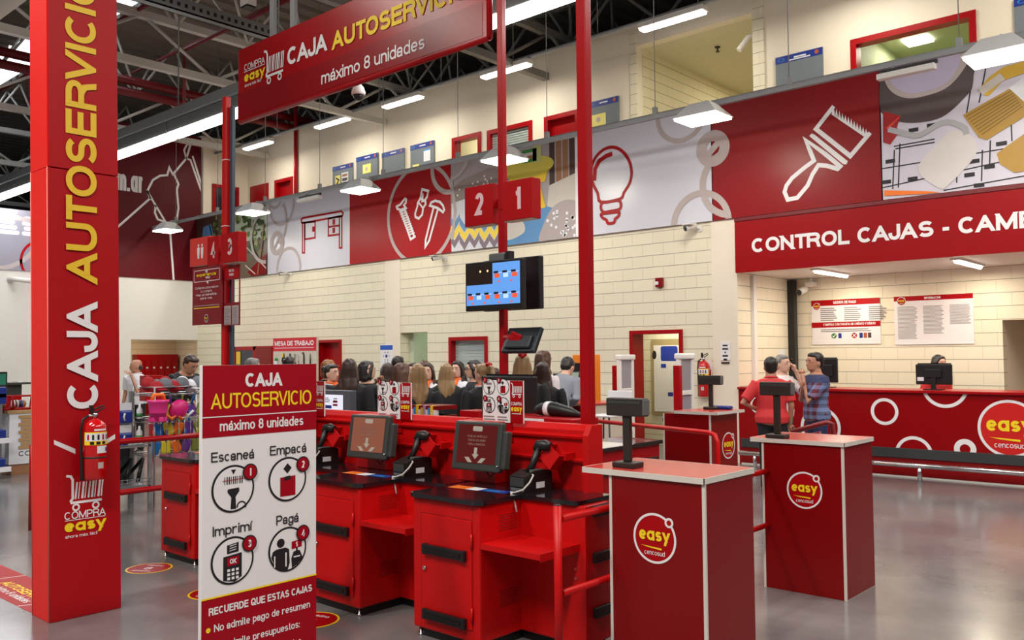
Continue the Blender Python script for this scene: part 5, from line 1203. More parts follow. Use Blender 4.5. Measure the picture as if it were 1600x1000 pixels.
for dx in (.3, .65): A.disc(x0 + (xm - x0) * (.3 + dx * .8), zm + .11, .01, mat('screen_glint', (255, 210, 150), emit=1), 2, seg=10)
A.build('screen_picture', t)
B('bracket', BLK, (PX1 - .04, Y + .05, 2.15), (PX1 + .04, 5.40, 2.3), t)
a2, b2 = onY(752, 408, 5.6), onY(841, 482, 5.6)
t = thing('wall_monitor', 'second black monitor back to back behind the camera-view screen', 'monitor', (a2.x, 5.6, b2.z))
B('casing', BLK, (a2.x, 5.62, b2.z), (b2.x, 5.68, a2.z), t, .01); B('screen', mat('screen_off', (20, 22, 26), .15), (a2.x + .02, 5.68, b2.z + .03), (b2.x - .02, 5.683, a2.z - .02), t); B('bracket', BLK, (PX1 - .04, 5.5, 2.15), (PX1 + .04, 5.62, 2.3), t)
q = onY(785, 404, 5.3)
t = thing('router_box', 'grey plastic box with a black antenna block above the camera screen', 'box', (q.x, 5.3, q.z))
B('case', GREYP, (q.x - .15, 5.29, q.z - .02), (q.x + .02, 5.39, q.z + .05), t, .012); B('adapter', BLK, (q.x + .03, 5.3, q.z - .02), (q.x + .08, 5.36, q.z + .06), t, .005)
q = onY(819, 532, 5.4)
t = thing('wall_monitor', 'tilted black monitor on a red arm, low on the mid pole', 'monitor', tuple(q))
k = MB().use(mat('blue_black_plastic', (26, 34, 42), .35)); Tm = M4.Translation(q + V((-.06, 0, 0))) @ R(-28, 'X'); k.box((-.14, -.02, -.115), (.22, .02, .115), .01, Tm); k.box((-.10, -.045, -.09), (.17, -.02, .03), .012, Tm); k.build('casing', t)
k = MB().use(RED_P); k.box((-.06, -.05, -.05), (.06, -.02, .05), .004, M4.Translation(q + V((-.06, 0, .01))) @ R(20, 'Y')); k.tube([(PX1 + .04, 5.4, q.z + .03), tuple(q + V((-.08, -.03, .02)))], .025, 10); k.build('arm', t, 'red bracket arm')

# floor markers
def marker(px, py, r, yaw, lab):
    c = onZ(px, py, 0); t = thing('floor_sticker', lab, 'floor sticker', (c.x, c.y, 0), 'round red floor stickers')
    k = MB().use(YEL); k.prism([(c.x + r * math.cos(a * PI / 24), c.y + r * math.sin(a * PI / 24)) for a in range(48)], .0005, .0015); k.build('border', t)
    u = V((math.cos(yaw), math.sin(yaw), 0)); A = Art((c.x, c.y, .0015), u, V((-u.y, u.x, 0)), .0006)
    A.disc(0, 0, r * .92, RED_S, 1); A.text('8', 0, -r * .25, r * .42, WHITE, 2, w=r * .35, al='c', bold=.03)
    A.text('máximo', 0, r * .4, r * .17, WHITE, 2, al='c', low=True); A.text('unidades', 0, -r * .62, r * .17, WHITE, 2, al='c', low=True); A.build('printed_graphics', t)
marker(233, 888, .17, .5, 'round red floor sticker with a yellow rim beside the red column')
marker(334, 927, .17, .5, 'round red floor sticker half hidden by the left edge of the standing board')
marker(487, 969, .17, .3, 'round red floor sticker by the right edge of the standing board')
t = thing('floor_sticker', 'long red floor sticker with yellow lettering left of the column base', 'floor sticker', (-6.6, 2.4, 0))
k = MB().use(RED_S); k.box((-8.6, 2.16, .0005), (-6.1, 2.5, .0015)); k.build('sheet', t)
A = Art((0, 0, .0015), (1, 0, 0), (0, 1, 0), .0006)
A.text('CAJA', -6.62, 2.40, .07, WHITE, 2, w=.3, bold=.03); A.text('AUTOSERVICIO', -7.05, 2.29, .075, YEL, 2, w=.82, bold=.03); A.text('máximo 8 unidades', -7.0, 2.215, .045, WHITE, 2, w=.65, low=True)
A.line([(-7.15, 2.5), (-7.22, 2.16)], .012, WHITE, 2); A.line([(-6.25, 2.3), (-6.3, 2.16)], .012, WHITE, 2); A.build('printed_graphics', t)
# ------------------------------------------------------------------ control desk and its alcove
t = thing('reception_counter', 'long red control desk with white rings and a round emblem', 'counter', (-3, 11.9, 0))
B('body', mat('desk_red', (142, 2, 8), .3, var=.03, spec=.3), (-6.138, 11.86, 0), (2.5, 12.45, 1.09), t); B('top', RED_P, (-6.138, 11.82, 1.09), (2.5, 12.5, 1.125), t, .004)
B('kick_band', mat('ribbed_rubber', (52, 54, 56), .5), (-6.1, 11.835, .25), (2.5, 11.86, .375), t, .003, 'dark ribbed rubber band'); B('plinth', RED_D, (-6.1, 11.85, .03), (2.5, 11.86, .25), t); B('base_strip', TRIMW, (-6.1, 11.845, 0), (2.5, 11.86, .02), t)
A = Art((0, 11.86, 0), (1, 0, 0), (0, 0, 1), .0015, (-6.1, .375, 2.5, 1.09))
for cx, cy, dx, wd in ((1382, 643, 19, .07), (1476, 603, 34, .07), (1428, 710, 27, .07), (1508, 702, 13, .11), (1282, 668, 29, .07), (1186, 632, 12, .05), (1640, 640, 10, .06)):
    c = onY(cx, cy, 11.86); r = (onY(cx + dx, cy, 11.86).x - onY(cx - dx, cy, 11.86).x) / 2; A.ring(c.x, c.z, r, wd * .6, WHITE, 1); A.build('ring_mark', t); A = Art((0, 11.86, 0), (1, 0, 0), (0, 0, 1), .0015, (-6.138, .375, 2.5, 1.09))
c = onY(1577, 670, 11.86); A.clip = None
easy_logo(A, c.x, c.z, .33, mat('emblem_red', (206, 30, 26), .35), 1); A.build('emblem', t)
t = thing('bumper_rail', 'chrome trolley bumper rail on short posts before the red desk', 'rail', (-3, 11.55, 0))
zr = onY(1437, 728, 11.58).z
T('rail', CHROME, [(-6.0, 11.58, zr), (2.5, 11.58, zr)], .032, t, 14)
for px in (1180, 1437, 1700):
    x = onY(px, 735, 11.58).x; T('post', CHROME, [(x, 11.58, 0), (x, 11.58, zr)], .026, t, 12)
def monitor(x, y, z, lab, w_=.22, h_=.13, yaw=0, col=BLK):
    t = thing('computer_monitor', lab, 'monitor', (x, y, z)); Tm = M4.Translation((x, y, z)) @ R(yaw)
    k = MB().use(col); k.box((-w_, -.02, .07), (w_, .02, .07 + 2 * h_), .008, Tm); k.box((-.1, -.045, .16), (.1, -.02, .1 + 1.3 * h_), .006, Tm); k.build('casing', t)
    k = MB().use(col); k.box((-.03, -.04, .01), (.03, -.02, .2), 0, Tm); k.box((-.11, -.09, 0), (.11, .07, .012), 0, Tm); k.build('stand', t)
    k = MB().use(PAPER); k.box((-w_ + .02, -.0215, .115), (-w_ + .1, -.0202, .165), 0, Tm); k.build('sticker', t)
    if z < 1.1: B('post', BLK, (x - .04, y - .03, 0), (x + .04, y + .03, z), t)
    k = MB().use(mat('screen_off', (20, 22, 26), .15)); k.box((-w_ + .015, .0201, .115), (w_ - .015, .0215, .085 + 2 * h_), 0, Tm); k.build('screen', t)
q = onY(1460, 610, 12.1); monitor(q.x, 12.1, 1.125, 'black computer monitor seen from behind on the red control desk')
q = onY(1290, 605, 12.2); monitor(q.x, 12.25, 1.125, 'black monitor on the desk behind the man in a plaid shirt', .16, .17)
def wall_sign(px, Y, lab, n):
    a, b = onY(px[0], px[1], Y), onY(px[2], px[3], Y)
    t = thing('wall_sign', lab, 'wall sign', (a.x, Y, b.z)); B('board', WHITE, (a.x, Y - .015, b.z), (b.x, Y, a.z), t)
    return t, Art((0, Y - .015, 0), (1, 0, 0), (0, 0, 1), .002), a.x, b.x, b.z, a.z
t, A, x0, x1, z0, z1 = wall_sign((1268, 470, 1377, 537), AY, 'white payment methods sign with red bands on the alcove wall', 0); H_ = z1 - z0
A.rect(x0, z1 - H_ * .13, x1, z1, RED_S); A.rect(x0, z0 + H_ * .38, x1, z0 + H_ * .5, RED_S)
A.text('MEDIOS DE PAGO', (x0 + x1) / 2, z1 - H_ * .095, H_ * .06, WHITE, 2, al='c', bold=.03); A.text('COMPRAS CON TARJETA DE CRÉDITO Y DÉBITO', (x0 + x1) / 2 + .06, z0 + H_ * .42, H_ * .05, WHITE, 2, al='c', bold=.03)
easy_logo(A, x0 + .09, z1 - H_ * .14, .055, RED_S, 2)
for i in range(3): A.greek(x0 + .15 + i * .38, z0 + H_ * .53, x0 + .42 + i * .38, z1 - H_ * .16, 7, GREEK, 1)
A.greek(x0 + .15, z0 + H_ * .28, x1 - .1, z0 + H_ * .36, 2, GREEK, 1, ragged=.1)
zz = z0 + H_ * .19
A.disc(x0 + .36, zz, .042, GREEN); A.line([(x0 + .34, zz), (x0 + .355, zz - .02), (x0 + .385, zz + .02)], .012, WHITE, 2); A.rect(x0 + .43, zz - .04, x0 + .48, zz + .04, BLUE)
A.disc(x0 + .68, zz, .042, RED_S); A.line([(x0 + .66, zz - .02), (x0 + .70, zz + .02)], .012, WHITE, 2); A.line([(x0 + .66, zz + .02), (x0 + .70, zz - .02)], .012, WHITE, 2)
for i, m in enumerate((BLUE, TERRA, BROWN)): A.rect(x0 + .76 + i * .065, zz - .04, x0 + .81 + i * .065, zz + .04, m)
A.build('printed_graphics', t)
t, A, x0, x1, z0, z1 = wall_sign((1397, 464, 1523, 537), AY, 'white terms notice with a red header and three text columns', 1); H_ = z1 - z0
A.rect(x0, z1 - H_ * .1, x1, z1, RED_S); A.text('INFORMACION', (x0 + x1) / 2, z1 - H_ * .075, H_ * .045, WHITE, 2, al='c', bold=.03); easy_logo(A, x0 + .11, z1 - H_ * .1, .06, RED_S, 2)
for i, lo in enumerate((.12, .22, .4)): A.greek(x0 + .05 + i * (x1 - x0) / 3, z0 + H_ * lo, x0 - .03 + (i + 1) * (x1 - x0) / 3, z1 - H_ * .2, int(26 - i * 4), GREEK, 1, .45, .15)
A.build('printed_graphics', t)
def dark_camera(px, py, Y, lab, s=1):
    q = onY(px, py, Y); t = thing('security_camera', lab, 'security camera', tuple(q), 'bullet security cameras')
    k = MB().use(OFFW); k.tube([tuple(q + V((-.06, -.24, -.02)) * s), tuple(q + V((.03, -.09, .03)) * s)], .045 * s, 14); k.box(tuple(q + V((-.09, -.30, .03)) * s), tuple(q + V((.05, -.08, .045)) * s), .004); k.build('body', t)
    k = MB().use(BLK); k.tube([tuple(q + V((-.068, -.252, -.026)) * s), tuple(q + V((-.058, -.238, -.019)) * s)], .04 * s, 14); k.build('lens', t)
    k = MB().use(OFFW); k.tube([tuple(q + V((.02, -.1, .02)) * s), tuple(q + V((.05, -.03, -.01)) * s), tuple(q + V((.06, 0, -.01)) * s)], .018 * s, 8); k.tube([tuple(q + V((.06, -.02, -.01)) * s), tuple(q + V((.06, 0, -.01)) * s)], .05 * s, 14); k.build('bracket', t)
dark_camera(453, 428, WY, 'white bullet camera on the block wall under the desk drawing'); dark_camera(693, 404, WY, 'white bullet camera on the block wall under the red screw panel'); dark_camera(1089, 357, WY, 'white bullet camera on the block wall below the bulb panel')
q = onX(14, 437, LX); t = thing('security_camera', 'white bullet camera on the white wall left of the red column', 'security camera', tuple(q), 'bullet security cameras')
k = MB().use(OFFW); k.tube([tuple(q), tuple(q + V((.2, .1, 0))), tuple(q + V((.3, .45, -.03)))], .06, 10); k.build('body', t); k = MB().use(BLK); k.tube([tuple(q + V((.3, .45, -.03))), tuple(q + V((.302, .5, -.035)))], .062, 10); k.build('lens', t)
q = onY(1262, 444, AY - .1); t = thing('security_camera', 'white ceiling camera in the alcove corner by the black trunking', 'security camera', tuple(q), 'bullet security cameras')
k = MB().use(OFFW); k.box((q.x - .02, q.y - .08, q.z - .05), (q.x + .12, q.y + .1, q.z + .03), .01); k.tube([(q.x + .05, q.y, q.z), (q.x + .05, q.y, 2.82)], .025, 8); k.build('bracket', t)
k = MB().use(OFFW); k.tube([(q.x - .02, q.y - .05, q.z - .08), (q.x - .06, q.y - .2, q.z - .14)], .055, 14); k.build('body', t); k = MB().use(BLK); k.tube([(q.x - .06, q.y - .2, q.z - .14), (q.x - .062, q.y - .206, q.z - .142)], .05, 14); k.build('lens', t)
q = onY(560, 145, 6.5); t = thing('dome_camera', 'white hanging dome camera under the red hanging banner', 'dome camera', tuple(q))
k = MB().use(OFFW); k.lathe([(.02, .45), (.035, .1), (.04, .09), (.06, .07), (.085, .0), (.08, -.03)], q, 18); k.tube([tuple(q + V((0, 0, .3))), (q.x, q.y, 9.35)], .018, 8); k.build('housing', t)
k = MB().use(BLK); k.lathe([(.062, -.03), (.06, -.06), (.035, -.085), (.001, -.092)], q, 18); k.build('dome', t)
q = onX(1160, 55, OPX1); t = thing('security_camera', 'white camera on the gallery opening jamb at top right', 'security camera', tuple(q), 'bullet security cameras')
k = MB().use(OFFW); k.tube([tuple(q + V((0, .4, .12))), tuple(q + V((-.1, .4, .1))), tuple(q + V((-.22, .3, -.12)))], [.03, .04, .05], 10); k.build('body', t)
o = tag(B('cable_trunking', BLK, (-6.14, 13.60, .0), (-6.03, 13.72, 2.8)), 'black vertical cable trunking in the alcove corner', 'trunking')
o = tag(B('wall_conduit', OFFW, (-6.14, 12.32, .0), (-6.09, 12.42, 2.8)), 'pale vertical conduit on the alcove side wall', 'conduit')
q = onX(1221, 552, -6.14); o = tag(B('switch_plate', PAPER, (-6.14, q.y - .08, q.z - .06), (-6.125, q.y + .08, q.z + .06)), 'small white wall plate beside the black trunking', 'switch plate')

# wall things on the lower block wall
t, A, x0, x1, z0, z1 = wall_sign((1126, 535, 1142, 563), WY - .015, 'white paper notice with bold lines on the pilaster', 2)
for i, w_ in enumerate((.5, .6, .12, .55, .35, .85)): c = (x0 + x1) / 2; A.rect(c - (x1 - x0) * w_ / 2, z1 - .06 - i * .052, c + (x1 - x0) * w_ / 2, z1 - .035 - i * .052, INK)
A.build('printed_graphics', t)
t, A, x0, x1, z0, z1 = wall_sign((595, 538, 614.5, 581), WY, 'tall pale blue poster on the block wall beside the green niche', 3)
A.rect(x0, z1 - .12, x1, z1 - .02, mat('poster_blue', (40, 90, 190), .5)); A.rect(x0, z0, x0 + .2, z0 + .08, LBLUE)
for zz, m in ((z1 - .25, BLUE), (z1 - .45, LBLUE)):
    A.disc((x0 + x1) / 2, zz, .035, m)
    for a in range(6): A.disc((x0 + x1) / 2 + .09 * math.cos(a * PI / 3), zz + .09 * math.sin(a * PI / 3), .014, m, seg=10)
A.build('printed_graphics', t)
q = onY(1032, 442, WY); t = thing('fire_alarm', 'small red fire alarm sounder on the block wall right of the tall pole', 'fire alarm', tuple(q))
B('case', RED_D, (q.x - .065, WY - .06, q.z - .07), (q.x + .065, WY, q.z + .08), t, .01); B('strobe', PAPER, (q.x - .06, WY - .075, q.z - .03), (q.x - .0, WY - .06, q.z + .02), t); T('horn', RED_D, [(q.x + .01, WY - .03, q.z - .08), (q.x + .01, WY - .03, q.z - .06)], .03, t)

def extinguisher(loc, n, h, r, lab, back):
    """hung on a surface; n = unit vector away from it, back = sideways unit vector"""
    c = V(loc) + V(n) * (r + .02); t = thing('fire_extinguisher', lab, 'fire extinguisher', loc)
    ER = mat('extinguisher_red', (196, 10, 16), .16, coat=.5, var=.02)
    k = MB().use(ER); k.lathe([(r * .9, 0), (r, .01), (r, h * .74), (r * .9, h * .8), (r * .55, h * .85), (r * .25, h * .87), (r * .22, h * .9)], c, 28); k.build('cylinder', t)
    k = MB().use(BRON); k.lathe([(r * 1.015, h * .305), (r * 1.02, h * .31), (r * 1.02, h * .325), (r * 1.015, h * .33)], c, 28); k.build('strap', t)
    s = V(back); u = V((0, 0, 1))
    k = MB().use(STEEL); k.lathe([(r * .26, h * .88), (r * .26, h * .95), (r * .18, h * .96)], c, 12); k.tube([c + u * h * .92, c + u * h * .92 - s * r * .6], r * .12, 8); k.build('valve', t)
    k = MB().use(BLK); k.tube([c + u * h * .97 - s * r * .2, c + u * h * .97 + s * r * .2, c + u * h * 1.03 + s * r * .9], r * .08, 8); k.tube([c + u * h * 1.0 - s * r * .25, c + u * h * 1.06 + s * r * .8], r * .08, 8); k.box(tuple(c + V((-r * .15, -r * .15, h * .95)) - s * r * .35), tuple(c + V((r * .15, r * .15, h * 1.07)) - s * r * .35)); k.build('handle', t)
    k = MB().use(BLK); p0 = c + u * h * .92 - s * r * .6
    k.tube([p0, p0 - s * r * .5 - u * h * .05, c - s * r * 1.25 + u * h * .7, c - s * r * 1.2 + u * h * .4, c - s * r * 1.12 + u * h * .1, c - s * r * 1.1 - u * h * .0], [r * .12] * 4 + [r * .16, r * .2], 10); k.build('hose', t)
    k = MB()
    def band(z0, z1, a0, a1, m, e=.001):
        k.use(m); bs = math.atan2(n[1], n[0]); N = 12
        for i in range(N):
            A0, A1 = (bs + math.radians(a0 + (a1 - a0) * j / N) for j in (i, i + 1)); rr = r + e
            k.face([c + V((rr * math.cos(A0), rr * math.sin(A0), z0 * h)), c + V((rr * math.cos(A1), rr * math.sin(A1), z0 * h)), c + V((rr * math.cos(A1), rr * math.sin(A1), z1 * h)), c + V((rr * math.cos(A0), rr * math.sin(A0), z1 * h))])
    band(.50, .685, -80, 80, YEL); band(.56, .67, -72, 72, PAPER, .0018); band(.38, .485, -10, 55, PAPER)
    for i in range(5): band(.575, .65, -60 + i * 25, -50 + i * 25, (RED_S, BLK, BLK, RED_S, BLK)[i], .0026); 
    for i in range(3): band(.508, .55, -45 + i * 30, -25 + i * 30, INK, .0026)
    band(.705, .73, -25, 45, WHITE); band(.40, .46, 38, 50, BLUE, .0026); band(.16, .25, -5, 25, TAUPE)
    k.build('label', t)
zc0, zc1 = onX(146, 748, CX1 + .08).z, onX(146, 652, CX1 + .08).z
yc = onX(147, 700, CX1 + .08).y
extinguisher((CX1, yc, zc0), (1, 0, 0), (zc1 - zc0) * 1.12, .068, 'red fire extinguisher with a pictogram label hung on the red column', (0, 1, 0))
q = onY(1101, 620, WY - .1)
t, A, x0, x1, z0, z1 = wall_sign((1093, 564, 1112, 587), WY, 'red and white striped plate behind the wall extinguisher', 4)
A.poly([(x0, z1), (x0 + (x1 - x0) * .45, z1), (x0, z1 - (z1 - z0) * .45)], RED_S); A.poly([(x1, z0), (x1, z0 + (z1 - z0) * .45), (x0 + (x1 - x0) * .5, z0)], RED_S); A.build('printed_graphics', t)
extinguisher((q.x, WY, q.z), (0, -1, 0), .62, .085, 'red fire extinguisher on the wall behind the podium display', (1, 0, 0))

# blue headed notice boards on the upper wall
NB = ['leftmost blue headed board, with a yellow and a picture sheet', 'second blue headed board from left, with one yellow sheet', 'third blue headed board from left, empty grey', 'fourth blue headed board from left, with a white sheet',
      'blue headed board with a yellow sheet, right of the tall red pole', 'blue headed board left of the large red window, empty grey', 'blue headed board cut by the right picture edge']
for i, (x0_, y0_, x1_) in enumerate(((522, 262, 553), (559, 247, 592), (599, 240, 633.5), (643.5, 228.5, 680), (920, 162, 968.5), (1213.5, 92, 1287), (1585, 0, 1680))):
    a = onY(x0_, y0_, UY); b = onY(x1_, y0_, UY); zt = a.z; zb = zt - 1.25
    t = thing('notice_board', NB[i] + ', upper wall', 'notice board', (a.x, UY, zb), 'blue headed notice boards'); B('board', GREYB, (a.x, UY - .045, zb), (b.x, UY - .012, zt), t); B('header', BLUE, (a.x, UY - .049, zt - .115), (b.x, UY - .045, zt), t)
    A = Art((0, UY - .049, 0), (1, 0, 0), (0, 0, 1), .002); W_ = b.x - a.x
    A.disc(b.x - .09, zt - .055, .035, TERRA, seg=16); A.rect(a.x + W_ * .4, zt - .07, a.x + W_ * .66, zt - .045, PAPER); A.ring(a.x + .1, zt - .06, .05, .012, LBLUE, 1, ry=.025, seg=16)
    if i == 5: A.rect(a.x + W_ * .3, zt - .1, a.x + W_ * .75, zt - .08, PAPER)
    if i == 0: A.rect(a.x + W_ * .14, zt - .5, a.x + W_ * .4, zt - .24, YPAPER); A.rect(a.x + W_ * .46, zt - .44, a.x + W_ * .8, zt - .2, PAPER); A.rect(a.x + W_ * .5, zt - .3, a.x + W_ * .76, zt - .24, WOOD, 2); A.rect(a.x + W_ * .5, zt - .41, a.x + W_ * .76, zt - .34, BROWN, 2); A.line([(a.x + W_ * .2, zt - .3), (a.x + W_ * .33, zt - .36), (a.x + W_ * .22, zt - .46)], .04, INK, 2); A.rect(a.x + W_ * .52, zt - .6, a.x + W_ * .75, zt - .5, YPAPER)
    if i in (1, 4): A.rect(a.x + W_ * (.32 if i == 1 else .12), zt - .44 - .08 * (i == 4), a.x + W_ * (.7 if i == 1 else .6), zt - .22 - .04 * (i == 4), YPAPER); A.disc(a.x + W_ * (.5 if i == 1 else .36), zt - .34 - .03 * (i == 4), .05, TAUPE, 2, seg=12)
    if i == 3: A.rect(a.x + W_ * .58, zt - .44, a.x + W_ * .86, zt - .17, PAPER); A.rect(a.x + W_ * .58, zt - .2, a.x + W_ * .86, zt - .17, LBLUE, 2); A.rect(a.x + W_ * .1, zt - .62, a.x + W_ * .38, zt - .46, YPAPER); A.rect(a.x + W_ * .15, zt - .6, a.x + W_ * .33, zt - .53, INK, 2)
    A.build('papers', t)

# corridor notice board seen through the open door
a, b = onY(1018, 531, 13.38), onY(1077, 650, 13.38)
t = thing('notice_board', 'pale notice board with a blue header inside the open doorway', 'notice board', (a.x, 13.38, b.z)); B('frame', mat('oak_frame', (150, 134, 92), .5), (a.x, 13.36, b.z), (b.x, 13.4, a.z), t); B('sheet', mat('pale_notice_sheet', (204, 202, 198), .5), (a.x + .06, 13.35, b.z + .06), (b.x - .06, 13.36, a.z - .1), t)
A = Art((0, 13.35, 0), (1, 0, 0), (0, 0, 1), .002); W_ = b.x - a.x; A.poly(rrect(a.x + W_ * .28, a.z - .38, a.x + W_ * .74, a.z - .12, .03), BLUE)
for x, z in ((.28, .5), (.46, 1.0), (.8, .8), (.8, .92), (.3, 1.45), (.85, 1.5)): A.rect(a.x + W_ * x, a.z - z, a.x + W_ * (x + .14), a.z - z + .07, BLUE)
for x in (.1, .82): A.disc(a.x + W_ * x, a.z - .27, .045, INK, ry=.08, seg=10)
A.build('papers', t)

# ------------------------------------------------------------------ mid-distance furniture
def gate(px, py, Y, lab):
    q = onY(px, py, Y); x = q.x; t = thing('security_gate', lab, 'security gate', (x, Y, 0), 'white anti-theft gates'); W = mat('gate_white', (232, 230, 228), .4); h = q.z
    for s in (-1, 1): B('upright', W, (x - .025, Y + s * .16 - .03, 0), (x + .025, Y + s * .16 + .03, h - .06), t, .008)
    B('head', W, (x - .05, Y - .2, h - .08), (x + .05, Y + .2, h), t, .02)
    k = MB().use(W)
    for z in (.12, .48, h * .66): k.box((x - .03, Y - .13, z), (x + .03, Y + .13, z + .06), .008)
    k.build('crossbar', t); B('clear_panel', mat('grey_acrylic', (150, 146, 156), .15), (x - .006, Y - .13, .18), (x + .006, Y + .13, h - .08), t); B('foot', W, (x - .07, Y - .2, 0), (x + .07, Y + .2, .06), t, .01)
gate(977, 554, 10.6, 'white security gate left of the open red door'); gate(1070, 552, 10.2, 'white security gate before the right jamb of the open red door')
for px, Y, lab in ((962.5, 10.5, 'square red bollard by the left security gate'), (1058.5, 10.0, 'square red bollard by the right security gate')):
    q = onY(px, 571, Y); tag(B('bollard', RED_P, (q.x - .045, Y - .04, 0), (q.x + .045, Y + .04, q.z), None, .006), lab, 'bollard', 'square red bollards')
# white chair
q = onZ(948, 662, .42); cx, cy = -6.35, 7.55
cx, cy = -6.07, 8.44
t = thing('plastic_chair', 'tall white plastic chair with thin black legs, right of the tall pole', 'chair', (cx, cy, 0)); CH = mat('white_chair_plastic', (222, 220, 222), .4)
B('seat', CH, (cx - .17, cy - .17, .89), (cx + .17, cy + .17, .91), t, .008); k = MB().use(CH); k.box((-.16, -.012, 0), (.16, .012, .28), .008, M4.Translation((cx + .06, cy + .17, .91)) @ R(10) @ R(-10, 'X')); k.build('backrest', t)
for sx in (-1, 1):
    for sy in (-1, 1): T('leg', BLK, [(cx + sx * .14, cy + sy * .14, .89), (cx + sx * .2, cy + sy * .2, 0)], .011, t, 8)
# drawer desk with pale side and the counter with black bumper
t = thing('service_desk', 'small desk with a red laminate top and pale end by the women', 'desk', (-6.9, 9.3, 0))
B('top', PINKTOP, (-7.55, 8.85, .98), (-6.62, 9.65, 1.0), t, .002); B('carcass', mat('pale_laminate', (206, 194, 178), .5), (-7.4, 9.0, 0), (-6.64, 9.6, .98), t); B('front_panel', RED_D, (-7.42, 8.97, .06), (-6.64, 9.0, .95), t)
k = MB().use(WOOD); k.box((-7.55, 8.846, .975), (-6.62, 8.85, 1.003)); k.build('edge_band', t)
q = onZ(873, 624, 1.0); pole_display(q.x, q.y + .05, 1.0, .25, 'grey pole display on the small desk before the kiosk', .13, .11, -8)
t = thing('lane_counter', 'low red lane counter with a white top and long black bumper', 'counter', (-4.6, 5.9, 0))
B('cabinet', RED_P, (-4.82, 4.9, 0), (-4.37, 6.9, .80), t, .006); B('top', mat('white_counter_top', (220, 216, 212), .2), (-4.84, 4.88, .80), (-4.35, 6.45, .835), t); B('glass_end', mat('dark_glass_end', (70, 62, 66), .1), (-4.84, 6.45, .80), (-4.35, 6.92, .835), t); B('bumper', BLK, (-4.37, 5.0, .60), (-4.345, 6.85, .69), t, .006); B('edge', BLK, (-4.35, 4.88, .80), (-4.345, 6.92, .83), t)
# orange kiosk
q = onY(896, 556, 10.0); kx = q.x
t = thing('self_service_kiosk', 'orange and black payment kiosk half hidden by the tall red pole', 'kiosk', (kx, 10, 0)); OR = mat('kiosk_orange', (232, 132, 36), .4)
B('column', OR, (kx - .02, 10.0, 0), (kx + .26, 10.3, 1.62), t, .01); B('dark_panel', BLK, (kx - .03, 9.98, 1.28), (kx + .25, 10.0, 1.5), t)
k = MB().use(BLK); k.box((-.16, -.02, -.17), (.2, .02, .17), .006, M4.Translation((kx + .05, 9.8, 1.22)) @ R(-18, 'X')); k.build('monitor', t); k = MB().use(mat('kiosk_screen', (150, 164, 150), .2)); k.box((-.14, -.024, -.14), (.18, -.0205, .15), 0, M4.Translation((kx + .05, 9.8, 1.22)) @ R(-18, 'X')); k.build('screen', t)
k = MB().use(OR); k.box((-.13, -.01, -.17), (.13, .01, .17), 0, M4.Translation((kx - .24, 9.85, 1.16)) @ R(8, 'Y')); k.box((kx - .3, 9.86, 0), (kx - .1, 10.0, 1.0)); k.build('side_panel', t)
k = MB().use(PAPER)
for z in (-.06, .03): k.box((-.05, -.014, z), (.05, -.0105, z + .06), 0, M4.Translation((kx - .24, 9.85, 1.16)) @ R(8, 'Y'))
k.use(LBLUE); k.box((-.1, -.014, .11), (.12, -.0105, .165), 0, M4.Translation((kx - .24, 9.85, 1.16)) @ R(8, 'Y')); k.build('stickers', t)
# tray, label and bag behind the nearest counter
a, b = onY(722, 655, 4.5), onY(900, 652, 4.5)
t = thing('bag_tray', 'red metal tray behind the nearest counter with a white label', 'tray', (a.x, 4.5, .9)); B('tray', RED_P, (onY(780, 655, 4.5).x, 4.48, .85), (b.x, 4.75, 1.205), t, .01)
A = Art((0, 4.48, 0), (1, 0, 0), (0, 0, 1), .0015); p = onY(816, 657, 4.48); s = onY(850, 657, 4.48); A.rect(p.x, p.z - .018, s.x, p.z + .018, PAPER); A.greek(p.x + .02, p.z - .008, s.x - .01, p.z + .008, 1); A.build('label', t); B('stand', RED_P, (a.x + .4, 4.55, 0), (b.x - .1, 4.7, .85), t)
p, s = onY(836, 648, 4.6), onY(900, 655, 4.6)
t = thing('black_bag', 'black soft bag with a white strap lying on the red tray', 'bag', (p.x, 4.62, 1.205)); k = MB().use(BLK); k.tube([(p.x, 4.62, 1.24), (p.x + .05, 4.62, 1.25), (p.x + .16, 4.62, 1.253), (p.x + .28, 4.62, 1.238), (p.x + .38, 4.62, 1.22)], [.03, .045, .048, .036, .015], 14); k.build('body', t)
k = MB().use(PAPER); k.tube([(p.x + .09, 4.62, 1.252), (p.x + .13, 4.62, 1.253)], .051, 16); k.build('strap', t)
q = onY(795, 600, 4.75); monitor(q.x, 4.75, onY(795, 588, 4.75).z - .36, 'black monitor standing behind the right step sign', .26, .145); 
# information screen, red boxes, sweets rack behind the row
a, b = onY(494, 609, 4.9), onY(546, 646, 4.9)
t = thing('display_screen', 'grey framed screen with a pale blue map page, behind the left counter', 'screen', (a.x, 4.9, .9)); B('casing', mat('blue_grey_casing', (84, 90, 100), .4), (a.x, 4.9, b.z - .02), (b.x, 4.98, a.z), t, .006); B('stand', BLK, (a.x + .15, 4.93, 0), (a.x + .35, 4.97, b.z), t)
A = Art((0, 4.9, 0), (1, 0, 0), (0, 0, 1), .0012); x1 = onY(536, 620, 4.9).x; zt = onY(500, 616, 4.9).z; LITP = mat('screen_page', (206, 214, 230), emit=.7); A.rect(a.x, b.z - .01, x1, zt, LITP)
A.rect(a.x + .04, b.z + .035, a.x + .24, b.z + .065, BLUE, 2); A.disc(a.x + .05, zt - .055, .022, LBLUE, 2, seg=14); A.poly([(a.x + .032, zt - .065), (a.x + .068, zt - .065), (a.x + .05, zt - .11)], LBLUE, 2); A.greek(a.x + .09, zt - .07, a.x + .22, zt - .02, 3); A.greek(a.x + .27, zt - .06, a.x + .33, zt - .02, 2)
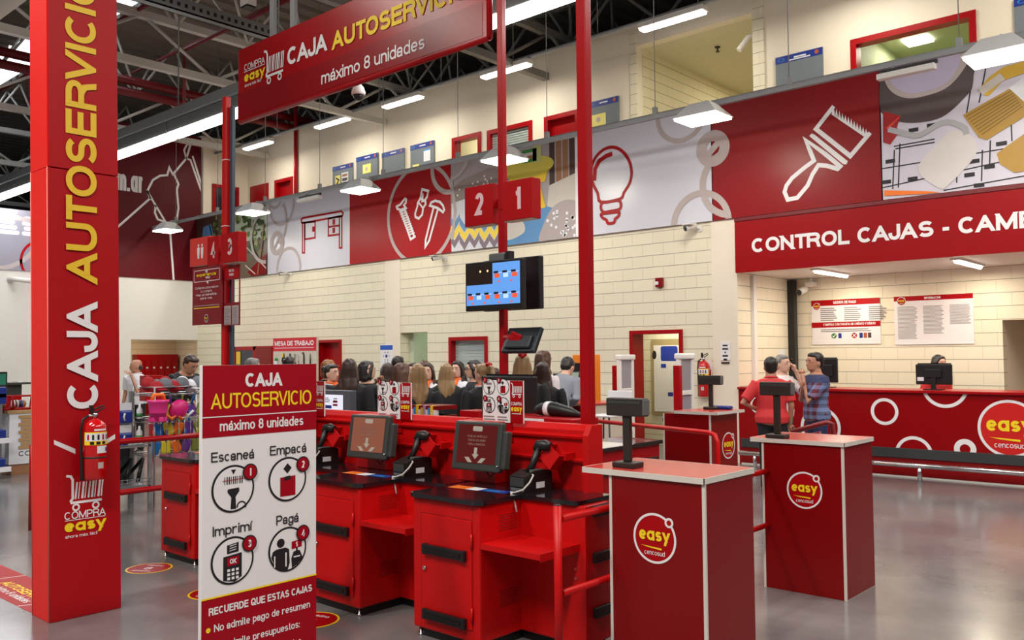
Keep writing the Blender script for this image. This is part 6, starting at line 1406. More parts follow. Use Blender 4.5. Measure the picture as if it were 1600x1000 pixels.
for i in range(2): A.rect(a.x + .26, b.z + .09 - i * .03, a.x + .33, b.z + .108 - i * .03, RED_D, 2)
A.build('screen_page', t)
t = thing('sweets_rack', 'small red rack of sweets behind the counters, between the step signs', 'rack', (onY(641, 640, 5.2).x, 5.2, 0)); a, b = onY(641, 638, 5.2), onY(682, 632, 5.2)
B('shelf', RED_D, (a.x, 5.2, a.z - .005), (b.x, 5.45, a.z + .03), t); B('stand', RED_D, (a.x + .05, 5.3, 0), (b.x - .05, 5.45, 1.1), t); B('tray', RED_D, (a.x, 5.2, 1.08), (b.x, 5.45, 1.1), t)
pal = [PAPER, LBLUE, YEL, PAPER, GOLD, mat('lilac_pack', (170, 150, 190), .4)]
for i in range(10):
    x = a.x + .02 + i * (b.x - a.x - .03) / 10; o = B('sweet_packet', pal[(i * 7) % 6], (x, 5.19, 1.10), (x + (b.x - a.x) / 10 - .006, 5.24, 1.15 + .02 * (i % 3)), None, .004)
    tag(o, 'small bright sweet packet in the red rack behind the counters', 'packet', 'sweet packets in the rack')
for i in range(5):
    x = a.x + .03 + i * (b.x - a.x) / 5; B('price_tag', PAPER, (x, 5.196, a.z - .05), (x + .05, 5.2, a.z - .005), t)
for p0, p1, lab in (((718, 641), (747, 660), 'dull red box panel rising behind the second touch screen'),):
    a, b = onY(*p0, 5.0), onY(*p1, 5.0); tag(B('red_box', RED_P, (a.x, 5.0, 0), (b.x, 5.2, a.z), None, .004), lab, 'box')
# work table display and red cabinet near the left corner
a, b = onY(427, 529, 11.0), onY(494.5, 600, 11.0)
t = thing('tool_display', 'pegboard tool display headed MESA DE TRABAJO above the standing board', 'display board', (a.x, 11, 0)); B('pegboard', mat('pegboard_beige', (206, 196, 180), .6), (a.x, 11, .8), (b.x, 11.05, a.z), t); B('leg', GALV, (a.x, 11.0, 0), (a.x + .05, 11.05, .8), t); B('leg', GALV, (b.x - .05, 11.0, 0), (b.x, 11.05, .8), t)
z2 = onY(427, 549, 11).z
A = Art((0, 11, 0), (1, 0, 0), (0, 0, 1), .002); HR = mat('header_red', (206, 24, 44), .45); A.rect(a.x, z2, b.x, a.z, HR); W_ = b.x - a.x
A.text('MESA DE TRABAJO', a.x + W_ * .04, z2 + (a.z - z2) * .42, (a.z - z2) * .36, WHITE, 2, w=W_ * .9, bold=.04); A.rect(a.x + W_ * .04, z2 + (a.z - z2) * .22, b.x - W_ * .06, z2 + (a.z - z2) * .26, WHITE, 2); A.build('printed_graphics', t)
TOOLS = [('hand_tool', 'small green and white tool hung first on the pegboard'), ('hand_tool', 'black and yellow pliers hung second on the pegboard'), ('hand_tool', 'slim dark driver hung third on the pegboard'), ('hand_tool', 'grey frame saw hung fourth on the pegboard'), ('hand_tool', 'dark hook bar hung fifth on the pegboard'), ('hand_tool', 'dark file with brown handle hung last on the pegboard')]
for i, (n_, lab) in enumerate(TOOLS):
    x = a.x + W_ * (.1 + i * .155); zt = z2 - .06; k = MB().use(BLK)
    if i == 0: k.use(GREEN); k.ball((x, 10.972, zt - .12), (.05, .03, .04)); k.use(PAPER); k.box((x - .03, 10.95, zt - .28), (x + .03, 10.99, zt - .15))
    elif i == 1: k.tube([(x, 10.99, zt - .25), (x - .04, 10.985, zt - .15), (x + .02, 10.985, zt), (x + .05, 10.985, zt - .15), (x + .01, 10.99, zt - .25)], .016, 8); k.use(YEL); k.tube([(x + .02, 10.96, zt), (x + .03, 10.96, zt - .08)], .014, 6)
    elif i == 2: k.tube([(x, 10.985, zt), (x + .02, 10.985, zt - .1)], .02, 8); k.tube([(x + .02, 10.985, zt - .1), (x + .03, 10.985, zt - .25)], .006, 6)
    elif i == 3: k.use(STEEL); k.tube([(x - .07, 10.985, zt - .3), (x - .07, 10.985, zt), (x + .06, 10.985, zt - .04), (x + .06, 10.985, zt - .3)], .009, 6)
    elif i == 4: k.tube([(x - .04, 10.985, zt + .01), (x, 10.985, zt + .02), (x + .02, 10.985, zt - .05), (x + .02, 10.985, zt - .32)], .015, 8)
    else: k.tube([(x, 10.985, zt), (x, 10.985, zt - .22)], [.006, .016], 8); k.use(WOOD); k.tube([(x, 10.985, zt - .22), (x, 10.985, zt - .34)], .017, 8)
    tag(k.build(n_), lab, 'tool', 'tools on the pegboard')
a, b = onY(358, 542, 11.3), onY(424, 542, 11.3)
t = thing('red_cabinet', 'red wall cabinet with glazed doors left of the tool display', 'cabinet', (a.x, 11.3, 0)); xm = a.x + (b.x - a.x) * .63
B('carcass', RED_P, (a.x, 11.32, 0), (b.x, 11.8, a.z), t); B('side_door', RED_D, (xm, 11.3, .1), (b.x, 11.32, a.z - .03), t)
k = MB().use(RED_P); k.box((a.x, 11.3, a.z - .09), (xm, 11.32, a.z)); k.box((a.x, 11.3, .1), (a.x + .06, 11.32, a.z)); k.box((xm - .09, 11.3, .1), (xm, 11.32, a.z)); k.box((a.x + .22, 11.3, .1), (a.x + .28, 11.32, a.z)); k.build('door_frame', t)
B('glass', mat('dark_cabinet_glass', (48, 50, 62), .1), (a.x + .06, 11.31, .1), (xm - .09, 11.318, a.z - .09), t)
k = MB().use(GOLD); k.box((a.x + .34, 11.29, a.z - .42), (a.x + .52, 11.3, a.z - .12)); k.use(GREEN); k.box((a.x + .33, 11.288, a.z - .55), (a.x + .53, 11.3, a.z - .42)); k.build('poster', t, 'yellow and green poster')

# ------------------------------------------------------------------ left: lockers, racks, pallets
a, b = onX(214, 554, -24.8), onX(289, 554, -24.8); b.y = min(b.y, 12.8)
t = thing('locker_bank', 'bank of red lockers inside the bay at far left', 'lockers', (-25.2, a.y, 0)); B('carcass', RED_P, (-25.09, a.y, 0), (-24.8, b.y, a.z), t)
n = 6
for i in range(n):
    for j in range(3):
        y0 = a.y + (b.y - a.y) * i / n; d = B('door', RED_P, (-24.8, y0 + .02, .1 + j * .5), (-24.78, y0 + (b.y - a.y) / n - .02, .56 + j * .5), t); B('latch', PAPER, (-24.78, y0 + .06, .32 + j * .5), (-24.765, y0 + .11, .37 + j * .5), d)
RX = -9.35
t = thing('merchandise_rack', 'grey wire rack of blue packs behind the red guard rail', 'rack', (RX, 4.0, 0))
for y in (3.5, 4.52): B('upright', GALV, (RX - .5, y - .02, 0), (RX - .46, y + .02, 1.25), t); B('upright', GALV, (RX - .03, y - .02, 0), (RX, y + .02, .75), t)
for z in (.22, .66):
    k = MB().use(GALV); k.box((RX - .5, 3.5, z), (RX, 4.52, z + .02))
    for i in range(3): k.tube([(RX + .01, 3.5, z + .03 + i * .035), (RX + .01, 4.52, z + .03 + i * .035)], .004, 5)
    for i in range(18): k.tube([(RX + .01, 3.52 + i * .057, z + .02), (RX + .01, 3.52 + i * .057, z + .11)], .003, 4)
    k.build('wire_shelf', t)
B('back_panel', mat('rack_grey', (90, 94, 96), .6), (RX - .5, 3.5, .1), (RX - .48, 4.52, 1.1), t)
PKB = mat('pack_blue', (26, 48, 130), .35); PKW = mat('pack_white', (214, 218, 222), .3)
LOCS = ['upper row', 'lower row']
for r_ in range(2):
    for i in range(6):
        y, z = 3.64 + i * .16, 1.12 - r_ * .24
        if i % 3 == 2:
            k = MB().use(PKW); k.lathe([(.03, -.16), (.032, -.15), (.032, -.06), (.012, -.03), (.012, 0)], (RX - .1, y, z), 10); k.use(GREEN); k.lathe([(.033, -.14), (.033, -.1)], (RX - .1, y, z), 10); tag(k.build('spray_bottle'), 'small white bottle hung in the %s of the wire rack' % LOCS[r_], 'bottle', 'bottles in the wire rack, ' + LOCS[r_])
        else:
            t = thing('blister_pack', 'blue blister pack with white card, %s of the wire rack' % LOCS[r_], 'pack', (RX - .05, y, z - .2), 'blue packs in the wire rack, ' + LOCS[r_])
            B('card', PKW, (RX - .1, y - .07, z - .06), (RX - .095, y + .07, z + .02), t); k = MB().use(PKB); k.box((RX - .14, y - .07, z - .2), (RX - .06, y + .07, z - .06), .02); k.build('blister', t); k = MB().use(PKW); k.tube([(RX - .058, y - .02, z - .09), (RX - .05, y - .035, z - .13), (RX - .058, y - .02, z - .17)], .01, 6); k.build('moon_mark', t)
for i in range(7):
    k = MB().use(BLK); y = 3.6 + i * .13; k.tube([(RX - .3, y, .3), (RX - .1, y + .1, .52), (RX - .05, y + .02, .28)], .022, 8); tag(k.build('black_handle_tool'), 'black bent tool lying on the bottom wire shelf', 'tool', 'black tools on the bottom shelf')
for i in range(5):
    y = 3.54 + i * .19; tag(B('blue_box', PKB if i % 2 else PKW, (RX - .3, y, .685), (RX - .05, y + .16, .74 + .02 * (i % 2)), None, .004), 'small %s box on the middle wire shelf' % ('blue' if i % 2 else 'white'), 'box', 'boxes on the middle shelf, ' + ('blue' if i % 2 else 'white'))
# toy and cap rack
t = thing('wire_basket_rack', 'chrome wire basket rack heaped with caps and beach toys', 'rack', (RX, 5.0, 0)); k = MB().use(STEEL); Y0, Y1 = 4.56, 5.32
for z in (1.22, 1.30, .55, .95):
    k.tube([(RX - .5, Y0, z), (RX, Y0, z), (RX, Y1, z), (RX - .5, Y1, z), (RX - .5, Y0, z)], .006, 5)
for z in (1.2, .53, .9):
    for i in range(12): k.tube([(RX - .5, Y0 + i * .085, z), (RX, Y0 + i * .085, z)], .004, 4)
for y in (Y0, Y1):
    for x in (RX - .5, RX): k.tube([(x, y, 0), (x, y, 1.3)], .01, 6)
for i in range(14): k.tube([(RX + .002, Y0 + i * .07, .53), (RX + .002, Y0 + i * .07, .95)], .003, 4)
k.build('wire_frame', t)
PINK = mat('pink_plastic', (240, 60, 150), .35); MAG = mat('magenta_plastic', (214, 30, 120), .4); CAPR = mat('cap_red', (172, 18, 34), .7); CAPG = mat('cap_grey', (112, 116, 126), .7); TOYB = mat('toy_blue', (30, 110, 190), .35); TOYO = mat('toy_orange', (244, 120, 40), .35); TOYY = mat('toy_yellow', (216, 200, 50), .35); TOYV = mat('toy_violet', (110, 60, 150), .35); TOYG = mat('toy_olive', (140, 150, 60), .4)
for i in range(14):
    y, x, z = Y0 + .08 + (i % 7) * .1, RX - .12 - (i // 7) * .2, 1.27 + .03 * (i % 2); m = (CAPR, CAPG, CAPR, CAPG, PAPER, CAPG, CAPR)[i % 7]; cn = {0: 'red', 1: 'grey', 2: 'red', 3: 'grey', 4: 'white', 5: 'grey', 6: 'red'}[i % 7]
    t = thing('sports_cap', '%s cap in the top basket of the wire rack, %s' % (cn, 'front row' if i < 7 else 'back row'), 'cap', (x, y, z), '%s caps, %s' % (cn, 'front row' if i < 7 else 'back row'))
    k = MB().use(m); k.ball((x, y, z + .03), (.085, .08, .065), R(15 + 9 * i, 'Y')); k.build('crown', t); k = MB().use(m); k.ball((x + .07, y + .03, z + .0), (.06, .06, .012), R(20)); k.build('peak', t)
TOYS = [(TOYB, 'blue'), (TOYY, 'yellow'), (TOYO, 'orange'), (TOYV, 'violet'), (TOYG, 'olive green'), (TOYB, 'blue'), (TOYY, 'yellow')]
for i in range(21):
    m, cn = TOYS[i % 7]; y, z, x = Y0 + .06 + (i % 7) * .12 + .03 * (i // 7), .58 + (i // 7) * .2, RX - .1
    t = thing('beach_spade', '%s toy spade standing in the wire rack, %s layer' % (cn, ('lower', 'middle', 'upper')[i // 7]), 'toy', (x, y, z), '%s toys, %s layer' % (cn, ('lower', 'middle', 'upper')[i // 7]))
    k = MB().use(m); k.box((-.012, -.055, -.075), (.012, .055, .075), .02, M4.Translation((x, y, z + .05)) @ R(25 * (i % 3) - 25, 'X')); k.build('blade', t); k = MB().use(TOYS[(i + 2) % 7][0]); k.tube([(x, y, z + .1), (x + .03, y + .03 * (i % 3 - 1), z + .24)], .014, 6); k.build('handle', t)
q = onX(247, 637, RX + .1); t = thing('toy_bucket', 'bright pink toy bucket with an orange handle hanging on the rack', 'bucket', tuple(q))
k = MB().use(PINK); k.lathe([(.07, -.13), (.09, -.05), (.10, .05), (.115, .06), (.115, .085), (.10, .085), (.085, -.1), (.001, -.1)], q, 24)
for a in range(6): k.box((q.x + .06 * math.cos(a) - .025, q.y + .06 * math.sin(a * PI / 3) - .025, q.z - .15), (q.x + .06 * math.cos(a) + .025, q.y + .06 * math.sin(a * PI / 3) + .025, q.z - .1), .008)
k.build('pail', t); k = MB().use(TOYO); k.tube([tuple(q + V((0, -.07, .08))), tuple(q + V((0, -.05, .14))), tuple(q + V((0, .05, .14))), tuple(q + V((0, .07, .08)))], .022, 8); k.build('handle', t)
q = onX(279, 639, RX + .08); t = thing('toy_umbrella', 'magenta folded toy parasol at the front of the toy rack', 'toy', tuple(q)); k = MB().use(MAG); k.ball(q, (.06, .12, .10), R(35, 'X')); k.build('canopy', t); k = MB().use(PAPER); k.tube([tuple(q + V((.02, .08, -.1))), tuple(q + V((.05, .15, -.02)))], .014, 6); k.build('handle', t)
q = onX(268, 652, RX + .1); t = thing('swim_mask', 'orange and yellow swim goggles hooked on the toy rack', 'toy', tuple(q)); k = MB().use(TOYO); k.tube([tuple(q + V((0, -.1, -.05))), tuple(q + V((0, -.06, .03))), tuple(q + V((0, 0, -.02))), tuple(q + V((0, .06, .03))), tuple(q + V((0, .12, -.03)))], .022, 8); k.build('strap', t)
guard('trolley_handle', 'bent red tube rail standing at the right end of the toy rack', [[(RX + .25, 5.0, 0), (RX + .25, 5.0, 1.0), (RX + .25, 5.08, 1.08), (RX + .25, 5.6, 1.08)], [(RX + .25, 5.12, 0), (RX + .25, 5.12, .9), (RX + .25, 5.2, .98), (RX + .25, 5.6, .98)]], .02, [], 'rail', RED_P)
q = onX(230, 590, -13.5); t = thing('red_suggestion_box', 'red slanted box on a post behind the man in a white polo', 'box', (-13.5, onX(238, 600, -13.5).y, 0)); yy = onX(238, 600, -13.5).y
B('body', RED_P, (-13.6, yy - .16, .95), (-13.4, yy + .14, 1.35), t, .005); B('post', RED_P, (-13.54, yy - .03, 0), (-13.46, yy + .03, .95), t)
# far left cluster
def pl(px, py, D): return atD(px, py, D)
q = onZ(28, 742, 0); DX = q.x
t = thing('pallet_box', 'white pallet box with a cut away front showing stacked cardboard', 'box', (q.x, q.y, 0)); y0, y1 = onX(14, 700, DX).y, onX(60, 700, DX).y; zt = onX(25, 646, DX).z
B('white_sleeve', PAPER, (DX - .9, y0, .15), (DX, y1 + .3, zt), t); ya, yb = onX(29, 680, DX).y, y1 + .28; zb = onX(29, 702, DX).z
k = MB().use(mat('cardboard', (176, 138, 92), .8, scale=30)); h_ = (zt - zb - .02) / 9
for i in range(9): k.box((DX, ya + .03 * (i % 2), zb + i * h_), (DX + .012, yb, zb + i * h_ + h_ * .8))
k.build('cardboard_stack', t); B('pallet', WOOD, (DX - .9, y0 + .04, 0), (DX - .02, y1 + .3, .15), t); B('lid', mat('cardboard', (176, 138, 92), .8), (DX - .92, y0 - .03, zt), (DX + .02, y1 + .3, zt + .04), t)
A = Art((DX, 0, 0), (0, 1, 0), (0, 0, 1), .002); p = onX(29, 713, DX); A.text('COTILLON', p.y, p.z, .07, BROWN, 1, w=.55, bold=.02); A.build('lettering', t)
for i, (p0, p1, lab) in enumerate((((-14, 640), (15, 617), 'red shopping basket of goods at the left picture edge'), ((17, 640), (47, 617), 'red shopping basket of goods on top of the white pallet box'))):
    a, b = onX(p0[0], p0[1], DX - .15), onX(p1[0], p1[1], DX - .15); zb = zt + .04; zt2 = zb + .2
    t = thing('shopping_basket', lab, 'basket', (DX - .3, (a.y + b.y) / 2, zb), 'red shopping baskets'); k = MB().use(RED_P)
    k.tube([(DX - .1, a.y + .02, zb + .02), (DX - .1, a.y, zt2), (DX - .1, b.y, zt2), (DX - .1, b.y - .02, zb + .02), (DX - .1, a.y + .02, zb + .02)], .018, 8); k.box((DX - .5, a.y, zb), (DX - .1, b.y, zb + .03)); k.box((DX - .5, a.y, zb), (DX - .48, b.y, zt2)); k.build('frame', t)
    k = MB()
    for j in range(6): k.use((PAPER, BROWN, TAUPE, BLK, BLUE, WOOD)[j]); k.ball((DX - .25, a.y + .06 + j * (b.y - a.y - .1) / 6, zb + .08), (.06, .05, .06))
    k.build('goods', t)
k = MB(); a, b = onX(8, 598, DX - 1.3), onX(45, 600, DX - 1.3)
t = thing('till_desk', 'dark grey till desk with papers behind the red baskets', 'desk', (DX - 1.3, a.y, 0)); B('top', DGREY, (DX - 1.7, a.y, a.z - .03), (DX - 1.2, b.y, a.z), t); B('body', DGREY, (DX - 1.6, a.y, 0), (DX - 1.3, b.y - .1, a.z - .03), t); B('papers', PAPER, (DX - 1.5, a.y + .25, a.z), (DX - 1.3, b.y - .15, a.z + .012), t)
a, b = onX(-10, 605, DX - .9), onX(11.5, 581, DX - .9); t = thing('green_screen', 'monitor with a dark green page at the left picture edge', 'monitor', (DX - .9, a.y, a.z)); B('casing', BLK, (DX - .95, a.y, a.z), (DX - .9, b.y, b.z), t); B('screen', mat('screen_green', (20, 90, 70), emit=.5), (DX - .9, a.y, a.z + .03), (DX - .896, b.y - .02, b.z - .03), t); B('stand', BLK, (DX - .98, b.y - .15, .8), (DX - .96, b.y - .05, a.z + .1), t)
t = thing('pack_shelf', 'low wire shelf of blue packs at the left picture edge', 'shelf', (DX + .3, y0, 0)); yl = onX(18, 690, DX + .3).y; zz0 = [onX(10, y, DX + .3).z for y in (735, 690)]
for z in zz0: B('wire_shelf', GALV, (DX - .1, yl - 1, z - .02), (DX + .3, yl, z), t); B('price_strip', PAPER, (DX + .3, yl - 1, z - .02), (DX + .305, yl, z + .05), t)
B('upright', GALV, (DX - .1, yl - .03, 0), (DX - .07, yl, 1.2), t)
for z in zz0 + [onX(8, 632, DX + .2).z, onX(6, 606, DX + .2).z - .15]:
    for i in range(3):
        tag(B('blue_packet', PKB, (DX + .02, yl - .3 - i * .3, z + .01), (DX + .25, yl - .05 - i * .3, z + .16), None, .01), 'blue packet on the low wire shelf at the left edge', 'packet', 'blue packets at the left edge')
# red trolley behind the lone podium
q = onZ(1285, 672, .98); cx, cy = q.x - .05, q.y + .25
t = thing('shopping_trolley', 'red trolley with white lettered handle behind the lone podium', 'trolley', (cx, cy, 0)); z = 1.0; a = onY(1237, 675, cy); b = onY(1300, 660, cy)
k = MB().use(PIPE); k.tube([(a.x, cy, a.z), (b.x - .04, cy, b.z), (b.x, cy, b.z - .01), (b.x + .01, cy + .05, b.z - .35), (b.x + .01, cy + .05, .12)], .022, 10); k.build('handle_frame', t)
k = MB().use(PIPE); k.tube([(a.x + .06, cy - .08, a.z - .05), (b.x - .08, cy - .08, b.z - .08), (b.x - .06, cy - .06, .5)], .018, 8); k.tube([(a.x, cy, a.z), (a.x, cy + .4, .5), (b.x, cy + .4, .5)], .012, 8); k.build('basket_rim', t)
k = MB().use(GALV)
for i in range(8): k.tube([(a.x + i * .06, cy - .05, .92), (a.x + .03 + i * .055, cy, .35)], .004, 5)
k.box((a.x, cy - .1, .3), (b.x, cy + .4, .32)); k.build('basket', t)
for dx in (a.x + .05, b.x - .02):
    for dy in (cy - .06, cy + .36): k = MB().use(BLK); k.tube([(dx - .012, dy, .05), (dx + .012, dy, .05)], .05, 14); k.tube([(dx, dy, .05), (dx, dy, .32)], .012, 6); k.build('wheel', t)
# ------------------------------------------------------------------ people
def remesh(k, voxel, smooth=4):
    bmesh.ops.recalc_face_normals(k.bm, faces=k.bm.faces)
    me = bpy.data.meshes.new('temp'); k.bm.to_mesh(me); k.bm.free()
    o = bpy.data.objects.new('temp', me); COL.objects.link(o)
    m = o.modifiers.new('r', 'REMESH'); m.mode = 'VOXEL'; m.voxel_size = voxel
    m = o.modifiers.new('s', 'SMOOTH'); m.factor = .5; m.iterations = smooth
    dg = bpy.context.evaluated_depsgraph_get()
    out = bpy.data.meshes.new_from_object(o.evaluated_get(dg))
    bpy.data.objects.remove(o); bpy.data.meshes.remove(me)
    q = MB(); q.bm.from_mesh(out); bpy.data.meshes.remove(out)
    for f in q.bm.faces: f.smooth = True; f.material_index = 0
    return q
def hair_mat(name, c, c2):
    m = mat(name, c, .42, var=.25, scale=40)
    nt = m.node_tree; n = [x for x in nt.nodes if x.type == 'TEX_NOISE'][0]; mp = nt.nodes.new('ShaderNodeMapping'); tc = [x for x in nt.nodes if x.type == 'TEX_COORD'][0]
    mp.inputs['Scale'].default_value = (1, 1, .06); nt.links.new(tc.outputs['Object'], mp.inputs['Vector']); nt.links.new(mp.outputs[0], n.inputs['Vector'])
    mx = [x for x in nt.nodes if x.type == 'MIX'][0]; mx.inputs[7].default_value = rgb(*c2); mx.inputs[6].default_value = rgb(*[v * .7 for v in c])
    return m
HB_ = hair_mat('black_hair', (24, 18, 18), (40, 30, 28)); HD = hair_mat('dark_brown_hair', (44, 28, 24), (70, 44, 34)); HR_ = hair_mat('brown_hair', (66, 40, 30), (104, 66, 46))
HL = hair_mat('blonde_streaked_hair', (104, 78, 52), (186, 150, 104)); HG = hair_mat('grey_hair', (96, 90, 88), (160, 154, 150)); HK = hair_mat('auburn_hair', (124, 74, 40), (176, 116, 64))
SK1 = mat('fair_skin', (214, 168, 146), .5, var=.04); SK2 = mat('tan_skin', (182, 128, 102), .5, var=.04)
JK = mat('black_jacket_cloth', (20, 20, 25), .75, var=.2, scale=14); TRO = mat('black_trouser_cloth', (18, 18, 22), .8); WSH = mat('white_shirt_cloth', (222, 222, 228), .7); ORS = mat('orange_scarf_cloth', (236, 104, 40), .6)
SHOE = mat('black_shoe', (16, 15, 15), .4); JEAN = mat('navy_jeans', (34, 40, 84), .7); REDP = mat('red_polo_cloth', (204, 44, 48), .7); GSH = mat('grey_shirt_cloth', (132, 136, 146), .7); EYEW = mat('eye_white', (230, 226, 222), .3); LIPS = mat('lips', (168, 84, 80), .5)
def plaid():
    m = bpy.data.materials.new('plaid_shirt_cloth'); m.use_nodes = True; nt = m.node_tree; b = nt.nodes['Principled BSDF']; b.inputs['Roughness'].default_value = .75
    tc = nt.nodes.new('ShaderNodeTexCoord')
    def band(ax, sc, thr):
        w_ = nt.nodes.new('ShaderNodeTexWave'); w_.bands_direction = ax; w_.inputs['Scale'].default_value = sc; nt.links.new(tc.outputs['Object'], w_.inputs['Vector'])
        r = nt.nodes.new('ShaderNodeMath'); r.operation = 'GREATER_THAN'; r.inputs[1].default_value = thr; nt.links.new(w_.outputs['Fac'], r.inputs[0]); return r.outputs[0]
    def mix(f, a, c, bt='MIX'):
        x = nt.nodes.new('ShaderNodeMix'); x.data_type = 'RGBA'; x.blend_type = bt
        if isinstance(f, float): x.inputs[0].default_value = f
        else: nt.links.new(f, x.inputs[0])
        for i, v in ((6, a), (7, c)):
            if isinstance(v, tuple): x.inputs[i].default_value = v
            else: nt.links.new(v, x.inputs[i])
        return x.outputs[2]
    c = mix(band('X', 3.6, .5), rgb(104, 122, 164), rgb(120, 22, 34)); d = mix(band('Z', 3.6, .5), rgb(116, 132, 176), rgb(60, 26, 50))
    e = mix(.5, c, d)
    sp = nt.nodes.new('ShaderNodeSeparateXYZ'); nt.links.new(tc.outputs['Object'], sp.inputs[0]); g = nt.nodes.new('ShaderNodeMath'); g.operation = 'GREATER_THAN'; g.inputs[1].default_value = 1.27; nt.links.new(sp.outputs[2], g.inputs[0])
    nt.links.new(mix(g.outputs[0], e, rgb(44, 52, 92)), b.inputs['Base Color']); return m
PLAID = plaid()
FIGW = mat('patterned_blouse_cloth', (226, 214, 216), .7, var=.25, scale=30)

POSE = {'down': ((.235, .03, 1.10), (.225, -.06, .87)), 'front': ((.245, .0, 1.12), (.07, -.23, 1.12)), 'phone': ((.30, -.16, 1.20), (.125, -.10, 1.53)),
        'chin': ((.17, -.20, 1.10), (.035, -.19, 1.43)), 'hip': ((.35, .04, 1.13), (.17, -.10, 1.04)), 'chest': ((.25, -.06, 1.11), (-.06, -.20, 1.27)), 'lean': ((.26, -.12, 1.16), (.10, -.34, 1.06))}
def arm_pts(s, pose):
    e, w_ = POSE[pose]; return [V((s * .165, .005, 1.385)), V((s * .19, .01, 1.34)), V((s * e[0], e[1], e[2])), V((s * w_[0], w_[1], w_[2]))]
TORSO = [(0, .01, .84, .10, .08), (0, .01, .88, .155, .11), (0, .01, .96, .165, .115), (0, 0, 1.06, .138, .10), (0, 0, 1.16, .142, .108), (0, -.005, 1.26, .158, .115), (0, 0, 1.34, .172, .105), (0, .005, 1.40, .150, .082), (0, .01, 1.435, .09, .065), (0, .01, 1.455, .055, .055)]

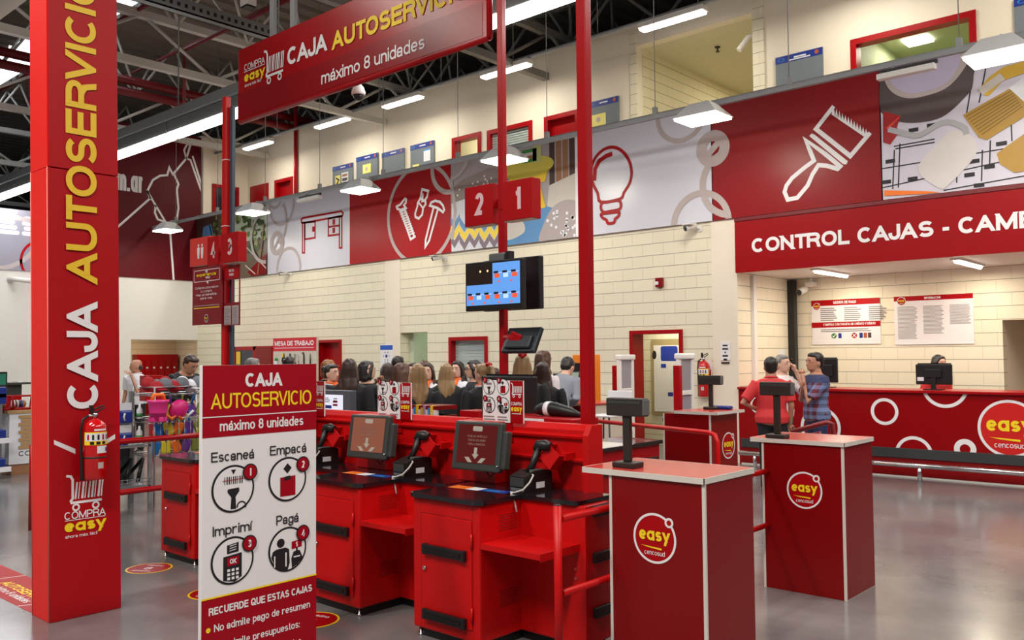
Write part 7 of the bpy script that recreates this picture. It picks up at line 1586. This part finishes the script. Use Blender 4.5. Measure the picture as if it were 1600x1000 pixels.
def person(px, topy, D, phi, label, hair='long', hm=HD, top=JK, low=TRO, sleeve='long', scarf=None, arms=('down', 'down'), skin=SK1, turn=0, bend=0, broad=1.0, male=False, group=None, collar=None, bow=None, hlen=1.2, held=None, glasses=False, vox=.012):
    p = atD(px, topy, D); Hh = p.z / math.cos(math.radians(bend) * .7) if bend else p.z
    S = Hh / (1.72 if male else 1.703)
    t = thing('person', label, 'person', (p.x, p.y, 0), group); OFF[t.name] = V((0, 0, 0))
    def finish(k, name):
        if name == 'hair' and hair in ('long', 'bob'):
            for v in k.bm.verts: v.co.x *= .87; v.co.y = .0 + v.co.y * .97
        for v in k.bm.verts:
            c = v.co
            if c.z > 1.44:
                f = min(1, (c.z - 1.44) / .08); g = 1 + (.08 if male else .0) * f; c.x *= g; c.y *= g; c.z = 1.58 + (c.z - 1.58) * g - .03 * f if c.z > 1.52 else c.z - .03 * f * (c.z - 1.44) / .08 - .0
            if turn and c.z > 1.43:
                f = min(1, (c.z - 1.43) / .08); a = math.radians(turn) * f; x, y = c.x, c.y; c.x, c.y = x * math.cos(a) - y * math.sin(a), x * math.sin(a) + y * math.cos(a)
            if bend and c.z > .9:
                f = min(1, (c.z - .9) / .25); a = math.radians(bend) * f; y, z = c.y, c.z - .95; c.y, c.z = y * math.cos(a) - z * math.sin(a), .95 + y * math.sin(a) + z * math.cos(a)
            c *= S
        return k.build(name, t)
    W_ = broad * (1.08 if male else 1.0)
    tor = [(c[0], c[1], c[2], c[3] * W_, c[4] * W_) for c in TORSO]
    # body
    k = MB(); k.loft(tor, 18); k.tube([(0, .015, 1.42), (0, .0, 1.54)], [.06 * W_, .05 * W_], 12)
    k.loft([(0, -.045, 1.495, .022, .026), (0, -.035, 1.505, .042, .05), (0, -.02, 1.535, .056, .074), (0, -.01, 1.575, .066, .088), (0, -.004, 1.62, .072, .094), (0, 0, 1.66, .071, .092), (0, .004, 1.695, .055, .072), (0, .006, 1.715, .025, .034)], 18)
    k.tube([(0, -.085, 1.615), (0, -.108, 1.580), (0, -.09, 1.568)], [.009, .014, .012], 8)
    for s in (-1, 1):
        k.ball((s * .071, .01, 1.595), (.012, .02, .032)); k.ball((s * .03, -.08, 1.628), (.028, .016, .01))
        a = arm_pts(s, arms[0 if s < 0 else 1]); k.tube(a, [.052 * W_, .05 * W_, .038, .028], 12)
        k.tube([(s * .085, .01, .93), (s * .092, -.005, .50), (s * .092, .02, .10)], [.088, .056, .04], 12); k.tube([(s * .092, .04, .05), (s * .1, -.13, .035)], [.04, .032], 10)
        d = (a[3] - a[2]).normalized(); k.ball(a[3] + d * .045, (.034, .034, .042))
    k = remesh(k, vox); k.mats = [skin]
    for s in (-1, 1):
        a = arm_pts(s, arms[0 if s < 0 else 1]); d = (a[3] - a[2]).normalized(); sd = d.orthogonal().normalized(); up = d.cross(sd)
        k.use(skin); b0 = a[3] + d * .06
        for j, L in enumerate((.058, .07, .074, .06)):
            o = sd * ((j - 1.5) * .0185); c0 = b0 + o; k.tube([c0, c0 + d * L * .5 + up * .006, c0 + d * L * .8 + up * .028, c0 + d * L * .75 + up * .045], [.0095, .009, .008, .006], 7)
        k.tube([a[3] + d * .025 + sd * .025, a[3] + d * .05 + sd * .05 + up * .015, a[3] + d * .085 + sd * .05 + up * .03], [.012, .011, .008], 7)
        k.use(EYEW); k.ball((s * .03, -.083, 1.618), (.0125, .008, .007), seg=8); k.use(INK); k.ball((s * .03, -.090, 1.618), (.006, .004, .006), seg=8)
        k.use(hm if hm is not HG else HD); k.tube([(s * .014, -.094, 1.637), (s * .032, -.093, 1.642), (s * .05, -.08, 1.636)], .004, 6)
    k.use(LIPS); k.ball((0, -.088, 1.543), (.022, .01, .007), seg=10)
    finish(k, 'body')
    # top
    e = .012; cut = 7 if collar or scarf or male else 7
    k = MB(); k.loft([(c[0], c[1], c[2], c[3] + e, c[4] + e) for c in tor[1:9]], 18)
    for s in (-1, 1):
        a = arm_pts(s, arms[0 if s < 0 else 1])
        if sleeve == 'long': k.tube([a[0], a[1], a[2], a[2].lerp(a[3], .93)], [.066 * W_, .064 * W_, .053, .042], 12)
        else: k.tube([a[0], a[1], a[1].lerp(a[2], .80)], [.066 * W_, .066 * W_, .060 * W_], 12)
    k = remesh(k, vox); k.mats = [top]; finish(k, {JK: 'jacket', REDP: 'polo_shirt'}.get(top, 'shirt'))
    # trousers and shoes
    k = MB(); k.loft([(0, .01, .82, .14 * W_, .10), (0, .01, .88, .168 * W_, .122), (0, .01, .97, .172 * W_, .124)], 18)
    for s in (-1, 1): k.tube([(s * .085, .01, .93), (s * .092, -.002, .50), (s * .092, .02, .07)], [.1, .07, .06], 12)
    k = remesh(k, .016); k.mats = [low]; finish(k, 'trousers')
    for s in (-1, 1):
        k = MB().use(SHOE); k.tube([(s * .092, .06, .035), (s * .095, .02, .045), (s * .1, -.10, .035), (s * .1, -.165, .026)], [.035, .046, .042, .022], 12); finish(k, 'shoe')
    # hair
    k = MB()
    if hair == 'bald':
        k.ball((0, .035, 1.595), (.079, .066, .05)); k.ball((0, .05, 1.585), (.066, .058, .055))
    else:
        k.ball((0, .02, 1.645), (.083, .092, .088)); k.ball((0, -.035, 1.69), (.066, .05, .035))
        rn = random.Random(px)
        if hair in ('short', 'ponytail', 'bun'): k.ball((0, .042, 1.60), (.073, .062, .07))
        if hair == 'bob':
            k.loft([(0, .05, 1.46, .075, .045), (0, .05, 1.49, .09, .055), (0, .05, 1.53, .096, .06), (0, .045, 1.60, .092, .068), (0, .04, 1.68, .084, .07)], 18)
            for s in (-1, 1): k.tube([(s * .05, -.06, 1.68), (s * .078, -.025, 1.62), (s * .090, -.005, 1.52), (s * .08, .0, 1.47)], [.02, .026, .026, .012], 8)
        if hair == 'long':
            k.loft([(0, .07, 1.50, .088, .04), (0, .06, 1.56, .092, .055), (0, .05, 1.62, .09, .066), (0, .04, 1.69, .078, .066)], 18)
            for j in range(17):
                f = j / 16 * 2 - 1; z = hlen + .10 * abs(f) + rn.uniform(-.05, .07); wv = rn.uniform(-.014, .014)
                x0, y0 = .075 * f, .055 + .035 * (1 - f * f); x1 = .092 * f + wv
                k.tube([(x0, y0, 1.62), (x0 * 1.2 + wv * .3, y0 + .005, 1.50), (x1, .085 + .02 * (1 - f * f) + rn.uniform(-.008, .008), 1.40), (x1 * .95 - wv, .105 + .012 * (1 - f * f), (1.40 + z) / 2), (x1 * .62 + wv * .5, .10, z)], [.022, .024, .023, .018, .006], 7)
            for s in (-1, 1):
                for j in range(2): k.tube([(s * .05, -.06 + .03 * j, 1.685), (s * .078, -.03 + .04 * j, 1.62), (s * .094, -.005 + .03 * j, 1.52), (s * (.10 + .01 * j), -.04 + .05 * j, 1.40), (s * .085, -.07 + .06 * j, 1.29 - .04 * j)], [.018, .024, .022, .018, .006], 7)
        if hair == 'ponytail': k.tube([(0, .09, 1.69), (0, .145, 1.68), (.01, .165, 1.58), (.015, .14, 1.46), (.015, .13, 1.40)], [.028, .032, .036, .026, .008], 10)
        if hair == 'bun': k.ball((0, .11, 1.66), .045); 
    k = remesh(k, .011, 3); k.mats = [hm]
    if bow: k.use(RED_P); k.ball((0, .10, 1.715), (.05, .02, .025)); k.ball((0, .115, 1.70), (.02, .02, .02))
    if bow == 'clip': pass
    finish(k, 'hair')
    if scarf:
        k = MB().use(WSH); k.tube([(.075 * math.cos(a), .012 + .075 * math.sin(a), 1.445 + .012 * math.sin(a)) for a in [i * PI / 8 for i in range(17)]], .018, 8); finish(k, 'shirt_collar')
        k = MB().use(scarf); k.tube([(.07 * math.cos(a), .008 + .07 * math.sin(a), 1.465 + .012 * math.sin(a)) for a in [i * PI / 8 for i in range(17)]], .020, 8)
        k.tube([(.03, -.07, 1.45), (.015, -.118, 1.37), (.02, -.128, 1.28)], [.022, .03, .012], 8); k.tube([(-.03, -.07, 1.45), (-.012, -.118, 1.38), (-.01, -.128, 1.31)], [.022, .026, .01], 8); finish(k, 'neck_scarf')
    elif collar:
        k = MB().use(collar); k.tube([(.072 * math.cos(a), .012 + .07 * math.sin(a), 1.445 + .014 * math.sin(a)) for a in [i * PI / 8 for i in range(17)]], .017, 8); finish(k, 'collar')
    if glasses:
        k = MB().use(INK)
        for s in (-1, 1): k.tube([(s * .032 + .022 * math.cos(a), -.100, 1.618 + .016 * math.sin(a)) for a in [i * PI / 6 for i in range(13)]], .0022, 5); k.tube([(s * .055, -.098, 1.622), (s * .074, .0, 1.622)], .0022, 5)
        finish(k, 'glasses')
    t.rotation_euler = (0, 0, math.radians(41.8 + phi))
    if held == 'phone':
        w_ = arm_pts(1, 'phone')[3]; q = M4.Rotation(math.radians(41.8 + phi), 4, 'Z') @ (V((.098, -.045, 1.585)) * S); k = MB().use(BLK)
        k.box((-.008, -.035, -.07), (.008, .035, .07), .004, M4.Translation(V((p.x, p.y, 0)) + q) @ R(41.8 + phi) @ R(12, 'X')); tag(k.build('mobile_phone'), 'black mobile phone at the ear of the grey haired man', 'phone')
    return t
G = 'women in black jackets by the block wall'
# circle of staff in front of the block wall
person(518, 568, 10.0, 62, 'woman with tied dark hair, orange scarf and black jacket, looking right beside the standing board', 'bun', HB_, scarf=ORS, arms=('front', 'front'))
person(513, 561, 10.8, 150, 'person with auburn hair behind the dark haired woman beside the standing board', 'bob', HK, arms=('down', 'down'))
person(546, 559, 8.8, 180, 'woman seen from behind with very long dark hair and jacket, second from the standing board', 'long', HD, broad=1.08, hlen=1.08)
person(573, 563, 9.5, 150, 'woman with a short dark bob and black jacket raising a hand to her chin', 'bob', HB_, arms=('chin', 'chin'), turn=-30)
person(622, 555, 11.3, 170, 'man with short black hair behind the two brown haired women', 'short', HB_, male=True)
person(605, 566, 10.3, 200, 'woman with long dark hair behind the left step sign, farther of two', 'long', HD)
person(628, 566, 9.0, 130, 'woman with brown hair held by a pale clip behind the left step sign', 'long', HR_, top=WSH, arms=('front', 'chin'), hlen=1.25)
person(646, 566, 10.8, -30, 'woman with dark hair, face half hidden behind the blonde streaked woman', 'long', HD)
person(653, 567, 8.4, 195, 'woman with long streaked blonde hair and black jacket right of the left step sign', 'long', HL, hlen=1.2)
person(663, 562, 11.9, 170, 'woman with brown hair standing behind the smiling woman', 'long', HR_)
person(668, 566, 10.1, -8, 'smiling woman with dark wavy hair and an orange scarf facing the camera', 'long', HD, top=WSH, scarf=ORS, arms=('front', 'front'))
person(697, 566, 9.5, 185, 'woman seen from behind with long straight blonde hair and black jacket, at the group centre', 'long', HL, broad=1.06, hlen=1.22)
person(715, 563, 10.6, -25, 'dark haired woman with orange scarf and white shirt facing left, right of the blonde woman', 'long', HB_, top=WSH, scarf=ORS, arms=('front', 'chest'))
person(740, 562, 9.9, -75, 'woman with glasses and black hair in profile, behind the ponytail woman', 'bob', HB_, glasses=True)
person(754, 567, 8.7, 205, 'woman with a blonde ponytail, red bow and orange scarf by the right step sign', 'ponytail', HL, scarf=ORS, bow=True, turn=20)
person(774, 574, 11.2, 180, 'woman with dark hair half hidden by the mid lane pole', 'bob', HD)
person(816, 551, 8.0, 180, 'woman with wavy blonde hair tied by a red bow, black jacket, under the tilted monitor', 'long', HL, bow=True, broad=1.08, hlen=1.2)
person(849, 547, 9.9, 130, 'woman with brown hair and a pale patterned blouse beside the small desk', 'long', HR_, top=FIGW, arms=('down', 'front'), hlen=1.38)
person(848, 564, 8.7, 175, 'woman with very long straight dark hair and black jacket by the small desk', 'long', HD, hlen=1.0)
person(868, 561, 10.8, 150, 'person in a grey shirt bending forward at the small desk', 'short', HB_, top=GSH, sleeve='long', bend=32, arms=('front', 'front'), male=True)
# heads over the standing board
person(452, 556, 10.8, 180, 'person with black hair showing over the standing board, before the tool display', 'bob', HB_)
person(395, 558, 11.2, 150, 'person with grey hair over the top of the standing board, before the red cabinet', 'short', HG, top=GSH, male=True)
# left side
person(213, 560, 15.0, -12, 'bald man in a white polo shirt holding one arm across his chest, by the lockers', 'bald', HD, top=WSH, sleeve='short', arms=('down', 'chin'), skin=SK2, male=True, turn=-45, collar=WSH)
person(272, 557, 12.2, 62, 'man in black with short dark hair bending forward over the toy rack', 'short', HD, skin=SK2, male=True, bend=30, arms=('front', 'front'), broad=1.1)
# at the control desk
person(1204, 556, 10.15, 168, 'man in a red polo shirt seen from behind leaning on the podium', 'short', HB_, top=REDP, sleeve='short', arms=('down', 'hip'), skin=SK2, male=True, collar=REDP, broad=1.12, vox=.01)
person(1222, 553, 11.0, 40, 'grey haired man in a pale shirt holding a phone to his ear', 'short', HG, top=FIGW, sleeve='short', low=JEAN, arms=('down', 'phone'), male=True, held='phone', vox=.01)
person(1273, 549, 10.3, -80, 'man in a red and blue plaid shirt with a hand at his mouth', 'short', HB_, top=PLAID, sleeve='short', low=JEAN, arms=('chest', 'chin'), skin=SK2, male=True, broad=1.12, vox=.01)
person(1459, 554, 12.05, 20, 'clerk with black hair and a red shirt behind the computer monitor on the red desk', 'long', HB_, top=REDP, sleeve='short', arms=('front', 'front'), bend=8, hlen=1.4)
